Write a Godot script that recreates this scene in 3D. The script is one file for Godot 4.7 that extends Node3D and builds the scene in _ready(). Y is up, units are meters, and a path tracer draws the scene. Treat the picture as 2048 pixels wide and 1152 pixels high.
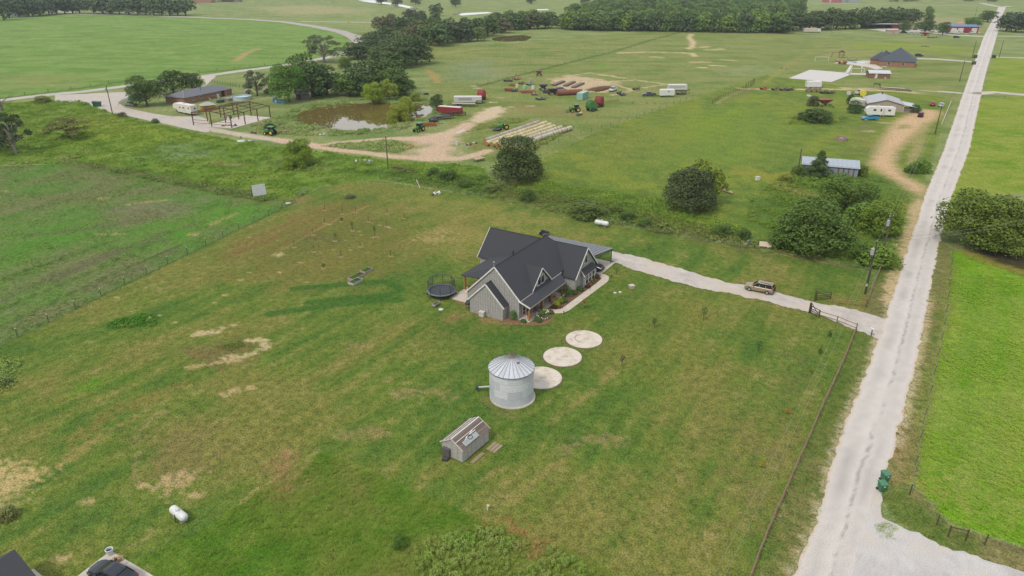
extends Node3D
# A farmstead seen from a drone at about 46 m. Metres, y up, the camera stands above the origin and looks along -z.

const GAIN := 1.6
var mats := {}
var meshes := {}
var rng := RandomNumberGenerator.new()
var tex := {}

func _ready() -> void:
	var cam := Camera3D.new()
	cam.name = "camera"
	cam.position = Vector3(0, 46, 0)
	cam.rotation_degrees = Vector3(-24.4, 0, 0)
	cam.fov = 44.73
	cam.near = 0.5
	cam.far = 9000
	add_child(cam)
	cam.current = true
	var env := Environment.new()
	env.background_mode = Environment.BG_SKY
	var sm := ProceduralSkyMaterial.new()
	sm.sky_top_color = Color(0.86, 0.88, 0.92)
	sm.sky_horizon_color = Color(0.93, 0.94, 0.95)
	sm.sky_curve = 0.2
	sm.ground_horizon_color = Color(0.6, 0.62, 0.58)
	sm.ground_bottom_color = Color(0.25, 0.28, 0.2)
	sm.sun_angle_max = 0.1
	var sky := Sky.new()
	sky.sky_material = sm
	env.sky = sky
	env.tonemap_mode = Environment.TONE_MAPPER_LINEAR
	env.tonemap_exposure = 1.52
	env.background_energy_multiplier = 0.85
	env.sdfgi_enabled = true
	env.ssao_enabled = true
	env.ssil_enabled = true
	env.fog_enabled = true
	env.fog_density = 0.00009
	env.fog_light_color = Color(0.86, 0.89, 0.92)
	var we := WorldEnvironment.new()
	we.name = "environment"
	we.environment = env
	add_child(we)
	var sun := DirectionalLight3D.new()
	sun.name = "sun"
	sun.light_color = Color(1.0, 0.97, 0.92)
	sun.light_energy = 0.55
	sun.light_angular_distance = 11.0
	sun.shadow_enabled = true
	sun.rotation_degrees = Vector3(-52, -38, 0)
	add_child(sun)
	rng.seed = 7
	make_textures()
	build_ground()
	build_roads()
	build_farmhouse()
	build_homestead()
	build_fences()
	build_poles()
	build_left_neighbour()
	build_machinery_yard()
	build_right_neighbours()
	build_far_buildings()
	build_trees()
	build_small_plants()
	build_weeds()

# ---------- shapes ----------
class Sh:
	var V := PackedVector3Array()
	var N := PackedVector3Array()
	var C := PackedColorArray()
	var color := Color(1, 1, 1)
	var colored := false
	func tri(a: Vector3, b: Vector3, c: Vector3, out := Vector3.ZERO) -> void:
		var n := (c - a).cross(b - a)
		if n.length_squared() < 1e-14:
			return
		if out != Vector3.ZERO and n.dot(out) < 0:
			var t := b; b = c; c = t
			n = -n
		n = n.normalized()
		V.append(a); V.append(b); V.append(c)
		for k in 3: N.append(n)
		if colored:
			for k in 3: C.append(color)
	func trin(a: Vector3, b: Vector3, c: Vector3, na: Vector3, nb: Vector3, nc: Vector3) -> void:
		var n := (c - a).cross(b - a)
		if n.length_squared() < 1e-14:
			return
		if n.dot(na + nb + nc) < 0:
			var t := b; b = c; c = t
			t = nb; nb = nc; nc = t
		V.append(a); V.append(b); V.append(c)
		N.append(na); N.append(nb); N.append(nc)
		if colored:
			for k in 3: C.append(color)
	func quad(a: Vector3, b: Vector3, c: Vector3, d: Vector3, out := Vector3.ZERO) -> void:
		tri(a, b, c, out); tri(a, c, d, out)
	func boxt(t: Transform3D, s: Vector3) -> Sh:
		var h := s * 0.5
		var p := []
		for x in [-1, 1]:
			for y in [-1, 1]:
				for z in [-1, 1]:
					p.append(t * Vector3(x * h.x, y * h.y, z * h.z))
		var o := t.origin
		for f in [[0, 1, 3, 2], [4, 5, 7, 6], [0, 1, 5, 4], [2, 3, 7, 6], [0, 2, 6, 4], [1, 3, 7, 5]]:
			quad(p[f[0]], p[f[1]], p[f[2]], p[f[3]], (p[f[0]] + p[f[2]]) * 0.5 - o)
		return self
	func box(c: Vector3, s: Vector3, yaw := 0.0) -> Sh:
		return boxt(Transform3D(Basis(Vector3.UP, yaw), c), s)
	func slab(x0: float, x1: float, y0: float, y1: float, z0: float, z1: float) -> Sh:
		return box(Vector3((x0 + x1) / 2, (y0 + y1) / 2, (z0 + z1) / 2), Vector3(absf(x1 - x0), absf(y1 - y0), absf(z1 - z0)))
	func bar(p: Vector3, q: Vector3, w := 0.1, h := 0.1) -> Sh:
		var d := q - p
		var l := d.length()
		if l < 1e-4: return self
		var x := d / l
		var up := Vector3.UP if absf(x.y) < 0.95 else Vector3.RIGHT
		var z := x.cross(up).normalized()
		return boxt(Transform3D(Basis(x, z.cross(x), z), (p + q) / 2), Vector3(l, h, w))
	func cyl(p: Vector3, q: Vector3, r0: float, r1 := -1.0, seg := 10, caps := true) -> Sh:
		if r1 < 0: r1 = r0
		var x := (q - p).normalized()
		var up := Vector3.UP if absf(x.y) < 0.95 else Vector3.RIGHT
		var e := x.cross(up).normalized()
		var f := x.cross(e)
		for k in seg:
			var a0 := TAU * k / seg
			var a1 := TAU * (k + 1) / seg
			var d0 := e * cos(a0) + f * sin(a0)
			var d1 := e * cos(a1) + f * sin(a1)
			trin(p + d0 * r0, p + d1 * r0, q + d1 * r1, d0, d1, d1)
			trin(p + d0 * r0, q + d1 * r1, q + d0 * r1, d0, d1, d0)
			if caps:
				tri(p, p + d0 * r0, p + d1 * r0, -x)
				tri(q, q + d0 * r1, q + d1 * r1, x)
		return self
	func ball(c: Vector3, r: Vector3, seg := 10, rings := 6) -> Sh:
		for j in rings:
			for k in seg:
				var q := []
				for o in [[0, 0], [0, 1], [1, 1], [1, 0]]:
					var t: float = PI * (j + o[0]) / rings
					var a: float = TAU * (k + o[1]) / seg
					q.append(Vector3(sin(t) * cos(a), cos(t), sin(t) * sin(a)))
				trin(c + q[0] * r, c + q[1] * r, c + q[2] * r, q[0], q[1], q[2])
				trin(c + q[0] * r, c + q[2] * r, c + q[3] * r, q[0], q[2], q[3])
		return self
	func extrude(poly: Array, t: Transform3D, depth: float) -> Sh:
		# poly: flat [x, y, ...] in the local xy plane, drawn from z = -depth/2 to depth/2
		var pp := PackedVector2Array()
		for k in range(0, poly.size(), 2): pp.append(Vector2(poly[k], poly[k + 1]))
		var idx := Geometry2D.triangulate_polygon(pp)
		var zf := t.basis.z * depth * 0.5
		var P := []
		var mid := Vector3.ZERO
		for p in pp:
			P.append(t * Vector3(p.x, p.y, 0))
		for k in range(0, idx.size(), 3):
			tri(P[idx[k]] + zf, P[idx[k + 1]] + zf, P[idx[k + 2]] + zf, zf)
			tri(P[idx[k]] - zf, P[idx[k + 1]] - zf, P[idx[k + 2]] - zf, -zf)
		var cw := Geometry2D.is_polygon_clockwise(pp)
		for k in pp.size():
			var a := pp[k]
			var b := pp[(k + 1) % pp.size()]
			var n2 := Vector2(b.y - a.y, a.x - b.x)
			if cw: n2 = -n2
			var n3 := t.basis * Vector3(n2.x, n2.y, 0)
			quad(P[k] + zf, P[(k + 1) % pp.size()] + zf, P[(k + 1) % pp.size()] - zf, P[k] - zf, n3)
		return self
	func loft(rings: Array, caps := true) -> Sh:
		# rings of equal length round a common axis, smooth round the ring is not wanted: flat faces
		for j in rings.size() - 1:
			var A: Array = rings[j]
			var B: Array = rings[j + 1]
			var ca := Vector3.ZERO
			for p in A: ca += p
			for p in B: ca += p
			ca /= A.size() * 2
			for k in A.size():
				var k1: int = (k + 1) % A.size()
				quad(A[k], A[k1], B[k1], B[k], (A[k] + A[k1] + B[k] + B[k1]) / 4 - ca)
		if caps:
			for e in [0, rings.size() - 1]:
				var R: Array = rings[e]
				var o: Array = rings[1 if e == 0 else rings.size() - 2]
				var m := Vector3.ZERO
				var m2 := Vector3.ZERO
				for p in R: m += p
				for p in o: m2 += p
				m /= R.size(); m2 /= o.size()
				for k in R.size():
					tri(m, R[k], R[(k + 1) % R.size()], m - m2)
		return self
	func lathe(prof: Array, c: Vector3, seg := 20) -> Sh:
		# prof: [r, y, r, y ...]
		for j in range(0, prof.size() - 2, 2):
			var r0: float = prof[j]; var y0: float = prof[j + 1]; var r1: float = prof[j + 2]; var y1: float = prof[j + 3]
			var s := Vector2(y1 - y0, r0 - r1)
			if s.length() < 1e-6: continue
			s = s.normalized()
			for k in seg:
				var a0 := TAU * k / seg
				var a1 := TAU * (k + 1) / seg
				var d0 := Vector3(cos(a0), 0, sin(a0))
				var d1 := Vector3(cos(a1), 0, sin(a1))
				var n0 := d0 * s.x + Vector3.UP * s.y
				var n1 := d1 * s.x + Vector3.UP * s.y
				trin(c + d0 * r0 + Vector3.UP * y0, c + d1 * r0 + Vector3.UP * y0, c + d1 * r1 + Vector3.UP * y1, n0, n1, n1)
				trin(c + d0 * r0 + Vector3.UP * y0, c + d1 * r1 + Vector3.UP * y1, c + d0 * r1 + Vector3.UP * y1, n0, n1, n0)
		return self
	func mesh() -> ArrayMesh:
		var a := []
		a.resize(Mesh.ARRAY_MAX)
		a[Mesh.ARRAY_VERTEX] = V
		a[Mesh.ARRAY_NORMAL] = N
		if colored: a[Mesh.ARRAY_COLOR] = C
		var m := ArrayMesh.new()
		m.add_surface_from_arrays(Mesh.PRIMITIVE_TRIANGLES, a)
		return m

# ---------- scene helpers ----------
var taken := {}
func numbered(called: String) -> String:
	var n: int = taken.get(called, 0)
	taken[called] = n + 1
	return called if n == 0 else "%s_%03d" % [called, n]

func obj(called: String, s, m: Material, parent: Node = self) -> MeshInstance3D:
	var o := MeshInstance3D.new()
	o.name = numbered(called) if parent == self else called
	o.mesh = s.mesh() if s is Sh else s
	o.material_override = m
	parent.add_child(o, true)
	return o

func tag(o: Node, label: String, category: String, group := "") -> Node:
	o.set_meta("label", label)
	o.set_meta("category", category)
	if group != "": o.set_meta("group", group)
	return o

func thing(called: String, label: String, category: String, at := Vector2.ZERO, turn := 0.0, group := "", y := 0.0) -> Node3D:
	var o := Node3D.new()
	o.name = numbered(called)
	add_child(o)
	o.position = Vector3(at.x, y, at.y)
	o.rotation.y = turn
	tag(o, label, category, group)
	return o

func structure(o: Node) -> Node:
	o.set_meta("kind", "structure")
	return o

# colour as the photograph shows it under this light -> base colour
func base(hex: String, k := 1.0) -> Color:
	var c := Color(hex).srgb_to_linear()
	return Color(c.r / GAIN * k, c.g / GAIN * k, c.b / GAIN * k)

func mc(hex: String, rough := 0.75, metal := 0.0, surface := "grime") -> StandardMaterial3D:
	var key := "%s|%.2f|%.2f|%s" % [hex, rough, metal, surface]
	if mats.has(key): return mats[key]
	var m := StandardMaterial3D.new()
	var c := base(hex)
	m.resource_name = "paint_" + hex
	if surface != "" and tex.has(surface):
		m.albedo_texture = tex[surface]
		m.uv1_triplanar = true
		var s: float = {"grime": 0.35, "shingle": 0.25, "concrete": 0.12, "pad": 0.07, "wood": 0.6, "brick": 0.3, "galvanised": 0.45, "straw": 0.5}.get(surface, 0.4)
		m.uv1_scale = Vector3(s, s, s)
		c = Color(minf(c.r / 0.8, 1.0), minf(c.g / 0.8, 1.0), minf(c.b / 0.8, 1.0))
	m.albedo_color = c.linear_to_srgb()
	m.roughness = rough
	m.metallic = metal
	mats[key] = m
	return m

func noise_tex(freq: float, stops: Array, seed_: int, size := 512, kind := FastNoiseLite.TYPE_SIMPLEX_SMOOTH, octaves := 5, gain := 0.55) -> NoiseTexture2D:
	var n := FastNoiseLite.new()
	n.noise_type = kind
	n.frequency = freq
	n.seed = seed_
	n.fractal_octaves = octaves
	n.fractal_gain = gain
	var t := NoiseTexture2D.new()
	t.width = size
	t.height = size
	t.seamless = true
	t.noise = n
	var g := Gradient.new()
	var off := PackedFloat32Array()
	var col := PackedColorArray()
	for s in stops:
		off.append(s[0]); col.append(Color(s[1]))
	g.offsets = off
	g.colors = col
	t.color_ramp = g
	return t

func make_textures() -> void:
	tex.grime = noise_tex(0.012, [[0.0, "cfcac2"], [0.35, "e2e0dc"], [0.6, "ececea"], [1.0, "f6f6f4"]], 3)
	tex.shingle = noise_tex(0.06, [[0.0, "96949a"], [0.4, "d0ced2"], [0.6, "eceaec"], [1.0, "ffffff"]], 4, 1024, FastNoiseLite.TYPE_SIMPLEX, 5, 0.85)
	tex.pad = noise_tex(0.008, [[0.0, "b8a898"], [0.3, "d8d0c6"], [0.5, "e6e2dc"], [1.0, "f4f2ee"]], 15, 1024, FastNoiseLite.TYPE_SIMPLEX, 7, 0.7)
	tex.concrete = noise_tex(0.006, [[0.0, "d6d0ca"], [0.4, "e2deda"], [0.6, "e8e4e0"], [1.0, "f0eeea"]], 5, 1024, FastNoiseLite.TYPE_SIMPLEX_SMOOTH, 6, 0.6)
	tex.wood = noise_tex(0.02, [[0.0, "b8b0a8"], [0.5, "e4e0dc"], [1.0, "f8f4f0"]], 6)
	tex.brick = noise_tex(0.2, [[0.0, "b09c90"], [0.45, "e0d8d0"], [0.55, "f0e8e4"], [1.0, "ffffff"]], 8, 512, FastNoiseLite.TYPE_CELLULAR, 1)
	tex.galvanised = noise_tex(0.03, [[0.0, "b8bcc0"], [0.4, "dcdee0"], [0.6, "eaecec"], [1.0, "ffffff"]], 9, 512, FastNoiseLite.TYPE_CELLULAR, 3)
	tex.straw = noise_tex(0.08, [[0.0, "a89c84"], [0.5, "e0dccc"], [1.0, "fffcf0"]], 10, 512, FastNoiseLite.TYPE_SIMPLEX, 3)
	tex.ground_a = noise_tex(0.02, [[0.0, "7c7c74"], [0.3, "b2b2aa"], [0.45, "d2d2ce"], [0.6, "e8e8e4"], [1.0, "ffffff"]], 11, 2048, FastNoiseLite.TYPE_SIMPLEX, 7, 0.75)
	tex.ground_b = noise_tex(0.03, [[0.0, "a4aca0"], [0.35, "ccd2ca"], [0.5, "dededa"], [0.65, "e6e2dc"], [1.0, "f6f2ec"]], 12, 1024, FastNoiseLite.TYPE_SIMPLEX, 6, 0.7)
	tex.ground_h = noise_tex(0.05, [[0.0, "000000"], [1.0, "ffffff"]], 13, 1024, FastNoiseLite.TYPE_SIMPLEX, 5, 0.7)
	tex.gravel = noise_tex(0.05, [[0.0, "989490"], [0.35, "d2cecb"], [0.55, "ebe9e6"], [1.0, "ffffff"]], 14, 1024, FastNoiseLite.TYPE_SIMPLEX, 5, 0.8)

func glass() -> StandardMaterial3D:
	return mc("2a3036", 0.12, 0.0, "")

# ---------- ground ----------
var xs := PackedFloat32Array()
var zs := PackedFloat32Array()
var gr := PackedFloat32Array()
var gg := PackedFloat32Array()
var gb := PackedFloat32Array()
var zone := PackedByteArray()
var n1 := FastNoiseLite.new()
var n2 := FastNoiseLite.new()
var n3 := FastNoiseLite.new()
var pond_poly := PackedVector2Array()
var pond_far := PackedVector2Array()

func steps(parts: Array) -> PackedFloat32Array:
	# [start, [end, step], ...]
	var out := PackedFloat32Array([parts[0]])
	var v: float = parts[0]
	for k in range(1, parts.size()):
		var e: float = parts[k][0]
		var st: float = parts[k][1]
		while v < e - st * 0.5:
			v += st
			out.append(v)
	return out

func poly2(flat: Array) -> PackedVector2Array:
	var p := PackedVector2Array()
	for k in range(0, flat.size(), 2): p.append(Vector2(flat[k], flat[k + 1]))
	return p

func rows_of(lo: float, hi: float, a: PackedFloat32Array) -> Vector2i:
	return Vector2i(a.bsearch(lo), mini(a.bsearch(hi), a.size() - 1))

func set_zone(id: int, flat: Array, jitter := 0.6) -> void:
	var p := poly2(flat)
	var lo := p[0]
	var hi := p[0]
	for q in p:
		lo = lo.min(q); hi = hi.max(q)
	var rz := rows_of(lo.y, hi.y, zs)
	var w := xs.size()
	for j in range(rz.x, rz.y + 1):
		var z := zs[j]
		var cuts := []
		for k in p.size():
			var a := p[k]
			var b := p[(k + 1) % p.size()]
			if (a.y > z) != (b.y > z):
				cuts.append(a.x + (z - a.y) / (b.y - a.y) * (b.x - a.x))
		cuts.sort()
		for c in range(0, cuts.size() - 1, 2):
			var x0: float = cuts[c] + n2.get_noise_2d(z * 3.0, 7.0 * c) * jitter
			var x1: float = cuts[c + 1] + n2.get_noise_2d(z * 3.0, 7.0 * c + 50.0) * jitter
			var r := rows_of(x0, x1, xs)
			for i in range(r.x, r.y + (1 if x1 >= xs[xs.size() - 1] else 0)):
				zone[j * w + i] = id

func blend(k: int, c: Color, f: float) -> void:
	gr[k] = lerpf(gr[k], c.r, f)
	gg[k] = lerpf(gg[k], c.g, f)
	gb[k] = lerpf(gb[k], c.b, f)

func stroke(width: float, hex: String, strength: float, rough: float, flat: Array) -> void:
	var p := poly2(flat)
	var c := base(hex, 1.0)
	var lo := p[0]
	var hi := p[0]
	for q in p:
		lo = lo.min(q); hi = hi.max(q)
	var m := width * 1.3
	var rx := rows_of(lo.x - m, hi.x + m, xs)
	var rz := rows_of(lo.y - m, hi.y + m, zs)
	var w := xs.size()
	for j in range(rz.x, rz.y + 1):
		for i in range(rx.x, rx.y + 1):
			var q := Vector2(xs[i], zs[j])
			var d := 1e9
			for k in p.size() - 1:
				var s := Geometry2D.get_closest_point_to_segment(q, p[k], p[k + 1])
				d = minf(d, s.distance_squared_to(q))
			d = sqrt(d)
			if d > m: continue
			var f := 1.0 - d / m
			f = f * (2.7 - rough * 1.0) + rough * (n3.get_noise_2d(q.x * 1.4, q.y * 1.4) * (1.9 if q.y > -130.0 else 0.5) + n2.get_noise_2d(q.x, q.y) * 1.1) - rough * 0.3
			if f > 0.0: blend(j * w + i, c, clampf(f, 0.0, 1.0) * strength)

func patch(feather: float, hex: String, strength: float, rough: float, flat: Array) -> void:
	var p := poly2(flat)
	var c := base(hex, 1.0)
	var lo := p[0]
	var hi := p[0]
	for q in p:
		lo = lo.min(q); hi = hi.max(q)
	var rx := rows_of(lo.x - feather, hi.x + feather, xs)
	var rz := rows_of(lo.y - feather, hi.y + feather, zs)
	var w := xs.size()
	for j in range(rz.x, rz.y + 1):
		for i in range(rx.x, rx.y + 1):
			var q := Vector2(xs[i], zs[j])
			var inside := Geometry2D.is_point_in_polygon(q, p)
			var d := 1e9
			for k in p.size():
				var s := Geometry2D.get_closest_point_to_segment(q, p[k], p[(k + 1) % p.size()])
				d = minf(d, s.distance_squared_to(q))
			d = sqrt(d) * (1.0 if inside else -1.0)
			if d < -feather: continue
			var f := minf(0.5 + 0.9 * d / feather, 1.7)
			f = f * (1.0 - rough * 0.25) + rough * (n3.get_noise_2d(q.x * 1.4, q.y * 1.4) * (2.0 if q.y > -130.0 else 0.5) + n2.get_noise_2d(q.x + 40.0, q.y) * 1.3)
			if f > 0.0: blend(j * w + i, c, clampf(f, 0.0, 1.0) * strength)

func spots(hex: String, strength: float, flat: Array, size: float) -> void:
	for k in range(0, flat.size(), 2):
		stroke(size, hex, strength, 0.8, [flat[k] - size * 0.6, flat[k + 1], flat[k] + size * 0.6, flat[k + 1] + 0.1])

func dist_poly(q: Vector2, p: PackedVector2Array) -> float:
	var d := 1e9
	for k in p.size():
		d = minf(d, Geometry2D.get_closest_point_to_segment(q, p[k], p[(k + 1) % p.size()]).distance_to(q))
	return d * (1.0 if Geometry2D.is_point_in_polygon(q, p) else -1.0)

func ground_y(x: float, z: float) -> float:
	var y := 0.0
	for p in [pond_poly, pond_far]:
		var b := Rect2(p[0], Vector2.ZERO)
		for q in p: b = b.expand(q)
		if not b.grow(8.0).has_point(Vector2(x, z)): continue
		var d := dist_poly(Vector2(x, z), p)
		if d > 0.0: y = -0.3 - minf(d, 4.0) * 0.3
		elif d > -2.5: y = lerpf(-0.3, 0.15, -d / 2.5)
		elif d > -8.0: y = lerpf(0.15, 0.0, (-d - 2.5) / 5.5)
	return y

func build_ground() -> void:
	n1.seed = 21; n1.frequency = 1.0 / 26.0; n1.fractal_octaves = 3
	n2.seed = 22; n2.frequency = 1.0 / 6.0; n2.fractal_octaves = 3
	n3.seed = 23; n3.frequency = 1.0 / 1.7; n3.fractal_octaves = 3; n3.fractal_gain = 0.65
	pond_poly = poly2([-74.7, -245, -74.4, -255.4, -71, -263.5, -63.2, -269.9, -50.3, -272.1, -42.7, -272.1, -33.9, -269.9, -29.8, -263.5, -28.9, -253.5, -32.1, -240.5, -37, -232.8, -40.9, -226.4, -45.1, -223.3, -51.6, -224, -58.4, -225.6, -64.4, -230.4, -70.9, -236.2])
	pond_far = poly2([-14.6, -554, -5.4, -571.6, 8.2, -580.8, 14.5, -567.1, 9.4, -533.5, -5, -525.7, -12.3, -533.5])
	xs = steps([-4000.0, [-1000.0, 250.0], [-440.0, 9.0], [-150.0, 2.6], [-64.0, 0.9], [64.0, 0.34], [150.0, 0.9], [440.0, 2.6], [1000.0, 9.0], [4000.0, 250.0]])
	zs = steps([-6000.0, [-1500.0, 250.0], [-760.0, 8.0], [-420.0, 4.0], [-270.0, 1.6], [-140.0, 0.8], [-112.0, 0.5], [-32.0, 0.34], [0.0, 3.0], [300.0, 30.0]])
	var w := xs.size()
	var h := zs.size()
	zone.resize(w * h)
	gr.resize(w * h); gg.resize(w * h); gb.resize(w * h)
	# zones: 0 far pasture, 1 far-left field, 2 lawn, 3 crop field, 4 weedy field, 5 near pasture, 6 upper pasture, 7 bright hay field, 8 far hay field, 9 verge, 10 unmown, 11 rough fence strip
	set_zone(1, [-1191.8, -1041.9, -490, -851, -320.9, -795.9, -227.4, -732.5, -168.6, -654, -123, -562.7, -106.1, -467.3, -118.3, -408, -145.9, -350.6, -161.1, -321.1, -199.7, -278.9, -249.5, -201.6], 1.0)
	set_zone(6, [-54.8, -493.2, -8.1, -500, 132, -642.4, 213.1, -590.2, 245.5, -537.5, 335.2, -518.1, 208.9, -333.6, 131.4, -215.1, 122.3, -350.6, 26.1, -221, 4.7, -178.7, -8.5, -182.9, -20.3, -230.4, -34.7, -303.9], 1.5)
	set_zone(5, [4.7, -178.7, 26.9, -221, 49.1, -252.5, 122.3, -350.6, 145.9, -310.9, 174.2, -284.8, 89.8, -148.3, 65.4, -108.8, 41.9, -120.6, 17.8, -134.7, -2.7, -150.1], 1.0)
	set_zone(4, [-225.6, -262.5, -195.1, -272.1, -168.5, -278.9, -143, -252.5, -115.1, -230.4, -92.2, -213.7, -66.4, -199.1, -29.7, -182.9, -7.6, -177.7, -2.7, -150.1, -32, -165.3, -45, -159.3, -47.5, -147.6, -53.3, -148.3, -114.4, -180.3, -132.9, -178.7, -171.9, -178.7], 1.0)
	set_zone(3, [-184.9, -178.7, -132.3, -177.7, -114.4, -180.3, -53, -147.6, -47.6, -146.8, -60.7, -108.1, -69.1, -82.8, -75.8, -61], 0.5)
	set_zone(2, [-78.2, -53.2, -68.9, -82.5, -60.5, -107.7, -47.3, -146.8, -44.8, -158.4, -38.7, -162.7, -31.7, -163.5, -19, -156.8, -2.6, -148.3, 17.6, -133.2, 41.6, -119.3, 60.3, -107.7, 58.8, -104.6, 52.1, -90.2, 48.7, -87.9, 20.1, -43.3, 15.5, -36.3, -71.5, -36.3], 0.6)
	set_zone(10, [-20.3, -59.8, -13.2, -56.1, -5.8, -51.6, 0.7, -47.8, 4.2, -46.7, 8.6, -43.3, 9.5, -36.3, -34.3, -36.3, -31.3, -45.6, -27.5, -49.1, -25.2, -53.2], 0.5)
	set_zone(9, [48.7, -87.9, 62.1, -108.8, 64.5, -107.7, 45, -75.7, 34.5, -60.1, 24, -43.3, 19.9, -36.3, 14.7, -36.3, 20.1, -43.3], 0.3)
	set_zone(9, [64.7, -98.8, 80.2, -123.2, 79.6, -118, 64.4, -93.5, 46.9, -66.5, 39.3, -54.6, 36.1, -53.5, 41.2, -61.8, 50.9, -76.3], 0.4)
	set_zone(9, [35.4, -53.2, 39.4, -54.2, 39.9, -49.1, 44.8, -46.4, 53.3, -43.4, 49.6, -38.9, 42.7, -43.3, 38.2, -46.1, 35.2, -49.8], 0.3)
	set_zone(7, [79.6, -118, 83.8, -113.2, 107.6, -108.8, 113.1, -97, 59.2, -40.8, 44.8, -46.4, 40.1, -49.5, 39.7, -55, 47.2, -66.5, 64.8, -93.5], 0.8)
	set_zone(8, [181.7, -282.4, 206, -288.4, 319.6, -290.9, 173.4, -148.3, 116.5, -154, 94.7, -148.3, 124.6, -195.4], 0.8)
	set_zone(8, [280.3, -425.2, 292.1, -417.7, 421, -389.8, 333, -303.9, 211.1, -296, 194, -296], 0.8)
	var pal := {
		0: ["8f9f63", "9da56e", "7d9354", "a8a878"], 1: ["80a34f", "8da65c", "77994a", "96a870"], 2: ["768a3c", "8b8b4a", "608038", "9c9062"],
		3: ["728d4a", "7f8757", "668f40", "848068"], 4: ["789837", "869d45", "668733", "8a8f58"], 5: ["7c913f", "8b9a3d", "6f873b", "918c52"],
		6: ["8b9a57", "989c60", "7c9048", "a69a6a"], 7: ["84b02c", "78a924", "9cb544", "9cac5c"], 8: ["93a63c", "9aa84a", "7c9f33", "a6aa58"],
		9: ["788544", "8a8558", "667f38", "9c9068"], 10: ["6c8c32", "7a8840", "588228", "8a8050"], 11: ["627b37", "737d45", "587432", "80784e"]}
	var pals := []
	for k in 12:
		var row := []
		for hx in pal[k]: row.append(base(hx))
		pals.append(row)
	var dir := (Vector2(90.34, -148.28) - Vector2(23.52, -43.25)).normalized()
	var nor := Vector2(-dir.y, dir.x)
	var fdir := (Vector2(-47.34, -146.82) - Vector2(-69.05, -82.8)).normalized()
	var fnor := Vector2(-fdir.y, fdir.x)
	for j in h:
		for i in w:
			var k := j * w + i
			var x := xs[i]
			var z := zs[j]
			var id := zone[k]
			var P: Array = pals[id]
			var a := n1.get_noise_2d(x, z)
			var b := n2.get_noise_2d(x, z)
			var c := n3.get_noise_2d(x, z)
			if id == 2 or id == 9 or id == 7:
				var q := Vector2(x, z)
				b = b * 0.5 + 0.75 * n2.get_noise_2d(q.dot(dir) * 0.16, q.dot(nor) * 1.9)
			elif id == 3:
				var q := Vector2(x, z)
				b = b * 0.45 + 0.85 * n2.get_noise_2d(q.dot(fdir) * 0.13, q.dot(fnor) * 1.5)
			elif id == 1 or id == 0 or id == 6:
				b = b * 0.3 + 0.9 * n1.get_noise_2d(x * 0.5, z * 1.6)
			var col: Color = P[0]
			col = col.lerp(P[1], clampf(a * 1.5 + b * 0.8 + 0.25, 0.0, 1.0))
			col = col.lerp(P[2], clampf(-a * 1.1 - b * 1.3 + c * 0.25, 0.0, 1.0))
			col = col.lerp(P[3], clampf(b * 1.1 + c * 1.3 - 0.5, 0.0, 0.7))
			var l := 1.0 + c * 0.26 + b * 0.1
			if id == 2: l += 0.05 * sin(Vector2(x, z).dot(nor) * 4.4 + a * 3.0) * clampf(0.6 + a * 2.0, 0.0, 1.0)
			gr[k] = col.r * l; gg[k] = col.g * l; gb[k] = col.b * l
	paint_ground()
	var V := PackedVector3Array()
	var N := PackedVector3Array()
	var C := PackedColorArray()
	V.resize(w * h); N.resize(w * h); C.resize(w * h)
	var pz := Vector2(-330, -190)
	for j in h:
		for i in w:
			var k := j * w + i
			var y := 0.0
			if zs[j] < -180 and zs[j] > -620 and xs[i] < 40 and xs[i] > -120:
				y = ground_y(xs[i], zs[j])
			V[k] = Vector3(xs[i], y, zs[j])
			N[k] = Vector3.UP
			C[k] = Color(pow(minf(gr[k] * 1.98, 1.0), 0.4545), pow(minf(gg[k] * 1.98, 1.0), 0.4545), pow(minf(gb[k] * 1.98, 1.0), 0.4545))
	var I := PackedInt32Array()
	I.resize((w - 1) * (h - 1) * 6)
	var t := 0
	for j in h - 1:
		for i in w - 1:
			var k := j * w + i
			# seen from above clockwise
			I[t] = k; I[t + 1] = k + 1; I[t + 2] = k + w + 1
			I[t + 3] = k; I[t + 4] = k + w + 1; I[t + 5] = k + w
			t += 6
	var arr := []
	arr.resize(Mesh.ARRAY_MAX)
	arr[Mesh.ARRAY_VERTEX] = V
	arr[Mesh.ARRAY_NORMAL] = N
	arr[Mesh.ARRAY_COLOR] = C
	arr[Mesh.ARRAY_INDEX] = I
	var am := ArrayMesh.new()
	am.add_surface_from_arrays(Mesh.PRIMITIVE_TRIANGLES, arr)
	var m := StandardMaterial3D.new()
	m.resource_name = "pasture"
	m.vertex_color_use_as_albedo = true
	m.vertex_color_is_srgb = true
	m.albedo_texture = tex.ground_a
	m.uv1_triplanar = true
	m.uv1_world_triplanar = true
	m.uv1_scale = Vector3.ONE / 13.0
	m.detail_enabled = true
	m.detail_albedo = tex.ground_b
	m.detail_blend_mode = BaseMaterial3D.BLEND_MODE_MUL
	m.detail_uv_layer = BaseMaterial3D.DETAIL_UV_2
	m.uv2_triplanar = true
	m.uv2_world_triplanar = true
	m.uv2_scale = Vector3.ONE / 37.0
	m.heightmap_enabled = true
	m.heightmap_texture = tex.ground_h
	m.heightmap_scale = 9.0
	m.roughness = 0.95
	m.metallic_specular = 0.2
	structure(obj("ground", am, m))
	# water
	var wm := StandardMaterial3D.new()
	wm.resource_name = "pond_water"
	wm.albedo_color = Color("62562f")
	wm.roughness = 0.02
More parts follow.
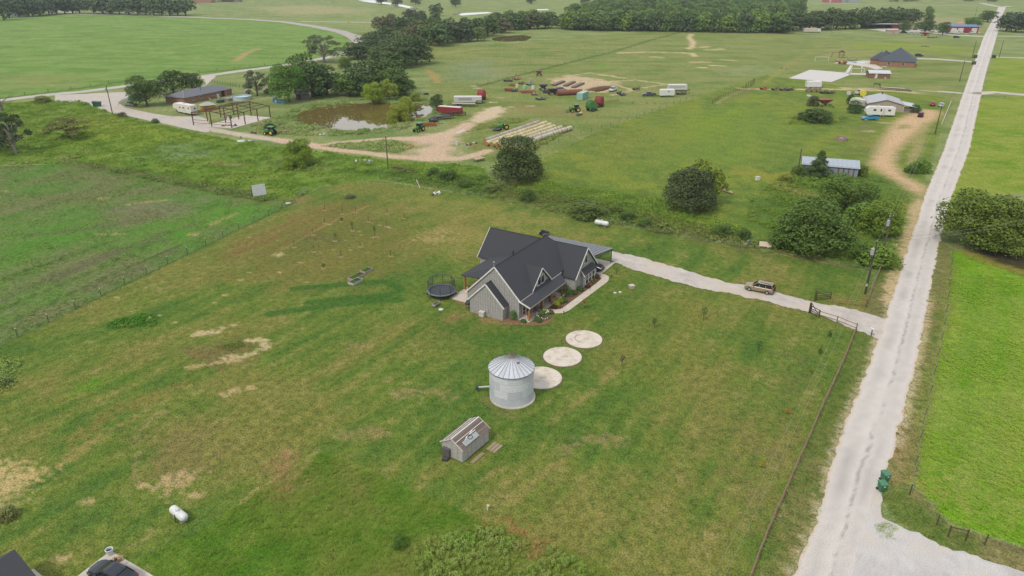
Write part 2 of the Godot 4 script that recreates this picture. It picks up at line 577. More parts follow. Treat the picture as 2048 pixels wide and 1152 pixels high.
	for p in [[pond_poly, "murky brown farm pond below the trees"], [pond_far, "small brown pond beside the woodland edge"]]:
		var b := Rect2(p[0][0], Vector2.ZERO)
		for q in p[0]: b = b.expand(q)
		b = b.grow(1.5)
		var s := Sh.new()
		s.quad(Vector3(b.position.x, -0.13, b.position.y), Vector3(b.end.x, -0.13, b.position.y), Vector3(b.end.x, -0.13, b.end.y), Vector3(b.position.x, -0.13, b.end.y), Vector3.UP)
		structure(tag(obj("pond_water", s, wm), p[1], "pond"))
	var fm: StandardMaterial3D = wm.duplicate()
	fm.albedo_color = Color("8c8a78")
	for f in [[-71.1, -860.9, -55.8, -892, -29.8, -913.9, -23.2, -892, -42.4, -860.9, -55.5, -841.3], [-259.8, -1271.9, -238.6, -1293.7, -205, -1210.4, -168.7, -1136.9, -127.2, -1013.5, -120.3, -973.8, -140.6, -1013.5, -181.1, -1119.9, -223.9, -1191.1], [23.3, -973.8, 46.5, -986.7, 47.3, -961.2, 24, -949]]:
		var s := Sh.new()
		s.colored = false
		var pp := poly2(f)
		var idx := Geometry2D.triangulate_polygon(pp)
		for k in range(0, idx.size(), 3):
			s.tri(Vector3(pp[idx[k]].x, 0.06, pp[idx[k]].y), Vector3(pp[idx[k + 1]].x, 0.06, pp[idx[k + 1]].y), Vector3(pp[idx[k + 2]].x, 0.06, pp[idx[k + 2]].y), Vector3.UP)
		structure(obj("stock_pond", s, fm))

func paint_ground() -> void:
	# fence strips of taller growth
	stroke(3.2, "5f7a34", 0.75, 0.7, [-114.4, -180.3, -89, -168, -68.6, -156.8, -53, -147.6])
	stroke(1.0, "8d8260", 0.6, 0.8, [-119.8, -182.9, -97.2, -172.3, -79.3, -162.7, -68.6, -156.8])
	patch(4.0, "5c7636", 0.75, 0.6, [-41, -173.7, -25.8, -173.7, -7.9, -169, -1.6, -159.3, 19.4, -148.3, 31.6, -137.9, 43.5, -125.9, 50.2, -123.2, 61.8, -111, 60.3, -107.7, 41.4, -118.8, 17.6, -132.6, -2.6, -147.6, -17.7, -156, -28.2, -164.4])
	patch(3.0, "7d6f50", 0.7, 0.9, [25.3, -137.3, 36.7, -129.3, 42.7, -123.2, 45.5, -120, 43.2, -118.5, 35.5, -124.3, 24.6, -132.9])
	stroke(0.8, "8a7656", 0.6, 0.7, [48, -116.8, 53.7, -113.2, 57.5, -109.8])
	patch(3.0, "87754f", 0.45, 0.9, [-1.6, -156, 8.5, -150.1, 20.9, -142.9, 20.2, -137.9, 8.2, -144.7, -1.6, -150.1])
	patch(8.0, "5d8036", 0.7, 0.5, [53, -150.1, 65.4, -166.7, 72, -171.3, 90.9, -169, 85.4, -148.3, 71.8, -123.2, 61.4, -111, 51.2, -125.9, 46.2, -131.7])
	patch(8.0, "6a8a3a", 0.6, 0.6, [6.7, -164.4, 33.7, -148.3, 38.8, -137.9, 46.8, -130.2, 43.5, -125.9, 31.6, -137.9, 19.4, -148.3, 4.2, -158])
	stroke(3.0, "a0985a", 0.6, 0.8, [62.8, -159.3, 65.5, -154, 68.5, -150.1])
	stroke(4.0, "b0a548", 0.45, 0.8, [57.7, -173.7, 62.9, -166.7, 68.7, -169])
	# weedy field tints
	patch(5.0, "7f9470", 0.7, 0.8, [-100.4, -195.4, -98.4, -203.5, -93.1, -204.8, -91.9, -198.4, -96.8, -193.6])
	patch(5.0, "8aa080", 0.5, 0.8, [-99.1, -186.7, -94.9, -192.4, -85, -195.4, -79.9, -189.5, -89.8, -184])
	stroke(1.6, "a8946a", 0.6, 0.9, [-79.7, -180.3, -74.9, -179.7, -69.3, -178.7])
	stroke(1.6, "9a8a64", 0.5, 0.9, [-122.7, -187.8, -117.4, -185.6])
	patch(6.0, "93a83c", 0.5, 0.6, [-152.7, -238.8, -118.3, -230.4, -91.3, -211.6, -104.8, -201.6, -134.7, -208.1])
	patch(5.0, "99a04a", 0.5, 0.8, [-146.5, -252.5, -116.4, -226.4, -106.5, -215.1, -127.3, -222.5, -147.7, -230.4])
	patch(4.0, "72705a", 0.5, 0.9, [-66.2, -185.1, -56.5, -184, -47.3, -178.7, -48, -171.3, -59.5, -176.2])
	patch(3.0, "8b8360", 0.6, 0.9, [-66.4, -154, -54.9, -146.5, -48.7, -144, -53.3, -148.3, -63.7, -156])
	stroke(1.5, "97855c", 0.8, 0.7, [-47.5, -146.5, -46.9, -149, -45.8, -150.1])
	# crop field
	patch(7.0, "62a02a", 0.6, 0.6, [-70.2, -134.7, -62.9, -144.7, -52.6, -142.9, -53, -134.7, -59.6, -125.9, -69, -118])
	patch(6.0, "5f9a2e", 0.45, 0.7, [-101.6, -131.7, -89.7, -131.7, -85.1, -137.9, -81, -123.2, -86.3, -108.8])
	for l in [[-75.4, -104.6, -71.9, -113.2, -67.2, -125.9, -62.5, -133.2], [-78.5, -97, -74.5, -108.8, -70.8, -118, -65, -123.2], [-67.5, -100.6, -63.9, -107.7, -61.6, -115.6, -60, -118], [-92, -125.9, -81, -130.2, -71.7, -137.9]]:
		stroke(1.4, "77705a", 0.5, 0.9, l)
	for l in [[-83.6, -104.6, -78.9, -113.2, -74.4, -123.2], [-76.2, -93.5, -70.6, -107.7, -66.6, -120.6], [-72.4, -87.9, -67.2, -104.6, -61.1, -120.6]]:
		stroke(0.4, "4c6330", 0.6, 0.6, l)
	stroke(0.7, "b7a572", 0.7, 1.0, [-59.9, -131.7, -58.4, -135.7, -57.6, -138.9])
	patch(4.0, "8f8872", 0.6, 0.9, [-86.9, -141.2, -81, -146.5, -68.7, -148.3, -67.2, -139.5, -77.3, -134.7])
	spots("c9b387", 0.7, [-78.5, -126.5, -61.1, -126.2, -75.5, -126.5, -116.1, -155.2, -90.7, -149.4], 0.9)
	stroke(0.6, "c2b07e", 0.8, 0.9, [-83.3, -144.7, -79.1, -147.2, -75.8, -148.3])
	stroke(0.45, "54733a", 0.8, 0.5, [-69.1, -82.8, -60.5, -107.7, -47.3, -146.8])
	# orchard and lawn
	patch(6.0, "857d45", 0.65, 0.7, [-53.2, -116.8, -47, -134.7, -41.2, -148.3, -31.2, -148.3, -18.9, -128.7, -15.7, -118, -18.7, -107.7, -26, -102.6, -37, -101.6, -45.2, -104.6])
	for l in [[-50.8, -120, -45.6, -130.2, -39.8, -142.9], [-48.7, -116.8, -43.2, -128.7, -36, -144.7], [-44.7, -115.6, -38.1, -131.7, -31.8, -145.4], [-50.9, -113.2, -48, -120, -44.3, -125.9]]:
		stroke(0.8, "90734a", 0.6, 0.8, l)
	stroke(0.25, "b39c6a", 0.6, 0.7, [-41.5, -118, -38.8, -126.7, -35.2, -136.3, -31, -144])
	patch(2.5, "6b5f48", 0.6, 0.8, [-39.9, -123.7, -36.7, -125.9, -33.8, -121.9, -36.1, -120])
	patch(1.0, "dcc79a", 1.0, 0.25, [-42.2, -115.6, -42.1, -116.3, -41.6, -116.8, -40.6, -116.1, -40.5, -115.1, -41.3, -114.9])
	spots("d6be92", 0.65, [-60.9, -98, -37.3, -132.6, -36.3, -132, -30.9, -128.4, -29.6, -127.9, -24.5, -130.5, -24.1, -130.2, -25.5, -124.8, -26.2, -124.5, -31.3, -123.2, -32.3, -118, -34.4, -116.8, -36.7, -112.1, -33.3, -103.6, -21.5, -114.9, -29.3, -118, -25.9, -116.8, -29, -125.9, -28, -133.2, -26.2, -131.7, -18.2, -123.2, -17.6, -124.5, -49.6, -124.5, -42.6, -106.6, -39.1, -104.6], 0.3)
	patch(5.0, "a29a58", 0.6, 0.7, [-16.1, -130.2, -12.6, -134.7, -4.2, -125.9, -6.6, -115.6, -13, -118, -16.3, -123.2])
	patch(2.0, "c0a97a", 0.6, 1.0, [-16.8, -127.3, -14.1, -130.2, -11.8, -125.9, -14.3, -121.9])
	patch(5.0, "b09c68", 0.5, 1.0, [-6.6, -137.9, 3.8, -139.5, 5.6, -133.2, -0.4, -130.2])
	patch(9.0, "a09a54", 0.55, 0.6, [-22.3, -156, -2.6, -144.7, 15.5, -131.7, 12, -125.9, -4.4, -133.2, -18.7, -144.7])
	for l in [[-34.5, -101.2, -27.6, -102.6, -20.6, -104, -18.2, -101.6], [-30.7, -96.1, -24.9, -97.5, -19, -98.8, -17.7, -100.6], [-35.6, -92.2, -28.2, -94.8, -20.2, -97, -17.2, -97]]:
		stroke(0.9, "4a7430", 0.85, 0.2, l)
	patch(2.0, "4b7d2c", 0.9, 0.4, [-57.8, -88.6, -56.6, -90.2, -53.8, -91.8, -51.5, -91.3, -50.7, -88.3, -53.3, -87.7, -56.5, -87.9])
	patch(1.6, "4d7f2a", 0.9, 0.5, [-39, -82.8, -37, -83.8, -35.9, -82.8, -36.9, -81.4, -38.8, -81.2])
	patch(2.0, "8a7452", 0.7, 0.9, [-42.6, -80.8, -39.6, -83.5, -34.4, -84.2, -32.5, -81.4, -35.8, -78.6, -39.7, -76.9])
	stroke(0.8, "d9c49a", 0.9, 1.0, [-43.7, -85.9, -41.4, -86.4])
	stroke(0.8, "d9c49a", 0.9, 1.0, [-38, -79.1, -35, -79.8, -33.1, -82.1, -33.9, -84.2, -35.8, -84.2])
	stroke(0.5, "cbb184", 0.8, 1.0, [-41.6, -76.9, -38.8, -77.8, -35.2, -78.6])
	spots("d4bd90", 0.8, [-48.4, -89.4, -51.6, -91.8, -52.3, -90.2, -39.8, -88.6, -41, -87.9, -44.4, -104.6, -43.8, -107.7, -38.8, -107.7, -34.1, -108.8, -44.7, -98.8, -45.2, -96.1], 0.32)
	patch(2.0, "d3bb86", 0.9, 0.9, [-52.3, -57.6, -50.2, -57.5, -46.8, -56.1, -46.2, -54.7, -47.6, -53.5, -49.1, -52.8, -51.2, -53.2, -54.3, -57.6])
	stroke(0.8, "b09a64", 0.5, 1.0, [-47, -56.5, -45.8, -58.9, -44.9, -61.8, -43.6, -64.6, -42.5, -65.7])
	stroke(1.4, "a08a52", 0.5, 1.0, [-47.5, -61.8, -45.7, -66.5, -41.9, -70.6, -40.5, -72.8])
	stroke(0.5, "aa9a6c", 0.5, 1.0, [-40.4, -61, -40.9, -63.6, -40.9, -66, -39.8, -67.3])
	stroke(0.5, "aa9a6c", 0.45, 1.0, [-37.1, -55.3, -38.5, -57.6, -39.2, -60.1])
	patch(2.5, "8f8055", 0.6, 0.8, [-39.9, -62.7, -37.3, -65.5, -33.6, -64.6, -30.8, -60.1, -30.2, -56.1, -32.8, -53.9, -35.4, -55.3])
	patch(1.5, "cdb488", 0.8, 1.0, [-34.9, -54.2, -34.2, -55, -31.7, -56.1, -31.2, -55.3, -33.1, -53.5])
	spots("cdb488", 0.8, [-36, -54.6, -30.4, -53.2, -40.4, -52.2, -38.7, -45.3, -31.4, -72.2, -33.4, -71.7, -34.3, -70.6, -23.5, -59.7], 0.5)
	for l in [[-25.7, -51.8, -24.5, -53.9, -23, -55.3], [-21.6, -55.5, -20.9, -57.6, -20.2, -60.1]]:
		stroke(0.3, "c4aa7c", 0.7, 0.7, l)
	patch(1.6, "a0845c", 0.9, 0.7, [-24.7, -56.9, -23.7, -59.3, -22.2, -57.6, -23.2, -56.1])
	patch(1.6, "a0845c", 0.8, 0.7, [-23.2, -53.5, -22.4, -55, -21, -53.5, -21.9, -51.8])
	patch(3.0, "618a2a", 0.5, 0.6, [-53.2, -72.8, -50.5, -75.7, -48, -74.5, -49.3, -71.1])
	patch(1.4, "5fa01f", 0.7, 0.4, [-52.3, -70.6, -51.7, -73.9, -50.6, -75.3, -49.5, -74.4, -50.3, -71.9])
	for l in [[-13.3, -70.6, -10.5, -71.7, -7, -70.1], [-18.2, -62.7, -16.2, -63.6, -14.4, -62.7], [-2.6, -69.5, -0.2, -66.5], [5.6, -60.1, 8.4, -62.3, 11.6, -61.8], [-21.8, -82.8, -20.4, -82.5]]:
		stroke(1.1, "a8946a", 0.55, 1.0, l)
	for l in [[0.3, -52.5, 2.3, -55.3, 5, -58.4], [-3.2, -55, -1.2, -56.9], [4.2, -64.6, 7.4, -69, 10, -71.7], [10.7, -72.8, 13.2, -77.5, 15, -81.4]]:
		stroke(0.5, "ab9a62", 0.6, 0.9, l)
	patch(1.5, "a4794f", 0.7, 0.9, [-2.2, -49.1, -0.2, -49.8, 0.7, -48.8, -0.6, -48.2, -2, -48.2])
	patch(1.5, "a8835a", 0.7, 0.9, [1.4, -47.3, 3.6, -47.6, 4.1, -46.4, 2.4, -46.1])
	patch(6.0, "8c8550", 0.45, 0.9, [20.9, -69.5, 28.7, -71.7, 38.6, -78.8, 38, -73.9, 26.1, -60.1, 19.8, -60.1])
	patch(4.0, "5d7a33", 0.5, 0.7, [20.9, -60.1, 24.1, -60.5, 24.3, -57.6, 20.5, -56.9])
	patch(5.0, "94845a", 0.45, 0.9, [21.1, -55.3, 28.2, -60.1, 28.4, -57.6, 21.9, -49.8])
	for k in 9:
		var u := k / 9.0
		stroke(0.3, "9a9258", 0.4, 0.8, [lerpf(5.5, 15.0, u), lerpf(-53.0, -58.0, u), lerpf(9.5, 19.0, u), lerpf(-44.0, -47.0, u)])
	patch(4.0, "4d7730", 0.75, 0.3, [-10.4, -90.2, -1.7, -87.1, 4.7, -88.6, 2.4, -82.8, -6.3, -82.8, -11.4, -85.6])
	patch(5.0, "527a30", 0.7, 0.4, [13.5, -97, 22.5, -104.6, 24.6, -102.6, 16.3, -90.2, 11, -87.1])
	patch(6.0, "587c34", 0.65, 0.4, [4, -90.2, 11.9, -82.8, 9.6, -73.9, 3.3, -69.5, -1.3, -65.5, -4.3, -81.4])
	patch(6.0, "8c8c46", 0.5, 0.7, [16.3, -90.2, 28.8, -97, 30.8, -90.2, 21.1, -78.8, 15.3, -78.8])
	patch(1.0, "b0906a", 0.8, 0.8, [-6.5, -91.5, -5.4, -92.2, -1.7, -90.2, -1.4, -89.3, -2.8, -89, -5.4, -90.5])
	stroke(0.6, "9a7c54", 0.8, 0.6, [-9.3, -90.2, -8.2, -91.2])
	patch(0.8, "a4845e", 0.9, 0.7, [-7.7, -98.4, -6, -96.2, -6.7, -94.8, -9.1, -97])
	# left-hand tall grass at the frame edge
	patch(1.5, "86a052", 0.8, 0.5, [-66.8, -77.5, -64.8, -78.8, -62.6, -76.9, -61.5, -73.4, -62.5, -71.1])
	patch(2.0, "a7a468", 0.7, 0.8, [-48.4, -51.8, -46.9, -52.5, -45.5, -49.8, -46.8, -49.5])
	# verges
	stroke(1.2, "b59a70", 0.55, 0.9, [66.2, -100.6, 58, -87.1, 49.7, -73.9, 41.7, -61.8, 37.5, -55.3])
	stroke(0.7, "d3c3a4", 0.8, 0.9, [65.3, -99.7, 51.1, -76.3, 41, -61])
	stroke(0.7, "cdbfa0", 0.7, 0.9, [23.5, -43.3, 28, -49.8, 34.1, -60.1, 44.5, -75.7, 58.2, -97, 78.2, -128.7])
	stroke(1.6, "d8bf98", 0.9, 0.8, [89.8, -148.3, 79.6, -131.7, 64.9, -107.7, 58.1, -97])
	patch(3.0, "4d4234", 0.95, 0.3, [82.3, -118, 87.3, -118.8, 92.8, -116.8, 112.3, -114.4, 104.1, -104.6, 84.9, -106.6, 82.1, -110.5])
	stroke(1.4, "a59a48", 0.7, 0.7, [81.9, -117.3, 82.8, -111.6, 85.9, -108.1])
	stroke(1.2, "8b8a4c", 0.6, 0.8, [76.8, -113.2, 62.6, -90.2, 46.9, -66.5, 40.1, -55.7])
	patch(2.0, "b7a068", 0.5, 0.9, [40.7, -55, 43.4, -55.3, 42, -52.5, 40, -51.8])
	for l in [[76.4, -104.6, 53.3, -69.5, 41.8, -52.5], [81.3, -104.6, 57.4, -69.5, 43.5, -49.8]]:
		stroke(1.6, "6f9a32", 0.4, 0.6, l)
	for l in [[78.4, -104.6, 55, -69.5, 43, -51.8], [78.3, -97, 59.4, -69.5, 45, -48.5], [73.9, -104.6, 52.7, -71.7, 43.2, -57.6]]:
		stroke(1.6, "a2a858", 0.4, 0.7, l)
	patch(5.0, "a2a85c", 0.5, 0.8, [56.3, -71.7, 63.9, -73.9, 47.2, -49.1, 44.4, -49.8, 44.9, -55.3])
	patch(4.0, "9aa65a", 0.45, 0.8, [57, -81.4, 60.4, -82.8, 48.1, -63.6, 46.7, -64.6])
	patch(4.0, "6f9a2c", 0.5, 0.6, [73.9, -104.6, 77.6, -104.6, 55, -69.5, 47.5, -60.1])
	# dirt in the machinery yard
	var dirt := "e4c6b0"
	stroke(2.2, "dccdc0", 0.95, 0.4, [-102.1, -228.8, -91.9, -221, -79.9, -213.7, -68.9, -207.5, -55.1, -199.7])
	stroke(2.6, dirt, 0.95, 0.5, [-68.9, -207.5, -55.2, -200.3, -47.7, -205.5, -36.6, -209.5, -26.2, -210.9, -19.3, -218, -15.9, -226.4, -14.6, -232])
	stroke(2.0, dirt, 0.95, 0.5, [-61.7, -202.9, -54.8, -198.4, -42.2, -192.4, -30.3, -187.3, -21.9, -184, -12.7, -186.2, -6.9, -194.2])
	patch(4.0, dirt, 0.95, 0.5, [-33.6, -209.5, -23.8, -216.6, -17.4, -224, -13.9, -233.7, -12.8, -228.8, -16.5, -211.6, -16.7, -195.4, -13.9, -185.1, -21.7, -182.9, -28.1, -186.2, -27.3, -195.4, -25, -200.3])
	patch(1.5, "cdb08a", 0.7, 0.8, [-31.7, -204.8, -28.6, -205.5, -26.9, -197.8, -29, -195.4])
	patch(2.0, "e8cfb8", 0.95, 0.6, [-13.8, -238.8, -12.7, -249.6, -9, -261.4, -4.5, -265.6, -2.2, -260.4, -4.2, -245.9, -9.8, -233.7, -12.5, -232.8])
	stroke(1.0, dirt, 0.6, 0.9, [-16.6, -236.2, -13.3, -238.8])
	spots(dirt, 0.8, [-14.8, -308.1, -16.2, -315.2, -7.5, -273.2, -4.8, -283.6, -0.7, -263.5, 6.7, -265.6, -15.9, -226.4], 1.4)
	patch(3.0, "a59262", 0.6, 0.9, [-0.8, -278.9, 10.3, -262.5, 26.2, -255.4, 26.8, -243.2, 9.8, -247.8, 1.1, -255.4])
	patch(3.0, "e4c8ac", 0.85, 0.9, [17.7, -336.9, 28, -350.6, 41, -336.9, 48.7, -325.7, 38.5, -297.3, 26.1, -297.3, 20.3, -303.9])
	for l in [[35.2, -325.7, 56.7, -333.6, 68.1, -321.1], [40.8, -290.9, 57.4, -310.9, 70.3, -321.1], [25.4, -347, 38.4, -357.8, 49.3, -347], [42.5, -350.6, 53.1, -340.2], [47.2, -315.2, 51.5, -301.2]]:
		stroke(1.4, "e4c8ac", 0.75, 1.0, l)
	stroke(3.5, "5e4030", 0.9, 0.3, [34.7, -303.9, 39.1, -310.9, 41.6, -312.3])
	stroke(2.0, "7a5a3e", 0.6, 0.8, [37.4, -275.4, 40.4, -277.7])
	# upper pasture
	for l in [[142.7, -590.2, 133.4, -558.3, 127.8, -521.9, 119.6, -489.8, 113.2, -473.5], [66.1, -449.6, 85.5, -455.3, 103.4, -452.4, 109.8, -446.7, 108, -430.4], [83.5, -427.8, 86.5, -425.2], [99.6, -403.3, 107.9, -403.3], [120.2, -412.8, 123.7, -410.4], [106.6, -387.7, 111.3, -385.5], [96.6, -379.3, 100.5, -379.3], [123.3, -483.1, 129.9, -489.8], [124.2, -467.3, 135.4, -473.5]]:
		stroke(2.6, "e2caa6", 0.9, 0.9, l)
	stroke(1.5, "5c6f38", 0.75, 0.5, [-14, -315.2, 3.9, -350.6, 25.6, -389.8, 62.3, -455.3, 105.4, -545.7, 144.4, -620.5])
	stroke(3.0, "b8ae62", 0.5, 0.9, [-49, -438.4, -26.7, -467.3, -7.9, -483.1])
	patch(14.0, "93a48c", 0.5, 0.9, [-35.8, -389.8, -18.1, -412.8, -3.6, -369.2, -10.1, -333.6, -28.3, -330.4])
	patch(10.0, "a8b48e", 0.45, 0.9, [105.6, -369.2, 132.5, -389.8, 125.2, -359.7, 104.3, -347])
	stroke(3.0, "bba05c", 0.6, 0.7, [54.8, -648.2, 83.1, -631.3, 117.1, -631.3])
	stroke(2.5, "c7a46a", 0.6, 0.9, [-42.9, -369.2, -36.3, -341.9, -33.6, -325.7])
	patch(5.0, "7da53a", 0.6, 0.6, [44.8, -394.2, 52.4, -389.8, 48, -365.3, 43.4, -369.2])
	stroke(1.5, "a3a45c", 0.6, 0.7, [114.1, -325.7, 159.7, -412.8, 219.5, -518.1])
	# right neighbours
	stroke(2.0, "e2c8aa", 0.9, 0.7, [97.6, -308.1, 113.7, -305.3, 133.4, -306.7, 147.1, -303.9, 162.6, -301.2, 166.1, -296])
	stroke(2.2, "e2c8aa", 0.8, 0.8, [143.1, -309.5, 156.8, -306.7, 166.5, -299.9])
	stroke(1.6, "dccbb0", 0.8, 0.9, [172.7, -302.6, 176.5, -299.9, 181.3, -297.3])
	patch(3.0, "e2c09c", 1.0, 0.25, [126, -233.7, 131.6, -240.5, 143.9, -255.4, 150.6, -259.4, 153.8, -255.4, 146.2, -242.3, 137.6, -233.7, 128.1, -221, 116.1, -204.8, 108.5, -195.4, 100.7, -181.3, 96.4, -169, 96.8, -159.3, 92.1, -150.1, 90.8, -151.3, 92.2, -161.8, 92, -171.3, 94.2, -181.3, 102.4, -195.4, 112, -211.6])
	patch(2.0, "9aa060", 0.9, 0.6, [126, -230.4, 130.1, -232, 127.3, -225.6, 123.3, -224])
	stroke(1.2, "b8aa78", 0.7, 0.8, [135.3, -230.4, 118.1, -201.6, 103.6, -178.7])
	spots(dirt, 0.7, [132.3, -236.2, 123.5, -233.7, 111.9, -221], 1.5)
	stroke(0.9, "b8aa78", 0.6, 0.8, [128.1, -221, 112.8, -195.4, 102.8, -178.7])
	patch(4.0, "8d8a55", 0.5, 0.9, [110.5, -230.4, 122.3, -234.5, 102.1, -195.4, 92.5, -189.5])
	stroke(2.0, "8a8a50", 0.6, 0.8, [81.5, -273.2, 96.4, -297.3, 109.4, -318.1])
	stroke(1.0, "b5a878", 0.7, 0.8, [77.5, -271, 88.4, -290.9, 97.4, -303.9])
	patch(12.0, "9ab03a", 0.5, 0.6, [237, -518.1, 272.1, -518.1, 300.3, -483.1, 273.7, -438.4, 259.1, -467.3, 221, -467.3])
	patch(12.0, "b3ae70", 0.5, 0.8, [195.6, -467.3, 234.7, -483.1, 219.9, -438.4, 181.4, -417.7])
	stroke(1.0, "6f6a44", 0.7, 0.6, [188.5, -449.6, 213.3, -464.2, 231.9, -473.5])
	patch(14.0, "7f9c3e", 0.5, 0.6, [45.8, -234.5, 92.8, -278.9, 89.6, -222.5, 61.8, -178.7, 28.6, -173.7])
	patch(10.0, "91a52f", 0.5, 0.7, [69.2, -247.8, 82.5, -257.4, 67.4, -222.5, 48.6, -208.1])
	patch(16.0, "8e8f4c", 0.45, 0.8, [27, -215.1, 51.7, -238.8, 45.9, -195.4, 22.8, -178.7])
	# far fields
	patch(30.0, "bfb48c", 0.6, 0.7, [-362.2, -1041.9, -280.8, -1103.4, -181.4, -961.2, -176.4, -871, -263.1, -851])
	patch(30.0, "b5ab84", 0.5, 0.7, [322.1, -902.8, 452.4, -937, 487.4, -763, 397.1, -631.3, 382.5, -691.1, 293.7, -763])
	patch(20.0, "98a868", 0.5, 0.7, [-249.2, -804.6, -140.3, -795.9, -116.9, -659.9, -144.1, -642.4])
	stroke(2.5, "c9a87c", 0.8, 0.8, [-154.5, -408, -161.9, -449.6, -164.7, -476.7])
	stroke(2.0, "5d7038", 0.7, 0.5, [-202, -282.4, -186.2, -306.7, -170.8, -341.9, -139.4, -373.2, -115.5, -408])
	patch(10.0, "a7a06a", 0.45, 0.9, [-247.4, -350.6, -211.2, -350.6, -194.8, -325.7, -216.4, -303.9])
	stroke(5.0, "8f8272", 0.7, 0.6, [659.7, -1136.9, 737.9, -1191.1, 771.2, -1136.9])

# ---------- roads ----------
func resample(flat: Array, n: int) -> Array:
	var p := poly2(flat)
	var L := [0.0]
	for k in p.size() - 1: L.append(L[k] + p[k].distance_to(p[k + 1]))
	var out := []
	var s := 0
	for k in n + 1:
		var d: float = L[-1] * k / n
		while s < p.size() - 2 and d > L[s + 1]: s += 1
		out.append(p[s].lerp(p[s + 1], clampf((d - L[s]) / (L[s + 1] - L[s]), 0.0, 1.0)))
	return out

func sheet_material(called: String) -> StandardMaterial3D:
	if mats.has(called): return mats[called]
	var m := StandardMaterial3D.new()
	m.resource_name = called
	m.vertex_color_use_as_albedo = true
	m.albedo_texture = tex.gravel
	m.uv1_triplanar = true
	m.uv1_world_triplanar = true
	m.uv1_scale = Vector3.ONE / 7.0
	m.heightmap_enabled = true
	m.heightmap_texture = tex.ground_h
	m.heightmap_scale = 2.0
	m.roughness = 0.92
	mats[called] = m
	return m

# a sheet between two edges; kind "seal" carries wheel tracks and dark tar streaks, "gravel" is loose stone
func road(called: String, left: Array, right: Array, hex: String, kind: String, ragged := 0.2, y := 0.02, step := 0.6, across := 14) -> Node:
	var n := int(poly_len(left) / step)
	var A := resample(left, n)
	var B := resample(right, n)
	var c0 := base(hex) * 1.22
	var dark := base("a39e9b") * 1.22
	var tan_ := base("d9c3a4") * 1.22
	var V := PackedVector3Array()
	var N := PackedVector3Array()
	var C := PackedColorArray()
	var I := PackedInt32Array()
	for k in n + 1:
		var a: Vector2 = A[k]
		var b: Vector2 = B[k]
		var d := (b - a).normalized()
		a -= d * (n3.get_noise_2d(a.x * 0.8, a.y * 0.8) * ragged * 1.6 + n2.get_noise_2d(a.x, a.y) * ragged)
		b += d * (n3.get_noise_2d(b.x * 0.8, b.y * 0.8) * ragged * 1.6 + n2.get_noise_2d(b.x, b.y) * ragged)
		for i in across + 1:
			var u := float(i) / across
			var q := a.lerp(b, u)
			V.append(Vector3(q.x, y, q.y))
			N.append(Vector3.UP)
			var c := c0
			var f := n2.get_noise_2d(q.x * 0.6, q.y * 0.6)
			var g := n3.get_noise_2d(q.x, q.y)
			if kind == "seal":
				var wob := n1.get_noise_2d(q.x * 0.5, q.y * 0.5) * 0.08
				var s := maxf(0.0, 1.0 - absf(u - 0.58 - wob) / 0.06) * clampf(0.65 + f * 0.9 + g * 1.3, 0.0, 1.0)
				s = maxf(s, maxf(0.0, 1.0 - absf(u - 0.3 - wob) / 0.22) * clampf(0.12 + f * 0.8, 0.0, 0.5))
				s = maxf(s, maxf(0.0, 1.0 - absf(u - 0.75 - wob) / 0.12) * clampf(f * 0.7, 0.0, 0.4))
				c = c.lerp(dark, clampf(s * (0.75 + g * 0.6), 0.0, 0.9))
				c = c.lerp(tan_, clampf(0.9 - minf(u, 1.0 - u) * 14.0 + g * 0.6, 0.0, 0.7))
			else:
				c = c.lerp(tan_, clampf(f * 0.9 + g * 0.3, 0.0, 0.6))
				c = c.lerp(dark, clampf(-f * 0.4 - g * 0.25, 0.0, 0.3))
			c = c * (1.0 + g * 0.1 + (0.05 * cos((u - 0.5) * 12.6) if kind == "seal" else 0.0))
			C.append(Color(minf(c.r, 1.0), minf(c.g, 1.0), minf(c.b, 1.0)))
	var w := across + 1
	for k in n:
		for i in across:
			var p := k * w + i
			var q1 := V[p]
			var nn := (V[p + w] - q1).cross(V[p + 1] - q1)
			if nn.y > 0:
				I.append_array([p, p + 1, p + w + 1, p, p + w + 1, p + w])
			else:
				I.append_array([p, p + w + 1, p + 1, p, p + w, p + w + 1])
	var arr := []
	arr.resize(Mesh.ARRAY_MAX)
	arr[Mesh.ARRAY_VERTEX] = V
	arr[Mesh.ARRAY_NORMAL] = N
	arr[Mesh.ARRAY_COLOR] = C
	arr[Mesh.ARRAY_INDEX] = I
	var am := ArrayMesh.new()
	am.add_surface_from_arrays(Mesh.PRIMITIVE_TRIANGLES, arr)
	return structure(obj(called, am, sheet_material("road_" + kind)))

func poly_len(flat: Array) -> float:
	var p := poly2(flat)
	var l := 0.0
	for k in p.size() - 1: l += p[k].distance_to(p[k + 1])
	return l

func lane(called: String, mid: Array, width: float, hex: String, y := 0.03, ragged := 0.25, step := 1.5, across := 8) -> Node:
	var p := resample(mid, maxi(8, int(poly_len(mid) / 4.0)))
	var a := []
	var b := []
	for k in p.size():
		var d: Vector2 = (p[mini(k + 1, p.size() - 1)] - p[maxi(k - 1, 0)]).normalized()
		var nn := Vector2(-d.y, d.x) * width * 0.5
		a.append_array([p[k].x - nn.x, p[k].y - nn.y])
		b.append_array([p[k].x + nn.x, p[k].y + nn.y])
	return road(called, a, b, hex, "gravel", ragged, y, step, across)

func flat_slab(called: String, flat: Array, m: Material, top: float, parent: Node = self, thick := 0.1) -> MeshInstance3D:
	# poly drawn on the ground plane: local xy of the extrusion is (x, -z)
	var p := []
	for k in range(0, flat.size(), 2): p.append_array([flat[k], -flat[k + 1]])
	var s := Sh.new()
	s.extrude(p, Transform3D(Basis(Vector3.RIGHT, -PI / 2), Vector3(0, top - thick / 2, 0)), thick)
	return obj(called, s, m, parent)

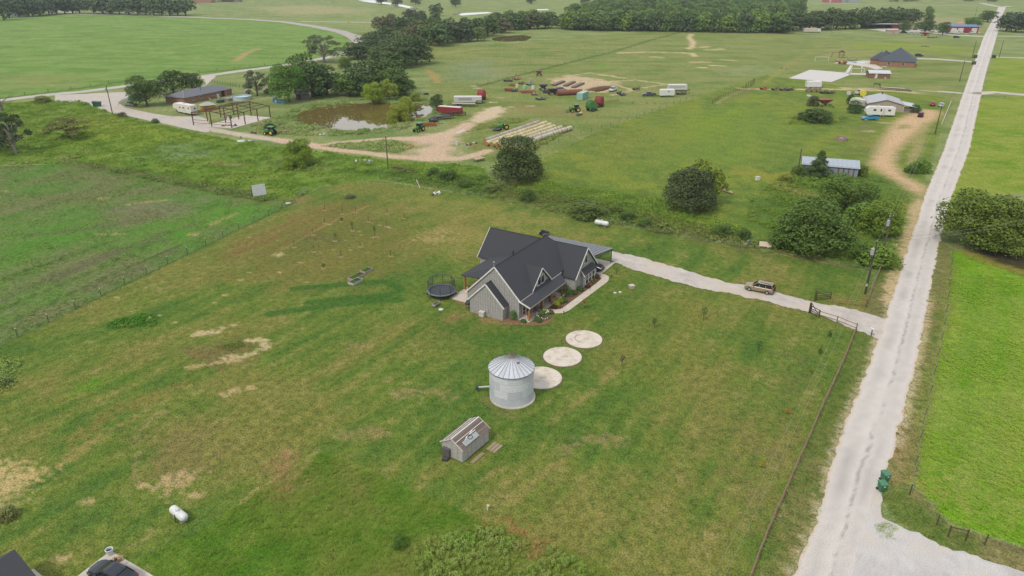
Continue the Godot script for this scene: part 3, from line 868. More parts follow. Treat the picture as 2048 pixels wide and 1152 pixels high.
func build_roads() -> void:
	road("main_road", [15.6, -31.6, 23.5, -43.3, 28, -49.8, 34.1, -60.1, 44.5, -75.7, 58.2, -97, 65.6, -108.8, 80.1, -131.7, 91.7, -150.1, 121.5, -195.4, 221.1, -350.6, 363.8, -571.6, 547.8, -851, 672.6, -1041.9], [21, -31.6, 28.9, -43.3, 34.4, -51.8, 40.2, -60.1, 50.5, -75.7, 63.8, -97, 71.2, -108.8, 85.7, -131.7, 95.2, -146.5, 128.7, -195.4, 228.8, -350.6, 373.8, -571.6, 556.3, -851, 683, -1041.9], "e2dcd6", "seal", 0.24, 0.03, 0.35, 26)
	road("farm_driveway", [17.8, -117.5, 21.8, -115.1, 27.1, -110.7, 31.2, -106.6, 35, -103.4, 41.3, -100.1, 45.9, -96.1, 52.1, -92.8, 54.5, -90.2], [17.2, -112.8, 20.7, -108.8, 25.7, -104.4, 29.9, -101.2, 35.4, -98.4, 38.4, -96.6, 44, -92.8, 47.2, -88.8, 50.6, -83.6], "dbd3cb", "gravel", 0.35, 0.025, 0.35, 14)
	road("corner_driveway", [35.6, -54.2, 35.6, -53.7, 35.3, -52.5, 34, -50.1, 35.1, -49.5, 36.6, -47.7, 39.5, -45.6, 42.8, -43.4, 50, -39.4], [35, -53.5, 33.1, -50.4, 31, -47.3, 29, -44.4, 27.9, -42.8, 25.5, -38, 26.1, -36.7, 27.2, -35.9, 30, -35, 32.5, -33.1, 35, -31.6, 41.3, -28.9], "dedcda", "gravel", 0.5, 0.037, 0.5, 26)
	lane("field_lane", [189.3, -293.4, 199.7, -298.6, 207.7, -290.9, 248.8, -278.9], 5.5, "d6d0c8")
	lane("gravel_spur", [185, -294.7, 182, -298.6, 177.6, -299.9], 3.5, "d2ccc2", 0.026)
	lane("brick_house_driveway", [230.1, -420.2, 241.3, -417.7, 248.5, -410.4, 255.5, -403.3], 6.5, "d4cec6")
	lane("field_track", [277.6, -427.8, 295.4, -422.7, 335.5, -417.7], 4.5, "d0cac2")
	lane("yard_driveway", [307.1, -620.5, 323.8, -620.5, 339, -610.1, 342.8, -580.8, 362.6, -567.1], 9.0, "dcd8d2", 0.028, 1.2)
	lane("yard_apron", [310.5, -625.9, 332, -636.8, 355.9, -625.9, 374, -600], 26.0, "d9d4cc", 0.024, 2.0)
	lane("far_lane", [371.5, -571.6, 391.6, -567.1, 514.6, -554], 5.0, "cfc9bf")
	lane("junction_lane", [728.2, -1172.5, 692.8, -1087.4, 677.5, -1041.9, 707.9, -1071.8], 9.0, "d0cabf", 0.04)
	lane("distant_lane", [462.7, -1172.5, 524.2, -1136.9, 604.1, -1103.4, 674.8, -1087.4], 6.0, "cfc9b8")
	lane("county_road", [-223.6, -238.8, -198.9, -277.7, -189.4, -290.9, -178.2, -299.9, -167.7, -316.6, -157.7, -333.6, -146.9, -347, -136.7, -365.3, -122.7, -385.5, -109.5, -417.7, -101.6, -446.7, -99, -479.9], 6.2, "cfcbc5")
	lane("highway", [-590.3, -961.2, -501.2, -871, -406, -841.3, -320.9, -795.9, -269.9, -770.9, -222.5, -732.5, -177.6, -672, -142.3, -615.3, -122.9, -571.6, -107.4, -525.7, -97, -483.1, -92.3, -438.4], 11.0, "bdb9b5", 0.045, 0.2)
	lane("highway_branch", [-209.8, -739.9, -168.6, -732.5, -130.6, -725.3, -78.1, -711.2], 8.0, "c6c2ba", 0.04)
	road("loop_driveway", [-185.4, -290.9, -175.6, -293.4, -169.8, -296, -159, -299.9, -151.3, -296, -153.1, -281.2, -150.7, -273.2, -142.7, -262.5, -128.3, -251.5, -117.4, -245, -107.9, -245, -102.4, -238.8], [-174.8, -273.2, -165.6, -275.4, -154.3, -263.5, -144.4, -253.5, -132.1, -245, -121.5, -237.1, -111.8, -230.4, -103.4, -224, -99, -221, -96.8, -219.5, -95.7, -218.7, -94.7, -219.5], "d3ccc3", "gravel", 0.3, 0.035, 1.0, 14)
	road("house_drive", [-147.7, -340.2, -143.3, -336.9, -135, -318.1, -135.7, -310.9], [-144.7, -350.6, -141, -345.3, -136.6, -325.7, -131.4, -303.9], "d6cfc6", "gravel", 0.3, 0.04, 1.0, 10)

# ---------- farmhouse ----------
func plate(s: Sh, pts: Array, thick := 0.14) -> Sh:
	# a convex roof slab, given by its upper corners
	var n := Vector3.ZERO
	for k in range(1, pts.size() - 1): n += (pts[k + 1] - pts[0]).cross(pts[k] - pts[0])
	if n.y < 0: n = -n
	n = n.normalized()
	var d := n * thick
	var m := Vector3.ZERO
	for p in pts: m += p
	m /= pts.size()
	for k in range(1, pts.size() - 1):
		s.tri(pts[0], pts[k], pts[k + 1], n)
		s.tri(pts[0] - d, pts[k] - d, pts[k + 1] - d, -n)
	for k in pts.size():
		var a: Vector3 = pts[k]
		var b: Vector3 = pts[(k + 1) % pts.size()]
		s.quad(a, b, b - d, a - d, (a + b) / 2 - m)
	return s

func window(parent: Node, c: Vector3, w: float, h: float, turn: float, panes := 1, bars := 0, frame_hex := "e8e6e0") -> void:
	# stands in its wall, glass facing local +z after the turn
	var t := Transform3D(Basis(Vector3.UP, turn), c)
	var fr := Sh.new()
	var f := 0.09
	fr.boxt(t * Transform3D(Basis(), Vector3(0, h / 2, 0.0)), Vector3(w + 2 * f, f, 0.1))
	fr.boxt(t * Transform3D(Basis(), Vector3(0, -h / 2, 0.0)), Vector3(w + 2 * f, f, 0.12))
	for k in panes + 1:
		fr.boxt(t * Transform3D(Basis(), Vector3(-w / 2 + w * k / panes, 0, 0.0)), Vector3(f, h - 0.06, 0.095))
	for k in bars:
		fr.boxt(t * Transform3D(Basis(), Vector3(0, -h / 2 + h * (k + 1) / (bars + 1), 0.0)), Vector3(w, f * 0.6, 0.085))
	var o := obj("window", fr, mc(frame_hex, 0.5), parent)
	for k in panes:
		var g := Sh.new()
		g.boxt(t * Transform3D(Basis(), Vector3(-w / 2 + w * (k + 0.5) / panes, 0, 0.0)), Vector3(w / panes - f * 0.9, h - 0.07, 0.05))
		obj("pane", g, glass(), o)

func gable_wall(parent: Node, poly: Array, t: Transform3D, wall: Material, batten: Material, gap := 0.42, tall := 3.0) -> void:
	# poly [x, y ...] in the wall's own plane; battens stand proud on local +z
	var s := Sh.new()
	s.extrude(poly, t, 0.16)
	obj("wall", s, wall, parent)
	var pp := poly2(poly)
	var lo := 1e9
	var hi := -1e9
	for p in pp:
		lo = minf(lo, p.x); hi = maxf(hi, p.x)
	var x := lo + gap * 0.5
	while x < hi - 0.1:
		var ys := []
		for k in pp.size():
			var a := pp[k]
			var b := pp[(k + 1) % pp.size()]
			if (a.x > x) != (b.x > x): ys.append(a.y + (x - a.x) / (b.x - a.x) * (b.y - a.y))
		ys.sort()
		if ys.size() >= 2 and ys[-1] - ys[0] > 0.3:
			var bs := Sh.new()
			bs.boxt(t * Transform3D(Basis(), Vector3(x, (ys[0] + ys[-1]) / 2, 0.1)), Vector3(0.07, ys[-1] - ys[0] - 0.05, 0.05))
			obj("batten", bs, batten, parent)
		x += gap

func P(a: float, b: float, h: float) -> Vector3:
	return Vector3(a, h, -b)

func build_farmhouse() -> void:
	var at := Vector2(1.06, -90.26)
	var turn := 1.0210
	var hs := thing("farmhouse", "grey board-and-batten farmhouse with steep charcoal shingle roof and white gable trim", "house", at, turn)
	var wall := mc("b4b2b0", 0.8)
	var batten := mc("afadab", 0.8)
	var roof := mc("44464b", 0.92, 0.0, "shingle")
	var trim := mc("f4f2ee", 0.6)
	var wood := mc("b98c58", 0.7, 0.0, "wood")
	var conc := mc("dcd2c4", 0.85, 0.0, "concrete")
	# walls; transforms: x along the wall, z out of it
	var tg := Transform3D(Basis(Vector3(0, 0, 1), Vector3.UP, Vector3(-1, 0, 0)), Vector3(0, 0, 0))
	# gable end at a = 0: wall x runs along local z = -b
	gable_wall(hs, [-9.0, 0, 0, 0, 0, 3.1, -4.1, 7.15, -9.0, 2.45], tg, wall, batten)
	gable_wall(hs, [-7.6, 0, -1.9, 0, -1.9, 2.2, -4.75, 5.0, -7.6, 2.2], tg.translated(Vector3(-1.4, 0, 0)), wall, batten)
	var right := Transform3D(Basis(), Vector3.ZERO)  # wall facing local +z (towards -b)
	gable_wall(hs, [-1.32, 0, -0.08, 0, -0.08, 2.15, -1.32, 2.15], right.translated(Vector3(0, 0, -1.98)), wall, batten)
	gable_wall(hs, [-1.32, 0, -0.08, 0, -0.08, 2.15, -1.32, 2.15], Transform3D(Basis(Vector3.UP, PI), Vector3(-1.4, 0, -7.52)), wall, batten)
	gable_wall(hs, [0.1, 0, 12.8, 0, 12.8, 3.0, 0.1, 3.0], right.translated(Vector3(0, 0, -0.1)), wall, batten, 0.6)
	gable_wall(hs, [0.1, 0, 12.8, 0, 12.8, 2.6, 0.1, 2.6], right.translated(Vector3(0, 0, -8.9)), wall, batten, 1.2)
	gable_wall(hs, [12.8, 0, 20.0, 0, 20.0, 2.55, 16.4, 6.1, 12.8, 2.55], right.translated(Vector3(0, 0, 2.4)), wall, batten)
	gable_wall(hs, [12.8, 0, 20.0, 0, 20.0, 2.55, 16.4, 6.1, 12.8, 2.55], right.translated(Vector3(0, 0, -15.3)), wall, batten, 0.8)
	gable_wall(hs, [-15.2, 0, 2.3, 0, 2.3, 2.5, -15.2, 2.5], tg.translated(Vector3(12.88, 0, 0)), wall, batten)
	gable_wall(hs, [-15.2, 0, 2.3, 0, 2.3, 2.5, -15.2, 2.5], tg.translated(Vector3(19.92, 0, 0)), wall, batten, 1.2)
	# roofs
	var rm := obj("main_roof", roof_main(), roof, hs)
	var rw := Sh.new()
	plate(rw, [P(12.4, -2.75, 2.35), P(16.4, -2.75, 6.35), P(16.4, 15.6, 6.35), P(12.4, 15.6, 2.35)])
	plate(rw, [P(20.4, -2.75, 2.35), P(16.4, -2.75, 6.35), P(16.4, 15.6, 6.35), P(20.4, 15.6, 2.35)])
	obj("wing_roof", rw, roof, hs)
	var rb := Sh.new()
	plate(rb, [P(-1.6, 1.65, 2.12), P(-1.6, 4.75, 5.22), P(0.02, 4.75, 5.22), P(0.02, 1.65, 2.12)])
	plate(rb, [P(-1.6, 7.85, 2.12), P(-1.6, 4.75, 5.22), P(0.02, 4.75, 5.22), P(0.02, 7.85, 2.12)])
	obj("annex_roof", rb, roof, hs)
	var rp := Sh.new()
	plate(rp, [P(-0.25, 0.1, 3.22), P(12.3, 0.1, 3.22), P(10.5, -1.95, 2.5), P(-0.25, -1.95, 2.5)], 0.12)
	obj("porch_roof", rp, roof, hs)
	var rt := Sh.new()
	plate(rt, [P(4.2, 13.3, 2.5), P(8.6, 7.3, 4.15), P(12.9, 7.3, 4.15), P(12.9, 13.3, 2.5)], 0.14)
	plate(rt, [P(4.2, 13.3, 2.5), P(8.6, 7.3, 4.15), P(4.2, 8.4, 2.9)], 0.14)
	obj("patio_roof", rt, roof, hs)
	# white bargeboards
	var bb := [[P(-0.24, -0.3, 2.92), P(-0.24, 4.1, 7.42)], [P(-0.24, 9.25, 2.28), P(-0.24, 4.1, 7.42)], [P(-1.64, 1.6, 1.98), P(-1.64, 4.75, 5.12)], [P(-1.64, 7.9, 1.98), P(-1.64, 4.75, 5.12)],
		[P(12.35, -2.79, 2.22), P(16.4, -2.79, 6.24)], [P(20.45, -2.79, 2.22), P(16.4, -2.79, 6.24)], [P(12.35, 15.66, 2.22), P(16.4, 15.66, 6.24)], [P(20.45, 15.66, 2.22), P(16.4, 15.66, 6.24)], [P(-0.29, 0.05, 3.1), P(-0.29, -1.98, 2.38)]]
	for e in bb: obj("bargeboard", Sh.new().bar(e[0], e[1], 0.07, 0.2), trim, hs)
	for e in [[-0.2, 3.3], [8.9, 12.2]]: obj("gutter", Sh.new().bar(P(e[0], -0.34, 3.06), P(e[1], -0.34, 3.06), 0.1, 0.1), mc("c9c7c0", 0.5), hs)
	obj("porch_gutter", Sh.new().bar(P(-0.2, -2.0, 2.42), P(10.5, -2.0, 2.42), 0.1, 0.1), mc("9a988f", 0.5), hs)
	for a in [2.4, 9.4]: obj("downspout", Sh.new().bar(P(a, -0.34, 3.0), P(a, -0.6, 2.86), 0.08, 0.08), mc("c9c7c0", 0.5), hs)
	# dormer
	var dr := Node3D.new()
	dr.name = "dormer"
	hs.add_child(dr)
	gable_wall(dr, [3.55, 3.12, 8.8, 3.12, 6.17, 5.75], right.translated(Vector3(0, 0, -0.05)), wall, batten, 0.45)
	var ds := Sh.new()
	plate(ds, [P(3.3, -0.25, 3.25), P(6.17, -0.25, 6.05), P(6.17, 3.0, 6.05), P(3.3, 0.3, 3.25)], 0.12)
	plate(ds, [P(9.05, -0.25, 3.25), P(6.17, -0.25, 6.05), P(6.17, 3.0, 6.05), P(9.05, 0.3, 3.25)], 0.12)
	obj("dormer_roof", ds, roof, dr)
	for x in [3.3, 9.05]: obj("bargeboard", Sh.new().bar(P(x, -0.3, 3.16), P(6.17, -0.3, 5.95), 0.06, 0.16), trim, dr)
	window(hs, P(6.1, -0.06, 4.05), 2.0, 1.3, 0.0, 2)
	# windows and doors
	window(hs, P(16.3, -2.53, 4.4), 1.0, 1.35, 0.0, 1)
	# bay
	var bay := Sh.new()
	bay.slab(14.9, 19.2, 0, 2.15, 2.4, 3.05)
	obj("bay", bay, wall, hs)
	var br := Sh.new()
	plate(br, [P(14.6, -2.45, 3.2), P(18.6, -2.45, 3.2), P(19.5, -3.25, 2.15), P(14.6, -3.25, 2.15)], 0.1)
	obj("bay_roof", br, roof, hs)
	obj("bargeboard", Sh.new().bar(P(14.56, -2.47, 3.1), P(14.56, -3.28, 2.06), 0.06, 0.14), trim, hs)
	for k in 3: window(hs, P(15.75 + k * 1.15, -3.08, 1.2), 0.9, 1.55, 0.0, 1, 1)
	# porch
	obj("porch_slab", Sh.new().slab(-0.1, 11.0, 0.02, 0.14, 0.0, 1.75), conc, hs)
	for a in [0.25, 4.2, 6.9, 10.2]:
		obj("porch_post", Sh.new().box(P(a, -1.5, 1.27), Vector3(0.2, 2.3, 0.2)), wood, hs)
	obj("porch_beam", Sh.new().bar(P(0, -1.5, 2.45), P(10.4, -1.5, 2.45), 0.14, 0.2), wood, hs)
	for a in [1.35, 2.35]:
		window(hs, P(a, 0.0, 1.22), 0.8, 1.95, 0.0, 1, 2, "f2f0ec")
	for a in [5.4, 8.2]: window(hs, P(a, 0.0, 1.6), 1.2, 1.3, 0.0, 2, 1)
	obj("front_door", Sh.new().box(P(6.8, 0.0, 1.2), Vector3(1.0, 2.05, 0.08)), mc("6a4a30", 0.6), hs)
	# rear patio
	obj("patio_slab", Sh.new().slab(0.6, 12.8, 0.01, 0.1, -12.9, -9.0), conc, hs)
	for a in [4.5, 8.5]: obj("patio_post", Sh.new().box(P(a, 12.75, 1.25), Vector3(0.24, 2.5, 0.24)), wood, hs)
	# roof fittings
	obj("vent_pipe", Sh.new().cyl(P(3.6, 6.6, 4.9), P(3.6, 6.6, 6.3), 0.06), mc("c8c4ba", 0.5), hs)
	obj("vent_cap", Sh.new().cyl(P(3.6, 6.6, 6.3), P(3.6, 6.6, 6.42), 0.2, 0.1), mc("d8d4b8", 0.5), hs)
	obj("roof_vent", Sh.new().cyl(P(13.0, 9.0, 3.2), P(13.0, 9.0, 4.6), 0.12), mc("3a3c40", 0.7), hs)
	# carport
	var cp := thing("carport", "steel carport with a grey ribbed metal roof joined to the farmhouse garage side", "carport", at, turn)
	var cr := Sh.new()
	plate(cr, [P(20.6, -2.0, 3.45), P(26.9, -2.6, 2.75), P(26.6, 9.5, 2.8), P(20.6, 9.5, 3.45)], 0.08)
	obj("roof", cr, mc("8b8f96", 0.45, 0.35), cp)
	for k in 19:
		var b := -1.6 + k * 0.6
		obj("seam", Sh.new().bar(P(20.7, b, 3.47), P(26.6, b, 2.815), 0.05, 0.05), mc("7b7f86", 0.45, 0.35), cp)
	var post := mc("4a4c52", 0.6, 0.2)
	for p in [[26.7, -2.4], [26.5, 3.4], [26.4, 9.2], [21.2, -1.7]]: obj("post", Sh.new().box(P(p[0], p[1], 1.38), Vector3(0.12, 2.75, 0.12)), post, cp)
	var tr := Sh.new()
	tr.bar(P(21.0, -2.05, 3.28), P(26.8, -2.55, 2.62), 0.07, 0.09).bar(P(21.0, -2.05, 2.75), P(26.8, -2.55, 2.4), 0.07, 0.07)
	for k in 9:
		var u0 := k / 9.0
		var u1 := (k + 0.5) / 9.0
		tr.bar(P(lerpf(21, 26.8, u0), lerpf(-2.05, -2.55, u0), lerpf(3.28, 2.62, u0)), P(lerpf(21, 26.8, u1), lerpf(-2.05, -2.55, u1), lerpf(2.75, 2.4, u1)), 0.04, 0.04)
		var u2 := (k + 1) / 9.0
		tr.bar(P(lerpf(21, 26.8, u1), lerpf(-2.05, -2.55, u1), lerpf(2.75, 2.4, u1)), P(lerpf(21, 26.8, u2), lerpf(-2.05, -2.55, u2), lerpf(3.28, 2.62, u2)), 0.04, 0.04)
	obj("truss", tr, post, cp)
	var cs := thing("carport_slab", "pale concrete slab under and beside the carport", "concrete slab", at, turn)
	obj("slab", Sh.new().slab(20.2, 27.2, 0.0, 0.06, -11.5, 3.0), conc, cs)
	# curved garden path along the planting bed
	var walk := [4.14, -2.18, 3.9, -1.75, 5.2, -1.75, 5.4, -2.4, 5.75, -3.0, 6.5, -3.55, 18.9, -3.95, 20.0, -3.8, 20.4, -3.0, 20.4, -2.6, 21.6, -2.6, 21.6, -3.6, 21.2, -4.5, 20.0, -5.05, 18.9, -5.2, 6.6, -4.75, 5.2, -4.35, 4.4, -3.2]
	var flat := []
	for k in range(0, walk.size(), 2):
		flat.append_array([walk[k], -walk[k + 1]])
	var pw := thing("garden_path", "pale concrete path curving from the front porch to the carport", "path", at, turn)
	structure(pw)
	flat_slab("slab", flat, conc, 0.05, pw, 0.06)
	# planting beds
	var mulch := mc("7a604c", 0.95, 0.0, "straw")
	var bed := thing("planting_bed", "dark mulch planting bed between the porch wall and the curved path", "flower bed", at, turn)
	flat_slab("mulch", [5.3, 1.8, 12.7, 1.8, 12.7, 2.5, 14.8, 2.5, 14.8, 3.1, 19.3, 3.1, 19.3, 2.5, 20.3, 2.5, 20.3, 3.0, 19.8, 3.7, 18.9, 3.88, 6.5, 3.5, 5.8, 2.95], mulch, 0.04, bed, 0.05)
	var bed2 := thing("corner_bed", "reddish brown mulch bed at the near corner of the farmhouse", "flower bed", at, turn)
	flat_slab("mulch", [-1.5, -2.0, -0.2, -2.0, -0.2, 1.9, 3.8, 1.9, 3.7, 3.0, 2.4, 4.1, 0.7, 4.0, -0.6, 2.4, -1.6, 0.2, -2.4, -1.2], mc("96745a", 0.95, 0.0, "straw"), 0.035, bed2, 0.04)
	for k in 14:
		var u := k / 13.0
		var q := Vector3(lerpf(-2.2, 3.6, u), 0.06, lerpf(-1.0, 3.2, u) + sin(u * PI) * 1.6)
		obj("edging_stone", Sh.new().ball(q, Vector3(0.16, 0.1, 0.16), 6, 4), mc("9a9084", 0.9), bed2)
	# things on the porch and about the house
	for e in [[1.0, -1.1, "orange wooden rocking chair at the near end of the porch", 0.4, "b0643a"], [3.2, -0.9, "brown wooden chair on the middle of the porch", 0.2, "8a5a3a"], [8.6, -1.0, "orange wooden rocking chair at the far end of the porch", 0.3, "b46a44"]]:
		var wp := local_to(at, turn, e[0], e[1])
		chair("porch_chair", e[2], wp, turn + e[3], e[4])
	for e in [[5.0, -0.9, "small potted plant beside the porch steps", 0.5], [4.7, -1.2, "low potted plant near the middle porch post", 0.4], [7.4, -1.0, "tall potted plant against the porch wall", 0.7]]:
		var wp := local_to(at, turn, e[0], e[1])
		var pt := thing("potted_plant", e[2], "plant", wp, 0.0, "pots on the porch", 0.14)
		obj("pot", Sh.new().lathe([0.0, 0.0, 0.16, 0.0, 0.22, 0.35, 0.19, 0.36, 0.17, 0.3, 0.0, 0.3], Vector3.ZERO, 12), mc("707a80", 0.6), pt)
		obj("leaves", leaf_cloud(31, [[Vector3(0, 0.35 + e[3] * 0.4, 0), Vector3(0.25, e[3] * 0.45, 0.25)]], 90, 0.12), leaf_mat("6b8a3a"), pt)
	var wp := local_to(at, turn, -1.9, 5.2)
	var gen := thing("generator", "white metal generator box against the grey annex wall", "generator", wp, turn)
	obj("housing", Sh.new().box(Vector3(0, 0.4, 0), Vector3(0.55, 0.7, 0.8)), mc("d4d4d0", 0.5), gen)
	obj("lid", Sh.new().box(Vector3(0, 0.79, 0), Vector3(0.6, 0.08, 0.86)), mc("e2e2de", 0.5), gen)
	obj("conduit", Sh.new().bar(Vector3(0.3, 0.6, 0.75), Vector3(0.42, 1.5, 0.9), 0.06, 0.06), mc("b8b8b4", 0.5), gen)
	wp = local_to(at, turn, -0.6, 8.35)
	var gl := thing("barbecue_grill", "black barbecue grill on legs behind the annex corner", "grill", wp, turn)
	obj("firebox", Sh.new().extrude([-0.55, 0.0, 0.55, 0.0, 0.6, 0.25, 0.45, 0.5, 0.0, 0.6, -0.45, 0.5, -0.6, 0.25], Transform3D(Basis(), Vector3(0, 0.75, 0)), 0.6), mc("34363a", 0.5), gl)
	for q in [[-0.5, -0.25], [0.5, -0.25], [-0.5, 0.25], [0.5, 0.25]]: obj("leg", Sh.new().box(Vector3(q[0], 0.38, q[1]), Vector3(0.06, 0.76, 0.06)), mc("34363a", 0.5), gl)
	obj("shelf", Sh.new().box(Vector3(0.85, 0.85, 0), Vector3(0.45, 0.05, 0.5)), mc("4a4a4a", 0.5), gl)
	wp = local_to(at, turn, 4.9, 12.0)
	var bl := thing("patio_barrel", "brown wooden half barrel beside the patio post", "barrel", wp, 0.0, "", 0.1)
	obj("staves", Sh.new().lathe([0.0, 0.0, 0.25, 0.0, 0.33, 0.3, 0.28, 0.62, 0.24, 0.6, 0.0, 0.55], Vector3.ZERO, 14), mc("8a4a2a", 0.7, 0.0, "wood"), bl)
	for y in [0.15, 0.48]: obj("hoop", Sh.new().lathe([0.315, y, 0.325, y + 0.05], Vector3.ZERO, 14), mc("4a4440", 0.5), bl)
	# lawn lamps on the path edge
	for e in [[20.9, -5.05, "small black path light at the outer bend of the path"], [5.0, -4.6, "small black path light at the porch end of the path"]]:
		wp = local_to(at, turn, e[0], e[1])
		var pl := thing("path_light", e[2], "path light", wp)
		obj("stake", Sh.new().cyl(Vector3.ZERO, Vector3(0, 0.4, 0), 0.03), mc("303030", 0.6), pl)
		obj("hood", Sh.new().cyl(Vector3(0, 0.38, 0), Vector3(0, 0.48, 0), 0.12, 0.04), mc("303030", 0.6), pl)

func roof_main() -> Sh:
	var s := Sh.new()
	plate(s, [P(-0.2, -0.3, 3.15), P(-0.2, 4.1, 7.55), P(15.0, 4.1, 7.55), P(19.4, -0.3, 3.15)])
	plate(s, [P(-0.2, 9.25, 2.4), P(-0.2, 4.1, 7.55), P(15.0, 4.1, 7.55), P(15.0, 9.25, 2.4)])
	plate(s, [P(15.0, 9.2, 2.45), P(15.0, 4.1, 7.55), P(19.4, -0.3, 3.15), P(19.4, 4.1, 3.15)])
	return s

func local_to(at: Vector2, turn: float, a: float, b: float) -> Vector2:
	var v := Basis(Vector3.UP, turn) * Vector3(a, 0, -b)
	return at + Vector2(v.x, v.z)

func chair(called: String, label: String, at: Vector2, turn: float, hex: String, y := 0.14) -> void:
	var t := thing(called, label, "chair", at, turn, "", y)
	var m := mc(hex, 0.7, 0.0, "wood")
	obj("seat", Sh.new().box(Vector3(0, 0.42, 0), Vector3(0.55, 0.06, 0.55)), m, t)
	obj("backrest", Sh.new().boxt(Transform3D(Basis(Vector3.RIGHT, -0.25), Vector3(0, 0.85, -0.32)), Vector3(0.55, 0.85, 0.06)), m, t)
	for s in [-1, 1]:
		for z in [-0.22, 0.22]: obj("leg", Sh.new().box(Vector3(0.24 * s, 0.2, z), Vector3(0.06, 0.4, 0.06)), m, t)
		obj("armrest", Sh.new().box(Vector3(0.27 * s, 0.64, 0.0), Vector3(0.09, 0.05, 0.6)), m, t)

# ---------- vehicles ----------
func ring(x: float, w: float, y0: float, y1: float, top := 1.0, ch := 0.1) -> Array:
	return [Vector3(x, y0, -w * 0.96), Vector3(x, y0 + ch, -w), Vector3(x, y1 - ch, -w * lerpf(1.0, top, 0.6)), Vector3(x, y1, -w * top + 0.05), Vector3(x, y1, w * top - 0.05), Vector3(x, y1 - ch, w * lerpf(1.0, top, 0.6)), Vector3(x, y0 + ch, w), Vector3(x, y0, w * 0.96)]

func wheels(t: Node, xsw: Array, zw: float, r: float, w: float, rim: String) -> void:
	for x in xsw:
		for s in [-1, 1]:
			var ty := obj("wheel", Sh.new().cyl(Vector3(x, r, s * (zw - w)), Vector3(x, r, s * zw), r, r, 14), mc("26262a", 0.85), t)
			obj("rim", Sh.new().cyl(Vector3(x, r, s * (zw - 0.02)), Vector3(x, r, s * (zw + 0.015)), r * 0.62, r * 0.55, 12), mc(rim, 0.4, 0.4), ty)

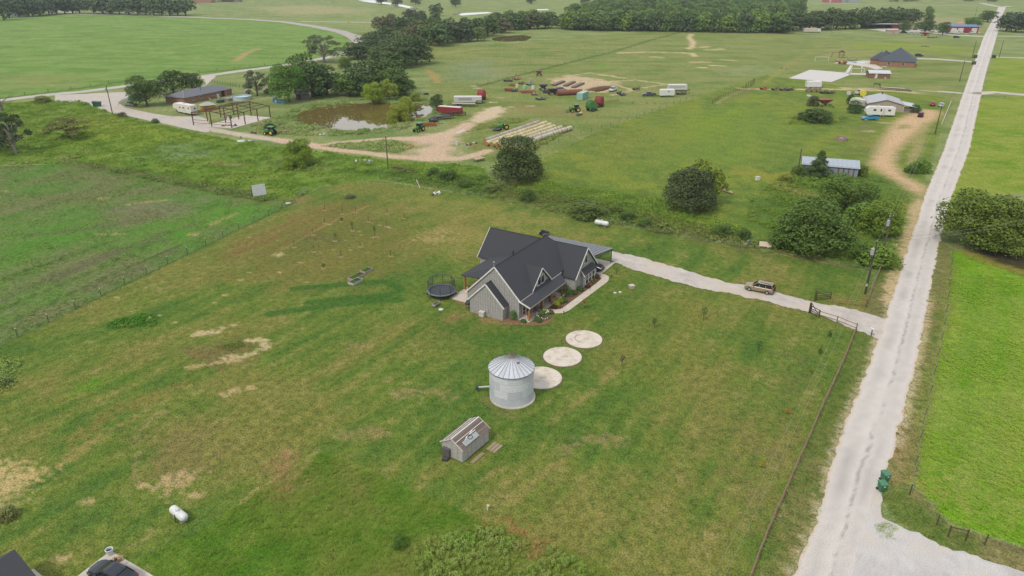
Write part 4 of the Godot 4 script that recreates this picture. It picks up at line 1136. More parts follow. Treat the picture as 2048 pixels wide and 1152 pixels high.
func vehicle(kind: String, hex: String, at: Vector2, turn: float, label: String, group := "", lower := "") -> Node3D:
	# front towards local +x
	var called: String = {"suv": "parked_suv", "pickup": "pickup_truck", "car": "parked_car", "van": "parked_van", "truck": "box_truck"}[kind]
	var t := thing(called, label, {"suv": "suv", "pickup": "pickup truck", "car": "car", "van": "van", "truck": "truck"}[kind], at, turn, group)
	var paint := mc(hex, 0.28, 0.15)
	var low := paint if lower == "" else mc(lower, 0.6)
	var dark := mc("2b2d30", 0.6)
	var gl := glass()
	var b := Sh.new()
	if kind == "suv" or kind == "van":
		b.loft([ring(-2.2, 0.78, 0.45, 0.95, 0.95), ring(-2.12, 0.86, 0.32, 1.0, 0.96), ring(0.95, 0.88, 0.3, 1.0, 0.95), ring(1.4, 0.87, 0.3, 0.98, 0.92), ring(2.0, 0.82, 0.34, 0.86, 0.9), ring(2.2, 0.68, 0.42, 0.74, 0.9)])
		obj("body", b, paint, t)
		obj("sill", Sh.new().loft([ring(-2.16, 0.885, 0.3, 0.55, 1.0, 0.05), ring(2.02, 0.84, 0.3, 0.55, 1.0, 0.05)]), low, t)
		obj("windows", Sh.new().loft([ring(-2.1, 0.8, 0.98, 1.02, 0.95, 0.01), ring(-1.85, 0.81, 0.98, 1.6, 0.8, 0.05), ring(0.2, 0.81, 0.98, 1.6, 0.8, 0.05), ring(1.05, 0.8, 0.98, 1.02, 0.95, 0.01)]), gl, t)
		obj("roof", Sh.new().loft([ring(-2.0, 0.62, 1.57, 1.63, 0.9, 0.02), ring(-1.7, 0.66, 1.58, 1.69, 0.9, 0.02), ring(0.0, 0.66, 1.58, 1.68, 0.9, 0.02), ring(0.32, 0.62, 1.57, 1.61, 0.9, 0.02)]), paint, t)
		for s in [-1, 1]:
			for x in [[-2.08, -1.85], [-1.05, -0.98], [-0.1, -0.12], [1.05, 0.28]]:
				obj("pillar", Sh.new().bar(Vector3(x[0], 1.0, s * 0.805), Vector3(x[1], 1.6, s * 0.665), 0.05, 0.1), paint, t)
			obj("roof_rail", Sh.new().bar(Vector3(-1.7, 1.73, s * 0.56), Vector3(-0.1, 1.72, s * 0.56), 0.05, 0.05), dark, t)
			obj("headlight", Sh.new().box(Vector3(2.06, 0.72, s * 0.6), Vector3(0.2, 0.14, 0.3)), mc("e8e8e4", 0.2), t)
			obj("taillight", Sh.new().box(Vector3(-2.13, 1.05, s * 0.76), Vector3(0.14, 0.45, 0.14)), mc("a02a20", 0.3), t)
			obj("mirror", Sh.new().box(Vector3(0.75, 1.08, s * 0.95), Vector3(0.12, 0.14, 0.16)), dark, t)
		obj("spare_wheel", Sh.new().cyl(Vector3(-2.2, 0.9, 0.1), Vector3(-2.38, 0.9, 0.1), 0.33, 0.33, 14), mc("26262a", 0.8), t)
		obj("bumper", Sh.new().box(Vector3(-2.22, 0.45, 0), Vector3(0.12, 0.2, 1.5)), low, t)
		wheels(t, [-1.35, 1.35], 0.88, 0.34, 0.22, "b8b8b4")
	elif kind == "car":
		b.loft([ring(-2.3, 0.66, 0.45, 0.86, 0.92), ring(-2.15, 0.82, 0.3, 0.96, 0.9), ring(-1.3, 0.9, 0.25, 0.98, 0.93), ring(0.6, 0.9, 0.25, 0.95, 0.93), ring(1.6, 0.88, 0.26, 0.84, 0.86), ring(2.15, 0.74, 0.3, 0.68, 0.85), ring(2.3, 0.58, 0.4, 0.56, 0.85)])
		obj("body", b, paint, t)
		obj("windows", Sh.new().loft([ring(-1.95, 0.74, 0.93, 0.97, 0.95, 0.01), ring(-1.05, 0.77, 0.93, 1.36, 0.76, 0.06), ring(0.0, 0.77, 0.93, 1.4, 0.76, 0.06), ring(1.05, 0.76, 0.93, 0.95, 0.95, 0.01)]), gl, t)
		obj("roof", Sh.new().loft([ring(-1.3, 0.56, 1.32, 1.35, 0.9, 0.01), ring(-1.0, 0.6, 1.34, 1.42, 0.85, 0.03), ring(-0.2, 0.61, 1.36, 1.45, 0.85, 0.03), ring(0.2, 0.56, 1.34, 1.38, 0.9, 0.01)]), paint, t)
		for s in [-1, 1]:
			for x in [[-1.9, -1.1], [-0.45, -0.42], [1.02, 0.1]]:
				obj("pillar", Sh.new().bar(Vector3(x[0], 0.95, s * 0.755), Vector3(x[1], 1.37, s * 0.6), 0.05, 0.09), paint, t)
			obj("headlight", Sh.new().box(Vector3(2.06, 0.66, s * 0.58), Vector3(0.26, 0.1, 0.28)), mc("dcdcd8", 0.2), t)
			obj("taillight", Sh.new().box(Vector3(-2.2, 0.82, s * 0.6), Vector3(0.16, 0.13, 0.34)), mc("b82a22", 0.3), t)
			obj("mirror", Sh.new().box(Vector3(0.62, 1.0, s * 0.97), Vector3(0.14, 0.13, 0.2)), paint, t)
		obj("plate", Sh.new().box(Vector3(-2.31, 0.7, 0), Vector3(0.03, 0.14, 0.34)), mc("e4e4e0", 0.4), t)
		wheels(t, [-1.35, 1.4], 0.9, 0.33, 0.22, "909498")
	elif kind == "pickup":
		b.loft([ring(0.2, 0.94, 0.4, 1.08, 0.95), ring(1.3, 0.95, 0.38, 1.1, 0.95), ring(1.45, 0.95, 0.38, 1.1, 0.92), ring(2.5, 0.92, 0.4, 1.02, 0.9), ring(2.75, 0.82, 0.42, 0.92, 0.92)])
		b.loft([ring(-0.6, 0.94, 0.4, 1.08, 0.95), ring(0.2, 0.94, 0.4, 1.08, 0.95)])
		obj("body", b, paint, t)
		var bed := Sh.new()
		for s in [-1, 1]: bed.slab(-2.75, -0.62, 0.5, 1.1, s * 0.82, s * 0.94)
		bed.slab(-2.78, -2.68, 0.5, 1.08, -0.94, 0.94).slab(-2.7, -0.62, 0.45, 0.62, -0.84, 0.84)
		obj("bed", bed, paint, t)
		obj("windows", Sh.new().loft([ring(-0.6, 0.84, 1.06, 1.1, 0.95, 0.01), ring(-0.48, 0.85, 1.06, 1.7, 0.8, 0.05), ring(0.6, 0.85, 1.06, 1.7, 0.8, 0.05), ring(1.35, 0.84, 1.06, 1.1, 0.95, 0.01)]), gl, t)
		obj("roof", Sh.new().loft([ring(-0.55, 0.66, 1.66, 1.7, 0.9, 0.01), ring(-0.3, 0.7, 1.68, 1.78, 0.88, 0.03), ring(0.4, 0.7, 1.68, 1.78, 0.88, 0.03), ring(0.72, 0.64, 1.66, 1.69, 0.9, 0.01)]), paint, t)
		for s in [-1, 1]:
			for x in [[-0.6, -0.5], [0.35, 0.33], [1.33, 0.68]]:
				obj("pillar", Sh.new().bar(Vector3(x[0], 1.08, s * 0.845), Vector3(x[1], 1.68, s * 0.7), 0.05, 0.11), paint, t)
			obj("headlight", Sh.new().box(Vector3(2.68, 0.82, s * 0.68), Vector3(0.18, 0.18, 0.3)), mc("e4e4e0", 0.2), t)
			obj("taillight", Sh.new().box(Vector3(-2.76, 0.85, s * 0.88), Vector3(0.08, 0.36, 0.12)), mc("a02a20", 0.3), t)
		obj("bumper", Sh.new().box(Vector3(2.78, 0.5, 0), Vector3(0.14, 0.2, 1.7)), mc("a8aaac", 0.35, 0.5), t)
		wheels(t, [-1.75, 1.75], 0.93, 0.38, 0.26, "a8aaac")
	else:
		obj("cab", Sh.new().loft([ring(1.6, 1.05, 0.5, 2.3, 0.95), ring(2.9, 1.05, 0.5, 2.3, 0.9), ring(3.5, 1.0, 0.5, 1.4, 0.95)]), paint, t)
		obj("windscreen", Sh.new().box(Vector3(3.2, 1.85, 0), Vector3(0.5, 0.6, 1.7)), gl, t)
		obj("box", Sh.new().slab(-3.2, 1.5, 0.7, 3.0, -1.15, 1.15), mc("e6e6e4", 0.5), t)
		wheels(t, [-2.2, 2.6], 1.1, 0.45, 0.3, "a8aaac")
	return t

func tank(label: String, at: Vector2, turn: float, L: float, r: float) -> void:
	var t := thing("propane_tank", label, "propane tank", at, turn)
	var m := mc("e9ebec", 0.45)
	var s := Sh.new()
	var y := r + 0.28
	var h := L / 2 - r * 0.7
	s.cyl(Vector3(-h, y, 0), Vector3(h, y, 0), r, r, 20, false)
	for e in [-1, 1]: s.ball(Vector3(e * h, y, 0), Vector3(r * 0.75, r, r), 20, 10)
	obj("shell", s, m, t)
	obj("dome", Sh.new().lathe([0.2, 0.0, 0.2, 0.16, 0.12, 0.24, 0.0, 0.26], Vector3(0, y + r - 0.04, 0), 14), mc("d8dadc", 0.45), t)
	for e in [-1, 1]:
		obj("leg", Sh.new().box(Vector3(e * L * 0.27, 0.2, 0), Vector3(0.16, 0.42, r * 1.3)), mc("8f9294", 0.6), t)
		obj("footing", Sh.new().box(Vector3(e * L * 0.27, 0.03, 0), Vector3(0.3, 0.1, r * 1.5)), mc("a8a294", 0.85), t)
	obj("pipe", Sh.new().bar(Vector3(0.1, 0.0, r + 0.06), Vector3(0.1, y + r * 0.4, r + 0.03), 0.05, 0.05), mc("4a4c4e", 0.6), t)

# ---------- things on the farmhouse lawn ----------
func build_homestead() -> void:
	vehicle("suv", "a3957c", Vector2(38.92, -100.26), 2.6, "tan SUV with roof rails parked on the white gravel driveway", "", "6d6a64")
	var at := Vector2(1.06, -90.26)
	var turn := 1.0210
	vehicle("suv", "33363a", local_to(at, turn, 22.6, -0.6), turn + PI / 2 + PI, "black SUV parked under the steel carport")
	vehicle("car", "343a44", Vector2(-33.08, -42.94), 2.72, "black sedan on the concrete pad at the frame's lower corner")
	tank("white propane tank behind the farmhouse near the fence thicket", Vector2(17.66, -130.78), -0.55, 2.9, 0.48)
	tank("white propane tank alone on the lawn before the black sedan", Vector2(-30.57, -49.91), -0.65, 2.3, 0.4)
	# grain bin
	var gb_ := thing("grain_bin", "round galvanised grain bin with conical ribbed roof", "grain bin", Vector2(-0.06, -70.37), 0.0)
	var R := 2.6
	var Hh := 3.95
	obj("footing", Sh.new().lathe([2.72, 0.0, 2.72, 0.12, 0.0, 0.12], Vector3(0.12, 0, 0.08), 40), mc("dcd4c8", 0.9, 0.0, "concrete"), gb_)
	var tones := ["e6e6ea", "dcdde2", "ececee", "d4d6dc", "e4e4e8"]
	var np := 9
	for j in 4:
		for k in np:
			var s := Sh.new()
			var off := (0.5 if j % 2 else 0.0)
			var y0 := 0.14 + Hh * j / 4.0
			var y1 := 0.14 + Hh * (j + 1) / 4.0
			for q in 6:
				var a0: float = TAU * (k + off + q / 6.0) / np
				var a1: float = TAU * (k + off + (q + 1) / 6.0) / np
				for c in 6:
					var r0 := R + (0.004 if c % 2 == 0 else -0.004)
					var r1 := R + (-0.004 if c % 2 == 0 else 0.004)
					var d0 := Vector3(cos(a0), 0, sin(a0))
					var d1 := Vector3(cos(a1), 0, sin(a1))
					var ya := lerpf(y0, y1, c / 6.0)
					var yb := lerpf(y0, y1, (c + 1) / 6.0) - (0.012 if c == 5 else 0.0)
					s.quad(d0 * r0 + Vector3.UP * ya, d1 * r0 + Vector3.UP * ya, d1 * r1 + Vector3.UP * yb, d0 * r1 + Vector3.UP * yb, d0 + d1)
			obj("wall_panel", s, mc(tones[rng.randi() % 5], 0.6, 0.0, "galvanised"), gb_)
	var nr := 26
	for k in nr:
		var a0 := TAU * k / nr
		var a1 := TAU * (k + 1) / nr
		var d0 := Vector3(cos(a0), 0, sin(a0))
		var d1 := Vector3(cos(a1), 0, sin(a1))
		var s := Sh.new()
		var e := Vector3.UP * (Hh + 0.1)
		var top := Vector3.UP * (Hh + 1.42)
		s.quad(d0 * (R + 0.12) + e, d1 * (R + 0.12) + e, d1 * 0.3 + top, d0 * 0.3 + top, Vector3.UP)
		var ps := obj("roof_panel", s, mc(tones[rng.randi() % 5], 0.42, 0.2, "galvanised"), gb_)
		obj("rib", Sh.new().bar(d0 * (R + 0.12) + e + Vector3.UP * 0.02, d0 * 0.3 + top + Vector3.UP * 0.02, 0.05, 0.05), mc("9ea3a8", 0.45, 0.3), ps)
	obj("eave_ring", Sh.new().lathe([R + 0.02, Hh - 0.02, R + 0.14, Hh + 0.02, R + 0.14, Hh + 0.12], Vector3.ZERO, 48), mc("9499a0", 0.5, 0.3), gb_)
	obj("roof_cap", Sh.new().lathe([0.4, Hh + 1.36, 0.34, Hh + 1.62, 0.24, Hh + 1.64, 0.24, Hh + 1.9, 0.2, Hh + 1.9, 0.2, Hh + 1.6, 0.0, Hh + 1.6], Vector3.ZERO, 16), mc("8d7e74", 0.7), gb_)
	obj("hatch", Sh.new().boxt(Transform3D(Basis(Vector3.RIGHT, 0.5), Vector3(0.75, Hh + 1.02, 0.75)), Vector3(0.35, 0.05, 0.25)), mc("5a5e62", 0.6), gb_)
	var auger := Sh.new()
	auger.cyl(Vector3(-2.5, 0.7, -1.0), Vector3(-4.15, 0.55, -1.0), 0.11, 0.11, 10)
	obj("auger_tube", auger, mc("c8ccd0", 0.45, 0.3), gb_)
	obj("auger_motor", Sh.new().cyl(Vector3(-4.1, 0.5, -1.2), Vector3(-4.1, 0.5, -0.8), 0.22, 0.22, 12), mc("44484c", 0.6), gb_)
	obj("auger_leg", Sh.new().bar(Vector3(-4.0, 0.0, -1.0), Vector3(-4.0, 0.5, -1.0), 0.08, 0.08), mc("44484c", 0.6), gb_)
	var pad := mc("e2dace", 0.9, 0.0, "pad")
	for p in [[Vector2(9.85, -84.34), 2.5, "round concrete pad farthest from the grain bin, with rusty stains"], [Vector2(6.6, -79.58), 2.52, "round concrete pad in the middle of the row"], [Vector2(3.59, -74.4), 2.6, "round concrete pad half hidden by the grain bin"]]:
		var t := thing("round_pad", p[2], "concrete pad", p[0], 0.0, "round concrete pads by the grain bin")
		obj("disc", Sh.new().lathe([p[1], 0.0, p[1], 0.1, p[1] - 0.03, 0.12, 0.0, 0.125], Vector3.ZERO, 48), pad, t)
		obj("earth_rim", Sh.new().lathe([p[1] + 0.16, 0.005, p[1], 0.03], Vector3.ZERO, 48), mc("6f6048", 0.95), t)
	for k in 5:
		var a := k * 0.42 + 2.2
		obj("rust_mark", Sh.new().bar(Vector3(cos(a) * (1.1 + 0.1 * k), 0.128, sin(a) * 1.2), Vector3(cos(a + 0.4) * 1.2, 0.128, sin(a + 0.4) * 1.3), 0.12, 0.004), mc("b09a86", 0.9), get_node("round_pad"))
	# shed
	var sh_at := Vector2(-5, -57.92)
	var st := 0.97
	var sd := thing("garden_shed", "grey panelled garden shed with brown plank roof and scrap on top", "shed", sh_at, st)
	var grey := mc("b9b6b2", 0.75)
	var rail := mc("8f8c88", 0.75)
	var LL := 4.4
	var WW := 2.72
	# local x along the eave side, z towards the viewer's right is +; body extends to -z
	var nside := 6
	for k in nside:
		obj("panel", Sh.new().slab(LL * k / nside + 0.015, LL * (k + 1) / nside - 0.015, 0.12, 1.75, -0.06, 0.0), grey, sd)
		obj("panel", Sh.new().slab(LL * k / nside + 0.015, LL * (k + 1) / nside - 0.015, 0.12, 1.75, -WW, -WW + 0.06), grey, sd)
	obj("frame", Sh.new().slab(0.03, LL - 0.03, 0.12, 1.74, -WW + 0.04, -0.04), rail, sd)
	for e in [0.0, LL]:
		for k in 4:
			var z0 := -WW * k / 4.0
			var z1 := -WW * (k + 1) / 4.0
			var h0 := 1.75 + (0.75 * (1.0 - absf(z0 + WW / 2) / (WW / 2)))
			var h1 := 1.75 + (0.75 * (1.0 - absf(z1 + WW / 2) / (WW / 2)))
			obj("end_panel", Sh.new().extrude([z0 - 0.012, 0.12, z0 - 0.012, h0, z1 + 0.012, h1, z1 + 0.012, 0.12], Transform3D(Basis(Vector3(0, 0, 1), Vector3.UP, Vector3(-1, 0, 0)), Vector3(e + (-0.02 if e == 0.0 else 0.02), 0, 0)), 0.06), grey, sd)
	var plank := mc("82726a", 0.85, 0.0, "wood")
	var white := mc("f0ece6", 0.7)
	for side in [0, 1]:
		for k in 5:
			var u0 := k / 5.0
			var u1 := (k + 1) / 5.0 - 0.012
			var za := (0.12 if side == 0 else -WW - 0.12)
			var zr := -WW / 2
			var A := Vector3(-0.15, lerpf(1.68, 2.56, u0), lerpf(za, zr, u0))
			var B := Vector3(-0.15, lerpf(1.68, 2.56, u1), lerpf(za, zr, u1))
			var X := Vector3(LL + 0.3, 0, 0)
			obj("roof_plank", plate(Sh.new(), [A, B, B + X, A + X], 0.05), mc(["82726a", "8a7c74", "786a64"][k % 3], 0.85, 0.0, "wood"), sd)
		for u in ([0.34, 0.66, 0.97] if side == 1 else [0.62, 0.97]):
			var za := (0.12 if side == 0 else -WW - 0.12)
			var q := Vector3(-0.15, lerpf(1.68, 2.56, u) + 0.03, lerpf(za, -WW / 2, u))
			obj("batten", Sh.new().bar(q, q + Vector3(LL + 0.3, 0, 0), 0.07, 0.05), white, sd)
	for e in [-0.16, LL + 0.16]:
		obj("bargeboard", Sh.new().bar(Vector3(e, 1.62, 0.14), Vector3(e, 2.52, -WW / 2), 0.05, 0.12), mc("d8d2c8", 0.7), sd)
		obj("bargeboard", Sh.new().bar(Vector3(e, 1.62, -WW - 0.14), Vector3(e, 2.52, -WW / 2), 0.05, 0.12), mc("d8d2c8", 0.7), sd)
	var slope := Basis(Vector3.RIGHT, atan2(0.88, WW / 2 + 0.12))
	var sheetm := thing("roof_sheet", "pale metal sheet lying on the shed roof", "metal sheet", sh_at, st)
	obj("sheet", Sh.new().boxt(Transform3D(slope, Vector3(1.6, 1.98, -0.2)), Vector3(2.3, 0.03, 0.6)), mc("b4bcbc", 0.5, 0.2), sheetm)
	for e in [[0.9, 2.6, -0.45, -0.75, "long white pipe lying on the shed roof"], [1.3, 2.9, -0.6, -0.6, "second white pipe lying on the shed roof"]]:
		var pp := thing("roof_pipe", e[4], "pipe", sh_at, st)
		var y0: float = 1.68 + 0.88 * (0.12 - e[2]) / (WW / 2 + 0.12) + 0.07
		var y1: float = 1.68 + 0.88 * (0.12 - e[3]) / (WW / 2 + 0.12) + 0.07
		obj("tube", Sh.new().cyl(Vector3(e[0], y0, e[2]), Vector3(e[1], y1, e[3]), 0.05), white, pp)
	var wire := thing("roof_cable", "coil of dark cable lying on the shed roof", "cable", sh_at, st)
	var cs := Sh.new()
	for k in 10:
		var a := TAU * k / 10
		var b := TAU * (k + 1) / 10
		cs.cyl(slope * Vector3(cos(a) * 0.3, 0, sin(a) * 0.25) + Vector3(1.7, 2.1, -0.35), slope * Vector3(cos(b) * 0.3, 0, sin(b) * 0.25) + Vector3(1.7, 2.1, -0.35), 0.035, 0.035, 6)
	obj("coil", cs, mc("4a4442", 0.7), wire)
	var ac := thing("equipment_cabinet", "dark grey steel cabinet standing at the shed's end wall", "cabinet", Vector2(-6.75, -58.93), st)
	obj("case", Sh.new().box(Vector3(0, 0.6, 0), Vector3(0.4, 1.15, 0.9)), mc("6a6866", 0.6), ac)
	for k in 5: obj("louvre", Sh.new().box(Vector3(-0.21, 0.3 + 0.2 * k, 0), Vector3(0.03, 0.05, 0.8)), mc("56544f", 0.6), ac)
	var bx := thing("black_crate", "flat black crate on the grass before the grey cabinet", "crate", Vector2(-6.82, -58.61), st + 0.3)
	for e in [[0, -0.28, 0.8, 0.05], [0, 0.28, 0.8, 0.05], [-0.4, 0, 0.05, 0.6], [0.4, 0, 0.05, 0.6]]: obj("side", Sh.new().box(Vector3(e[0], 0.12, e[1]), Vector3(e[2], 0.24, e[3])), mc("3f3f40", 0.7), bx)
	obj("lid", Sh.new().box(Vector3(0, 0.25, 0), Vector3(0.86, 0.03, 0.62)), mc("4a4a4b", 0.7), bx)
	for e in [[Vector2(-3.57, -58.69), 2.0, "long weathered timber board lying beside the shed"], [Vector2(-1.85, -60.44), 1.5, "square wooden pallet with rubble beside the shed corner"]]:
		var pt := thing("wooden_pallet", e[2], "pallet", e[0], st)
		for k in 3: obj("board", Sh.new().box(Vector3(0, 0.08, (k - 1) * (0.14 if e[1] > 1.8 else 0.4)), Vector3(e[1], 0.05, 0.12 if e[1] > 1.8 else 0.34)), mc("b0a084", 0.9, 0.0, "wood"), pt)
		obj("runner", Sh.new().box(Vector3(0, 0.025, 0), Vector3(0.1, 0.05, 0.3 if e[1] > 1.8 else 1.1)), mc("80704f", 0.9), pt)
	# trampoline
	var tp := thing("trampoline", "round black trampoline with a net enclosure beside the patio", "trampoline", Vector2(-10.93, -98.77), 0.0)
	var blk := mc("36393d", 0.8)
	obj("mat", Sh.new().lathe([2.0, 0.8, 0.0, 0.76], Vector3.ZERO, 32), mc("4a5058", 0.7), tp)
	obj("pad", Sh.new().lathe([2.0, 0.82, 2.0, 0.88, 2.28, 0.88, 2.28, 0.78, 2.0, 0.78], Vector3.ZERO, 32), mc("7b828a", 0.7), tp)
	obj("top_ring", ring_tube(1.95, 2.75, 0.06), mc("565a5e", 0.7), tp)
	for k in 8:
		var a := TAU * k / 8
		var d := Vector3(cos(a), 0, sin(a))
		obj("pole", Sh.new().cyl(d * 2.3 + Vector3.UP * 0.05, d * 2.0 + Vector3.UP * 2.75, 0.04, 0.04, 6), blk, tp)
		if k % 2 == 0: obj("leg", Sh.new().bar(d * 2.2, d * 2.2 + Vector3.UP * 0.8, 0.07, 0.07), blk, tp)
	var net := Sh.new()
	for k in 48:
		var a := TAU * k / 48
		var d := Vector3(cos(a), 0, sin(a))
		net.bar(d * 2.06 + Vector3.UP * 0.85, d * 1.96 + Vector3.UP * 2.72, 0.016, 0.016)
	for j in 8:
		var y := 0.95 + j * 0.22
		var r := lerpf(2.05, 1.96, j / 8.0)
		for k in 32:
			var a := TAU * k / 32
			var b := TAU * (k + 1) / 32
			net.bar(Vector3(cos(a) * r, y, sin(a) * r), Vector3(cos(b) * r, y, sin(b) * r), 0.014, 0.014)
	obj("net", net, blk, tp)
	# small things by the trampoline
	var pl := thing("planter_box", "grey metal planter trough on legs on the lawn", "planter", Vector2(-11.44, -94.85), 1.06)
	for e in [[0, -0.26, 1.3, 0.05], [0, 0.26, 1.3, 0.05], [-0.65, 0, 0.05, 0.57], [0.65, 0, 0.05, 0.57]]: obj("side", Sh.new().box(Vector3(e[0], 0.35, e[1]), Vector3(e[2], 0.3, e[3])), mc("b4b0a8", 0.6), pl)
	obj("soil", Sh.new().box(Vector3(0, 0.4, 0), Vector3(1.24, 0.1, 0.48)), mc("4c443a", 0.95), pl)
	for e in [[-0.55, -0.2], [0.55, -0.2], [-0.55, 0.2], [0.55, 0.2]]: obj("leg", Sh.new().box(Vector3(e[0], 0.1, e[1]), Vector3(0.05, 0.2, 0.05)), mc("8a8680", 0.6), pl)
	var cap := thing("septic_cover", "round white lid in the grass below the grey planter", "lid", Vector2(-10.58, -93.65))
	obj("disc", Sh.new().lathe([0.36, 0.0, 0.34, 0.07, 0.0, 0.1], Vector3.ZERO, 18), mc("e8e6e0", 0.7), cap)
	obj("handle", Sh.new().box(Vector3(0, 0.11, 0), Vector3(0.2, 0.03, 0.05)), mc("c8c6c0", 0.7), cap)
	var stp := thing("concrete_step", "pale concrete step block between trampoline and patio", "step", Vector2(-8.83, -99.32), 0.4)
	obj("block", Sh.new().box(Vector3(0, 0.12, 0), Vector3(0.7, 0.24, 0.5)), mc("cfc6ba", 0.85, 0.0, "concrete"), stp)
	obj("tread", Sh.new().box(Vector3(0, 0.26, 0), Vector3(0.76, 0.05, 0.56)), mc("d9d0c4", 0.85, 0.0, "concrete"), stp)
	var wb := thing("well_box", "small square concrete well box on the lawn right of the house", "well box", Vector2(19.01, -101.41), 0.3)
	obj("case", Sh.new().box(Vector3(0, 0.22, 0), Vector3(0.75, 0.44, 0.75)), mc("c4b8a4", 0.85, 0.0, "concrete"), wb)
	obj("lid", Sh.new().box(Vector3(0, 0.48, 0), Vector3(0.85, 0.08, 0.85)), mc("d8cfc0", 0.85, 0.0, "concrete"), wb)
	for e in [[Vector2(16.14, -99.6), "flat white lid on the lawn nearest the garden path"], [Vector2(16.97, -99.89), "pale blue lid on the lawn beside the well box"]]:
		var q := thing("utility_cover", e[1], "lid", e[0])
		obj("disc", Sh.new().lathe([0.22, 0.0, 0.2, 0.06, 0.0, 0.09], Vector3.ZERO, 14), mc("dfe4e6", 0.6), q)
		obj("collar", Sh.new().lathe([0.28, 0.0, 0.26, 0.03, 0.2, 0.03], Vector3.ZERO, 14), mc("b8b4a8", 0.8), q)
	# smoker or mower behind the house
	var mw := thing("riding_mower", "dark riding mower parked behind the farmhouse roof", "mower", Vector2(6.11, -125.9), 0.5)
	obj("hood", Sh.new().loft([ring(0.3, 0.3, 0.35, 0.85, 0.8), ring(1.0, 0.26, 0.35, 0.7, 0.8)]), mc("4a4a50", 0.5), mw)
	obj("seat", Sh.new().box(Vector3(-0.3, 0.8, 0), Vector3(0.5, 0.5, 0.5)), mc("303034", 0.7), mw)
	obj("deck", Sh.new().box(Vector3(0.1, 0.25, 0), Vector3(1.0, 0.2, 1.3)), mc("6a6870", 0.6), mw)
	wheels(mw, [-0.5, 0.75], 0.55, 0.28, 0.25, "c8c8c0")
	# raised beds
	for e in [[Vector2(-25.33, -103.56), 2.2, "raised garden bed nearest the viewer with a pale front board"], [Vector2(-25.54, -105.59), 2.9, "long middle raised garden bed full of leafy greens"], [Vector2(-24.41, -108.11), 1.9, "smallest raised garden bed at the far end of the row"]]:
		var q := thing("raised_bed", e[2], "garden bed", e[0], 1.01, "raised garden beds")
		var L: float = e[1]
		for k in [[0, 0.6, L, 0.06], [0, -0.6, L, 0.06], [L / 2, 0, 0.06, 1.14], [-L / 2, 0, 0.06, 1.14]]:
			obj("board", Sh.new().box(Vector3(k[0], 0.2, k[1]), Vector3(k[2], 0.4, k[3])), mc("b8ada4" if L != 2.2 else "c6c6c2", 0.85, 0.0, "wood"), q)
		obj("soil", Sh.new().box(Vector3(0, 0.17, 0), Vector3(L - 0.08, 0.3, 1.1)), mc("5a4c3a", 0.95), q)
		obj("leaves", leaf_cloud(40 + int(L * 10), [[Vector3(0, 0.36, 0), Vector3(L * 0.46, 0.16, 0.5)]], 260, 0.16), leaf_mat("5f8a34"), q)
	# wheelie bins
	for e in [[Vector2(36.81, -55.18), 0.25, "green wheeled bin standing farther up the road edge"], [Vector2(35.81, -53.72), 0.1, "green wheeled bin nearest the gravel driveway corner"]]:
		var q := thing("wheeled_bin", e[2], "bin", e[0], e[1], "wheeled bins at the road edge")
		var gm := mc("3f7a58", 0.5)
		obj("body", Sh.new().loft([[Vector3(-0.26, 0.08, -0.25), Vector3(0.26, 0.08, -0.25), Vector3(0.26, 0.08, 0.25), Vector3(-0.26, 0.08, 0.25)], [Vector3(-0.34, 1.0, -0.34), Vector3(0.34, 1.0, -0.34), Vector3(0.34, 1.0, 0.38), Vector3(-0.34, 1.0, 0.38)]]), gm, q)
		obj("lid", Sh.new().loft([[Vector3(-0.37, 1.0, -0.38), Vector3(0.37, 1.0, -0.38), Vector3(0.37, 1.0, 0.42), Vector3(-0.37, 1.0, 0.42)], [Vector3(-0.33, 1.1, -0.34), Vector3(0.33, 1.1, -0.34), Vector3(0.33, 1.07, 0.36), Vector3(-0.33, 1.07, 0.36)]]), mc("4a8a66", 0.45), q)
		obj("handle", Sh.new().bar(Vector3(-0.25, 0.98, -0.45), Vector3(0.25, 0.98, -0.45), 0.05, 0.05), mc("2f5a44", 0.5), q)
		for s in [-1, 1]: obj("wheel", Sh.new().cyl(Vector3(0.26 * s, 0.13, -0.28), Vector3(0.32 * s, 0.13, -0.28), 0.13, 0.13, 12), mc("26282a", 0.8), q)
		obj("sticker", Sh.new().boxt(Transform3D(Basis(Vector3.RIGHT, -0.1), Vector3(0, 0.78, 0.36)), Vector3(0.2, 0.12, 0.02)), mc("d8e0da", 0.6), q)
	# lower left corner: neighbour's roof, pad, pot
	var nh := building("corner_house", "dark shingled house corner at the frame's lower left", Vector2(-34.13, -37.73), 2.47, 9.02 - 0.3, 9.0, 2.7, 5.2, "hip", "b8b2a6", "4b4c50", "grime", "shingle")
	window(nh, Vector3(2.0, 1.5, 0.02), 1.2, 1.1, 0.0, 2)
	var cpd := obj("parking_pad", null_pad([-36.3, -43, -34.9, -46, -30.2, -43.4, -23.6, -39.1, -26.3, -35, -35.9, -38.9]), mc("d8d2c8", 0.85, 0.0, "concrete"))
	structure(cpd)
	structure(obj("house_walk", null_pad([-40.7, -43.6, -40.4, -44, -38.8, -43, -38.7, -41.6]), mc("d8d2c8", 0.85, 0.0, "concrete")))
	var pot := thing("white_pot", "white plastic pot on the corner of the concrete pad", "pot", Vector2(-34.69, -45.56), 0.0, "", 0.06)
	obj("shell", Sh.new().lathe([0.0, 0.0, 0.22, 0.0, 0.3, 0.55, 0.33, 0.56, 0.33, 0.6, 0.27, 0.6, 0.24, 0.35, 0.0, 0.32], Vector3.ZERO, 18), mc("e6e8ea", 0.5), pot)
	obj("contents", Sh.new().lathe([0.25, 0.42, 0.0, 0.44], Vector3.ZERO, 14), mc("3a4048", 0.8), pot)
	var cbx := thing("cardboard_box", "brown cardboard box on the pad before the black sedan", "box", Vector2(-33.63, -44.82), 0.4, "", 0.06)
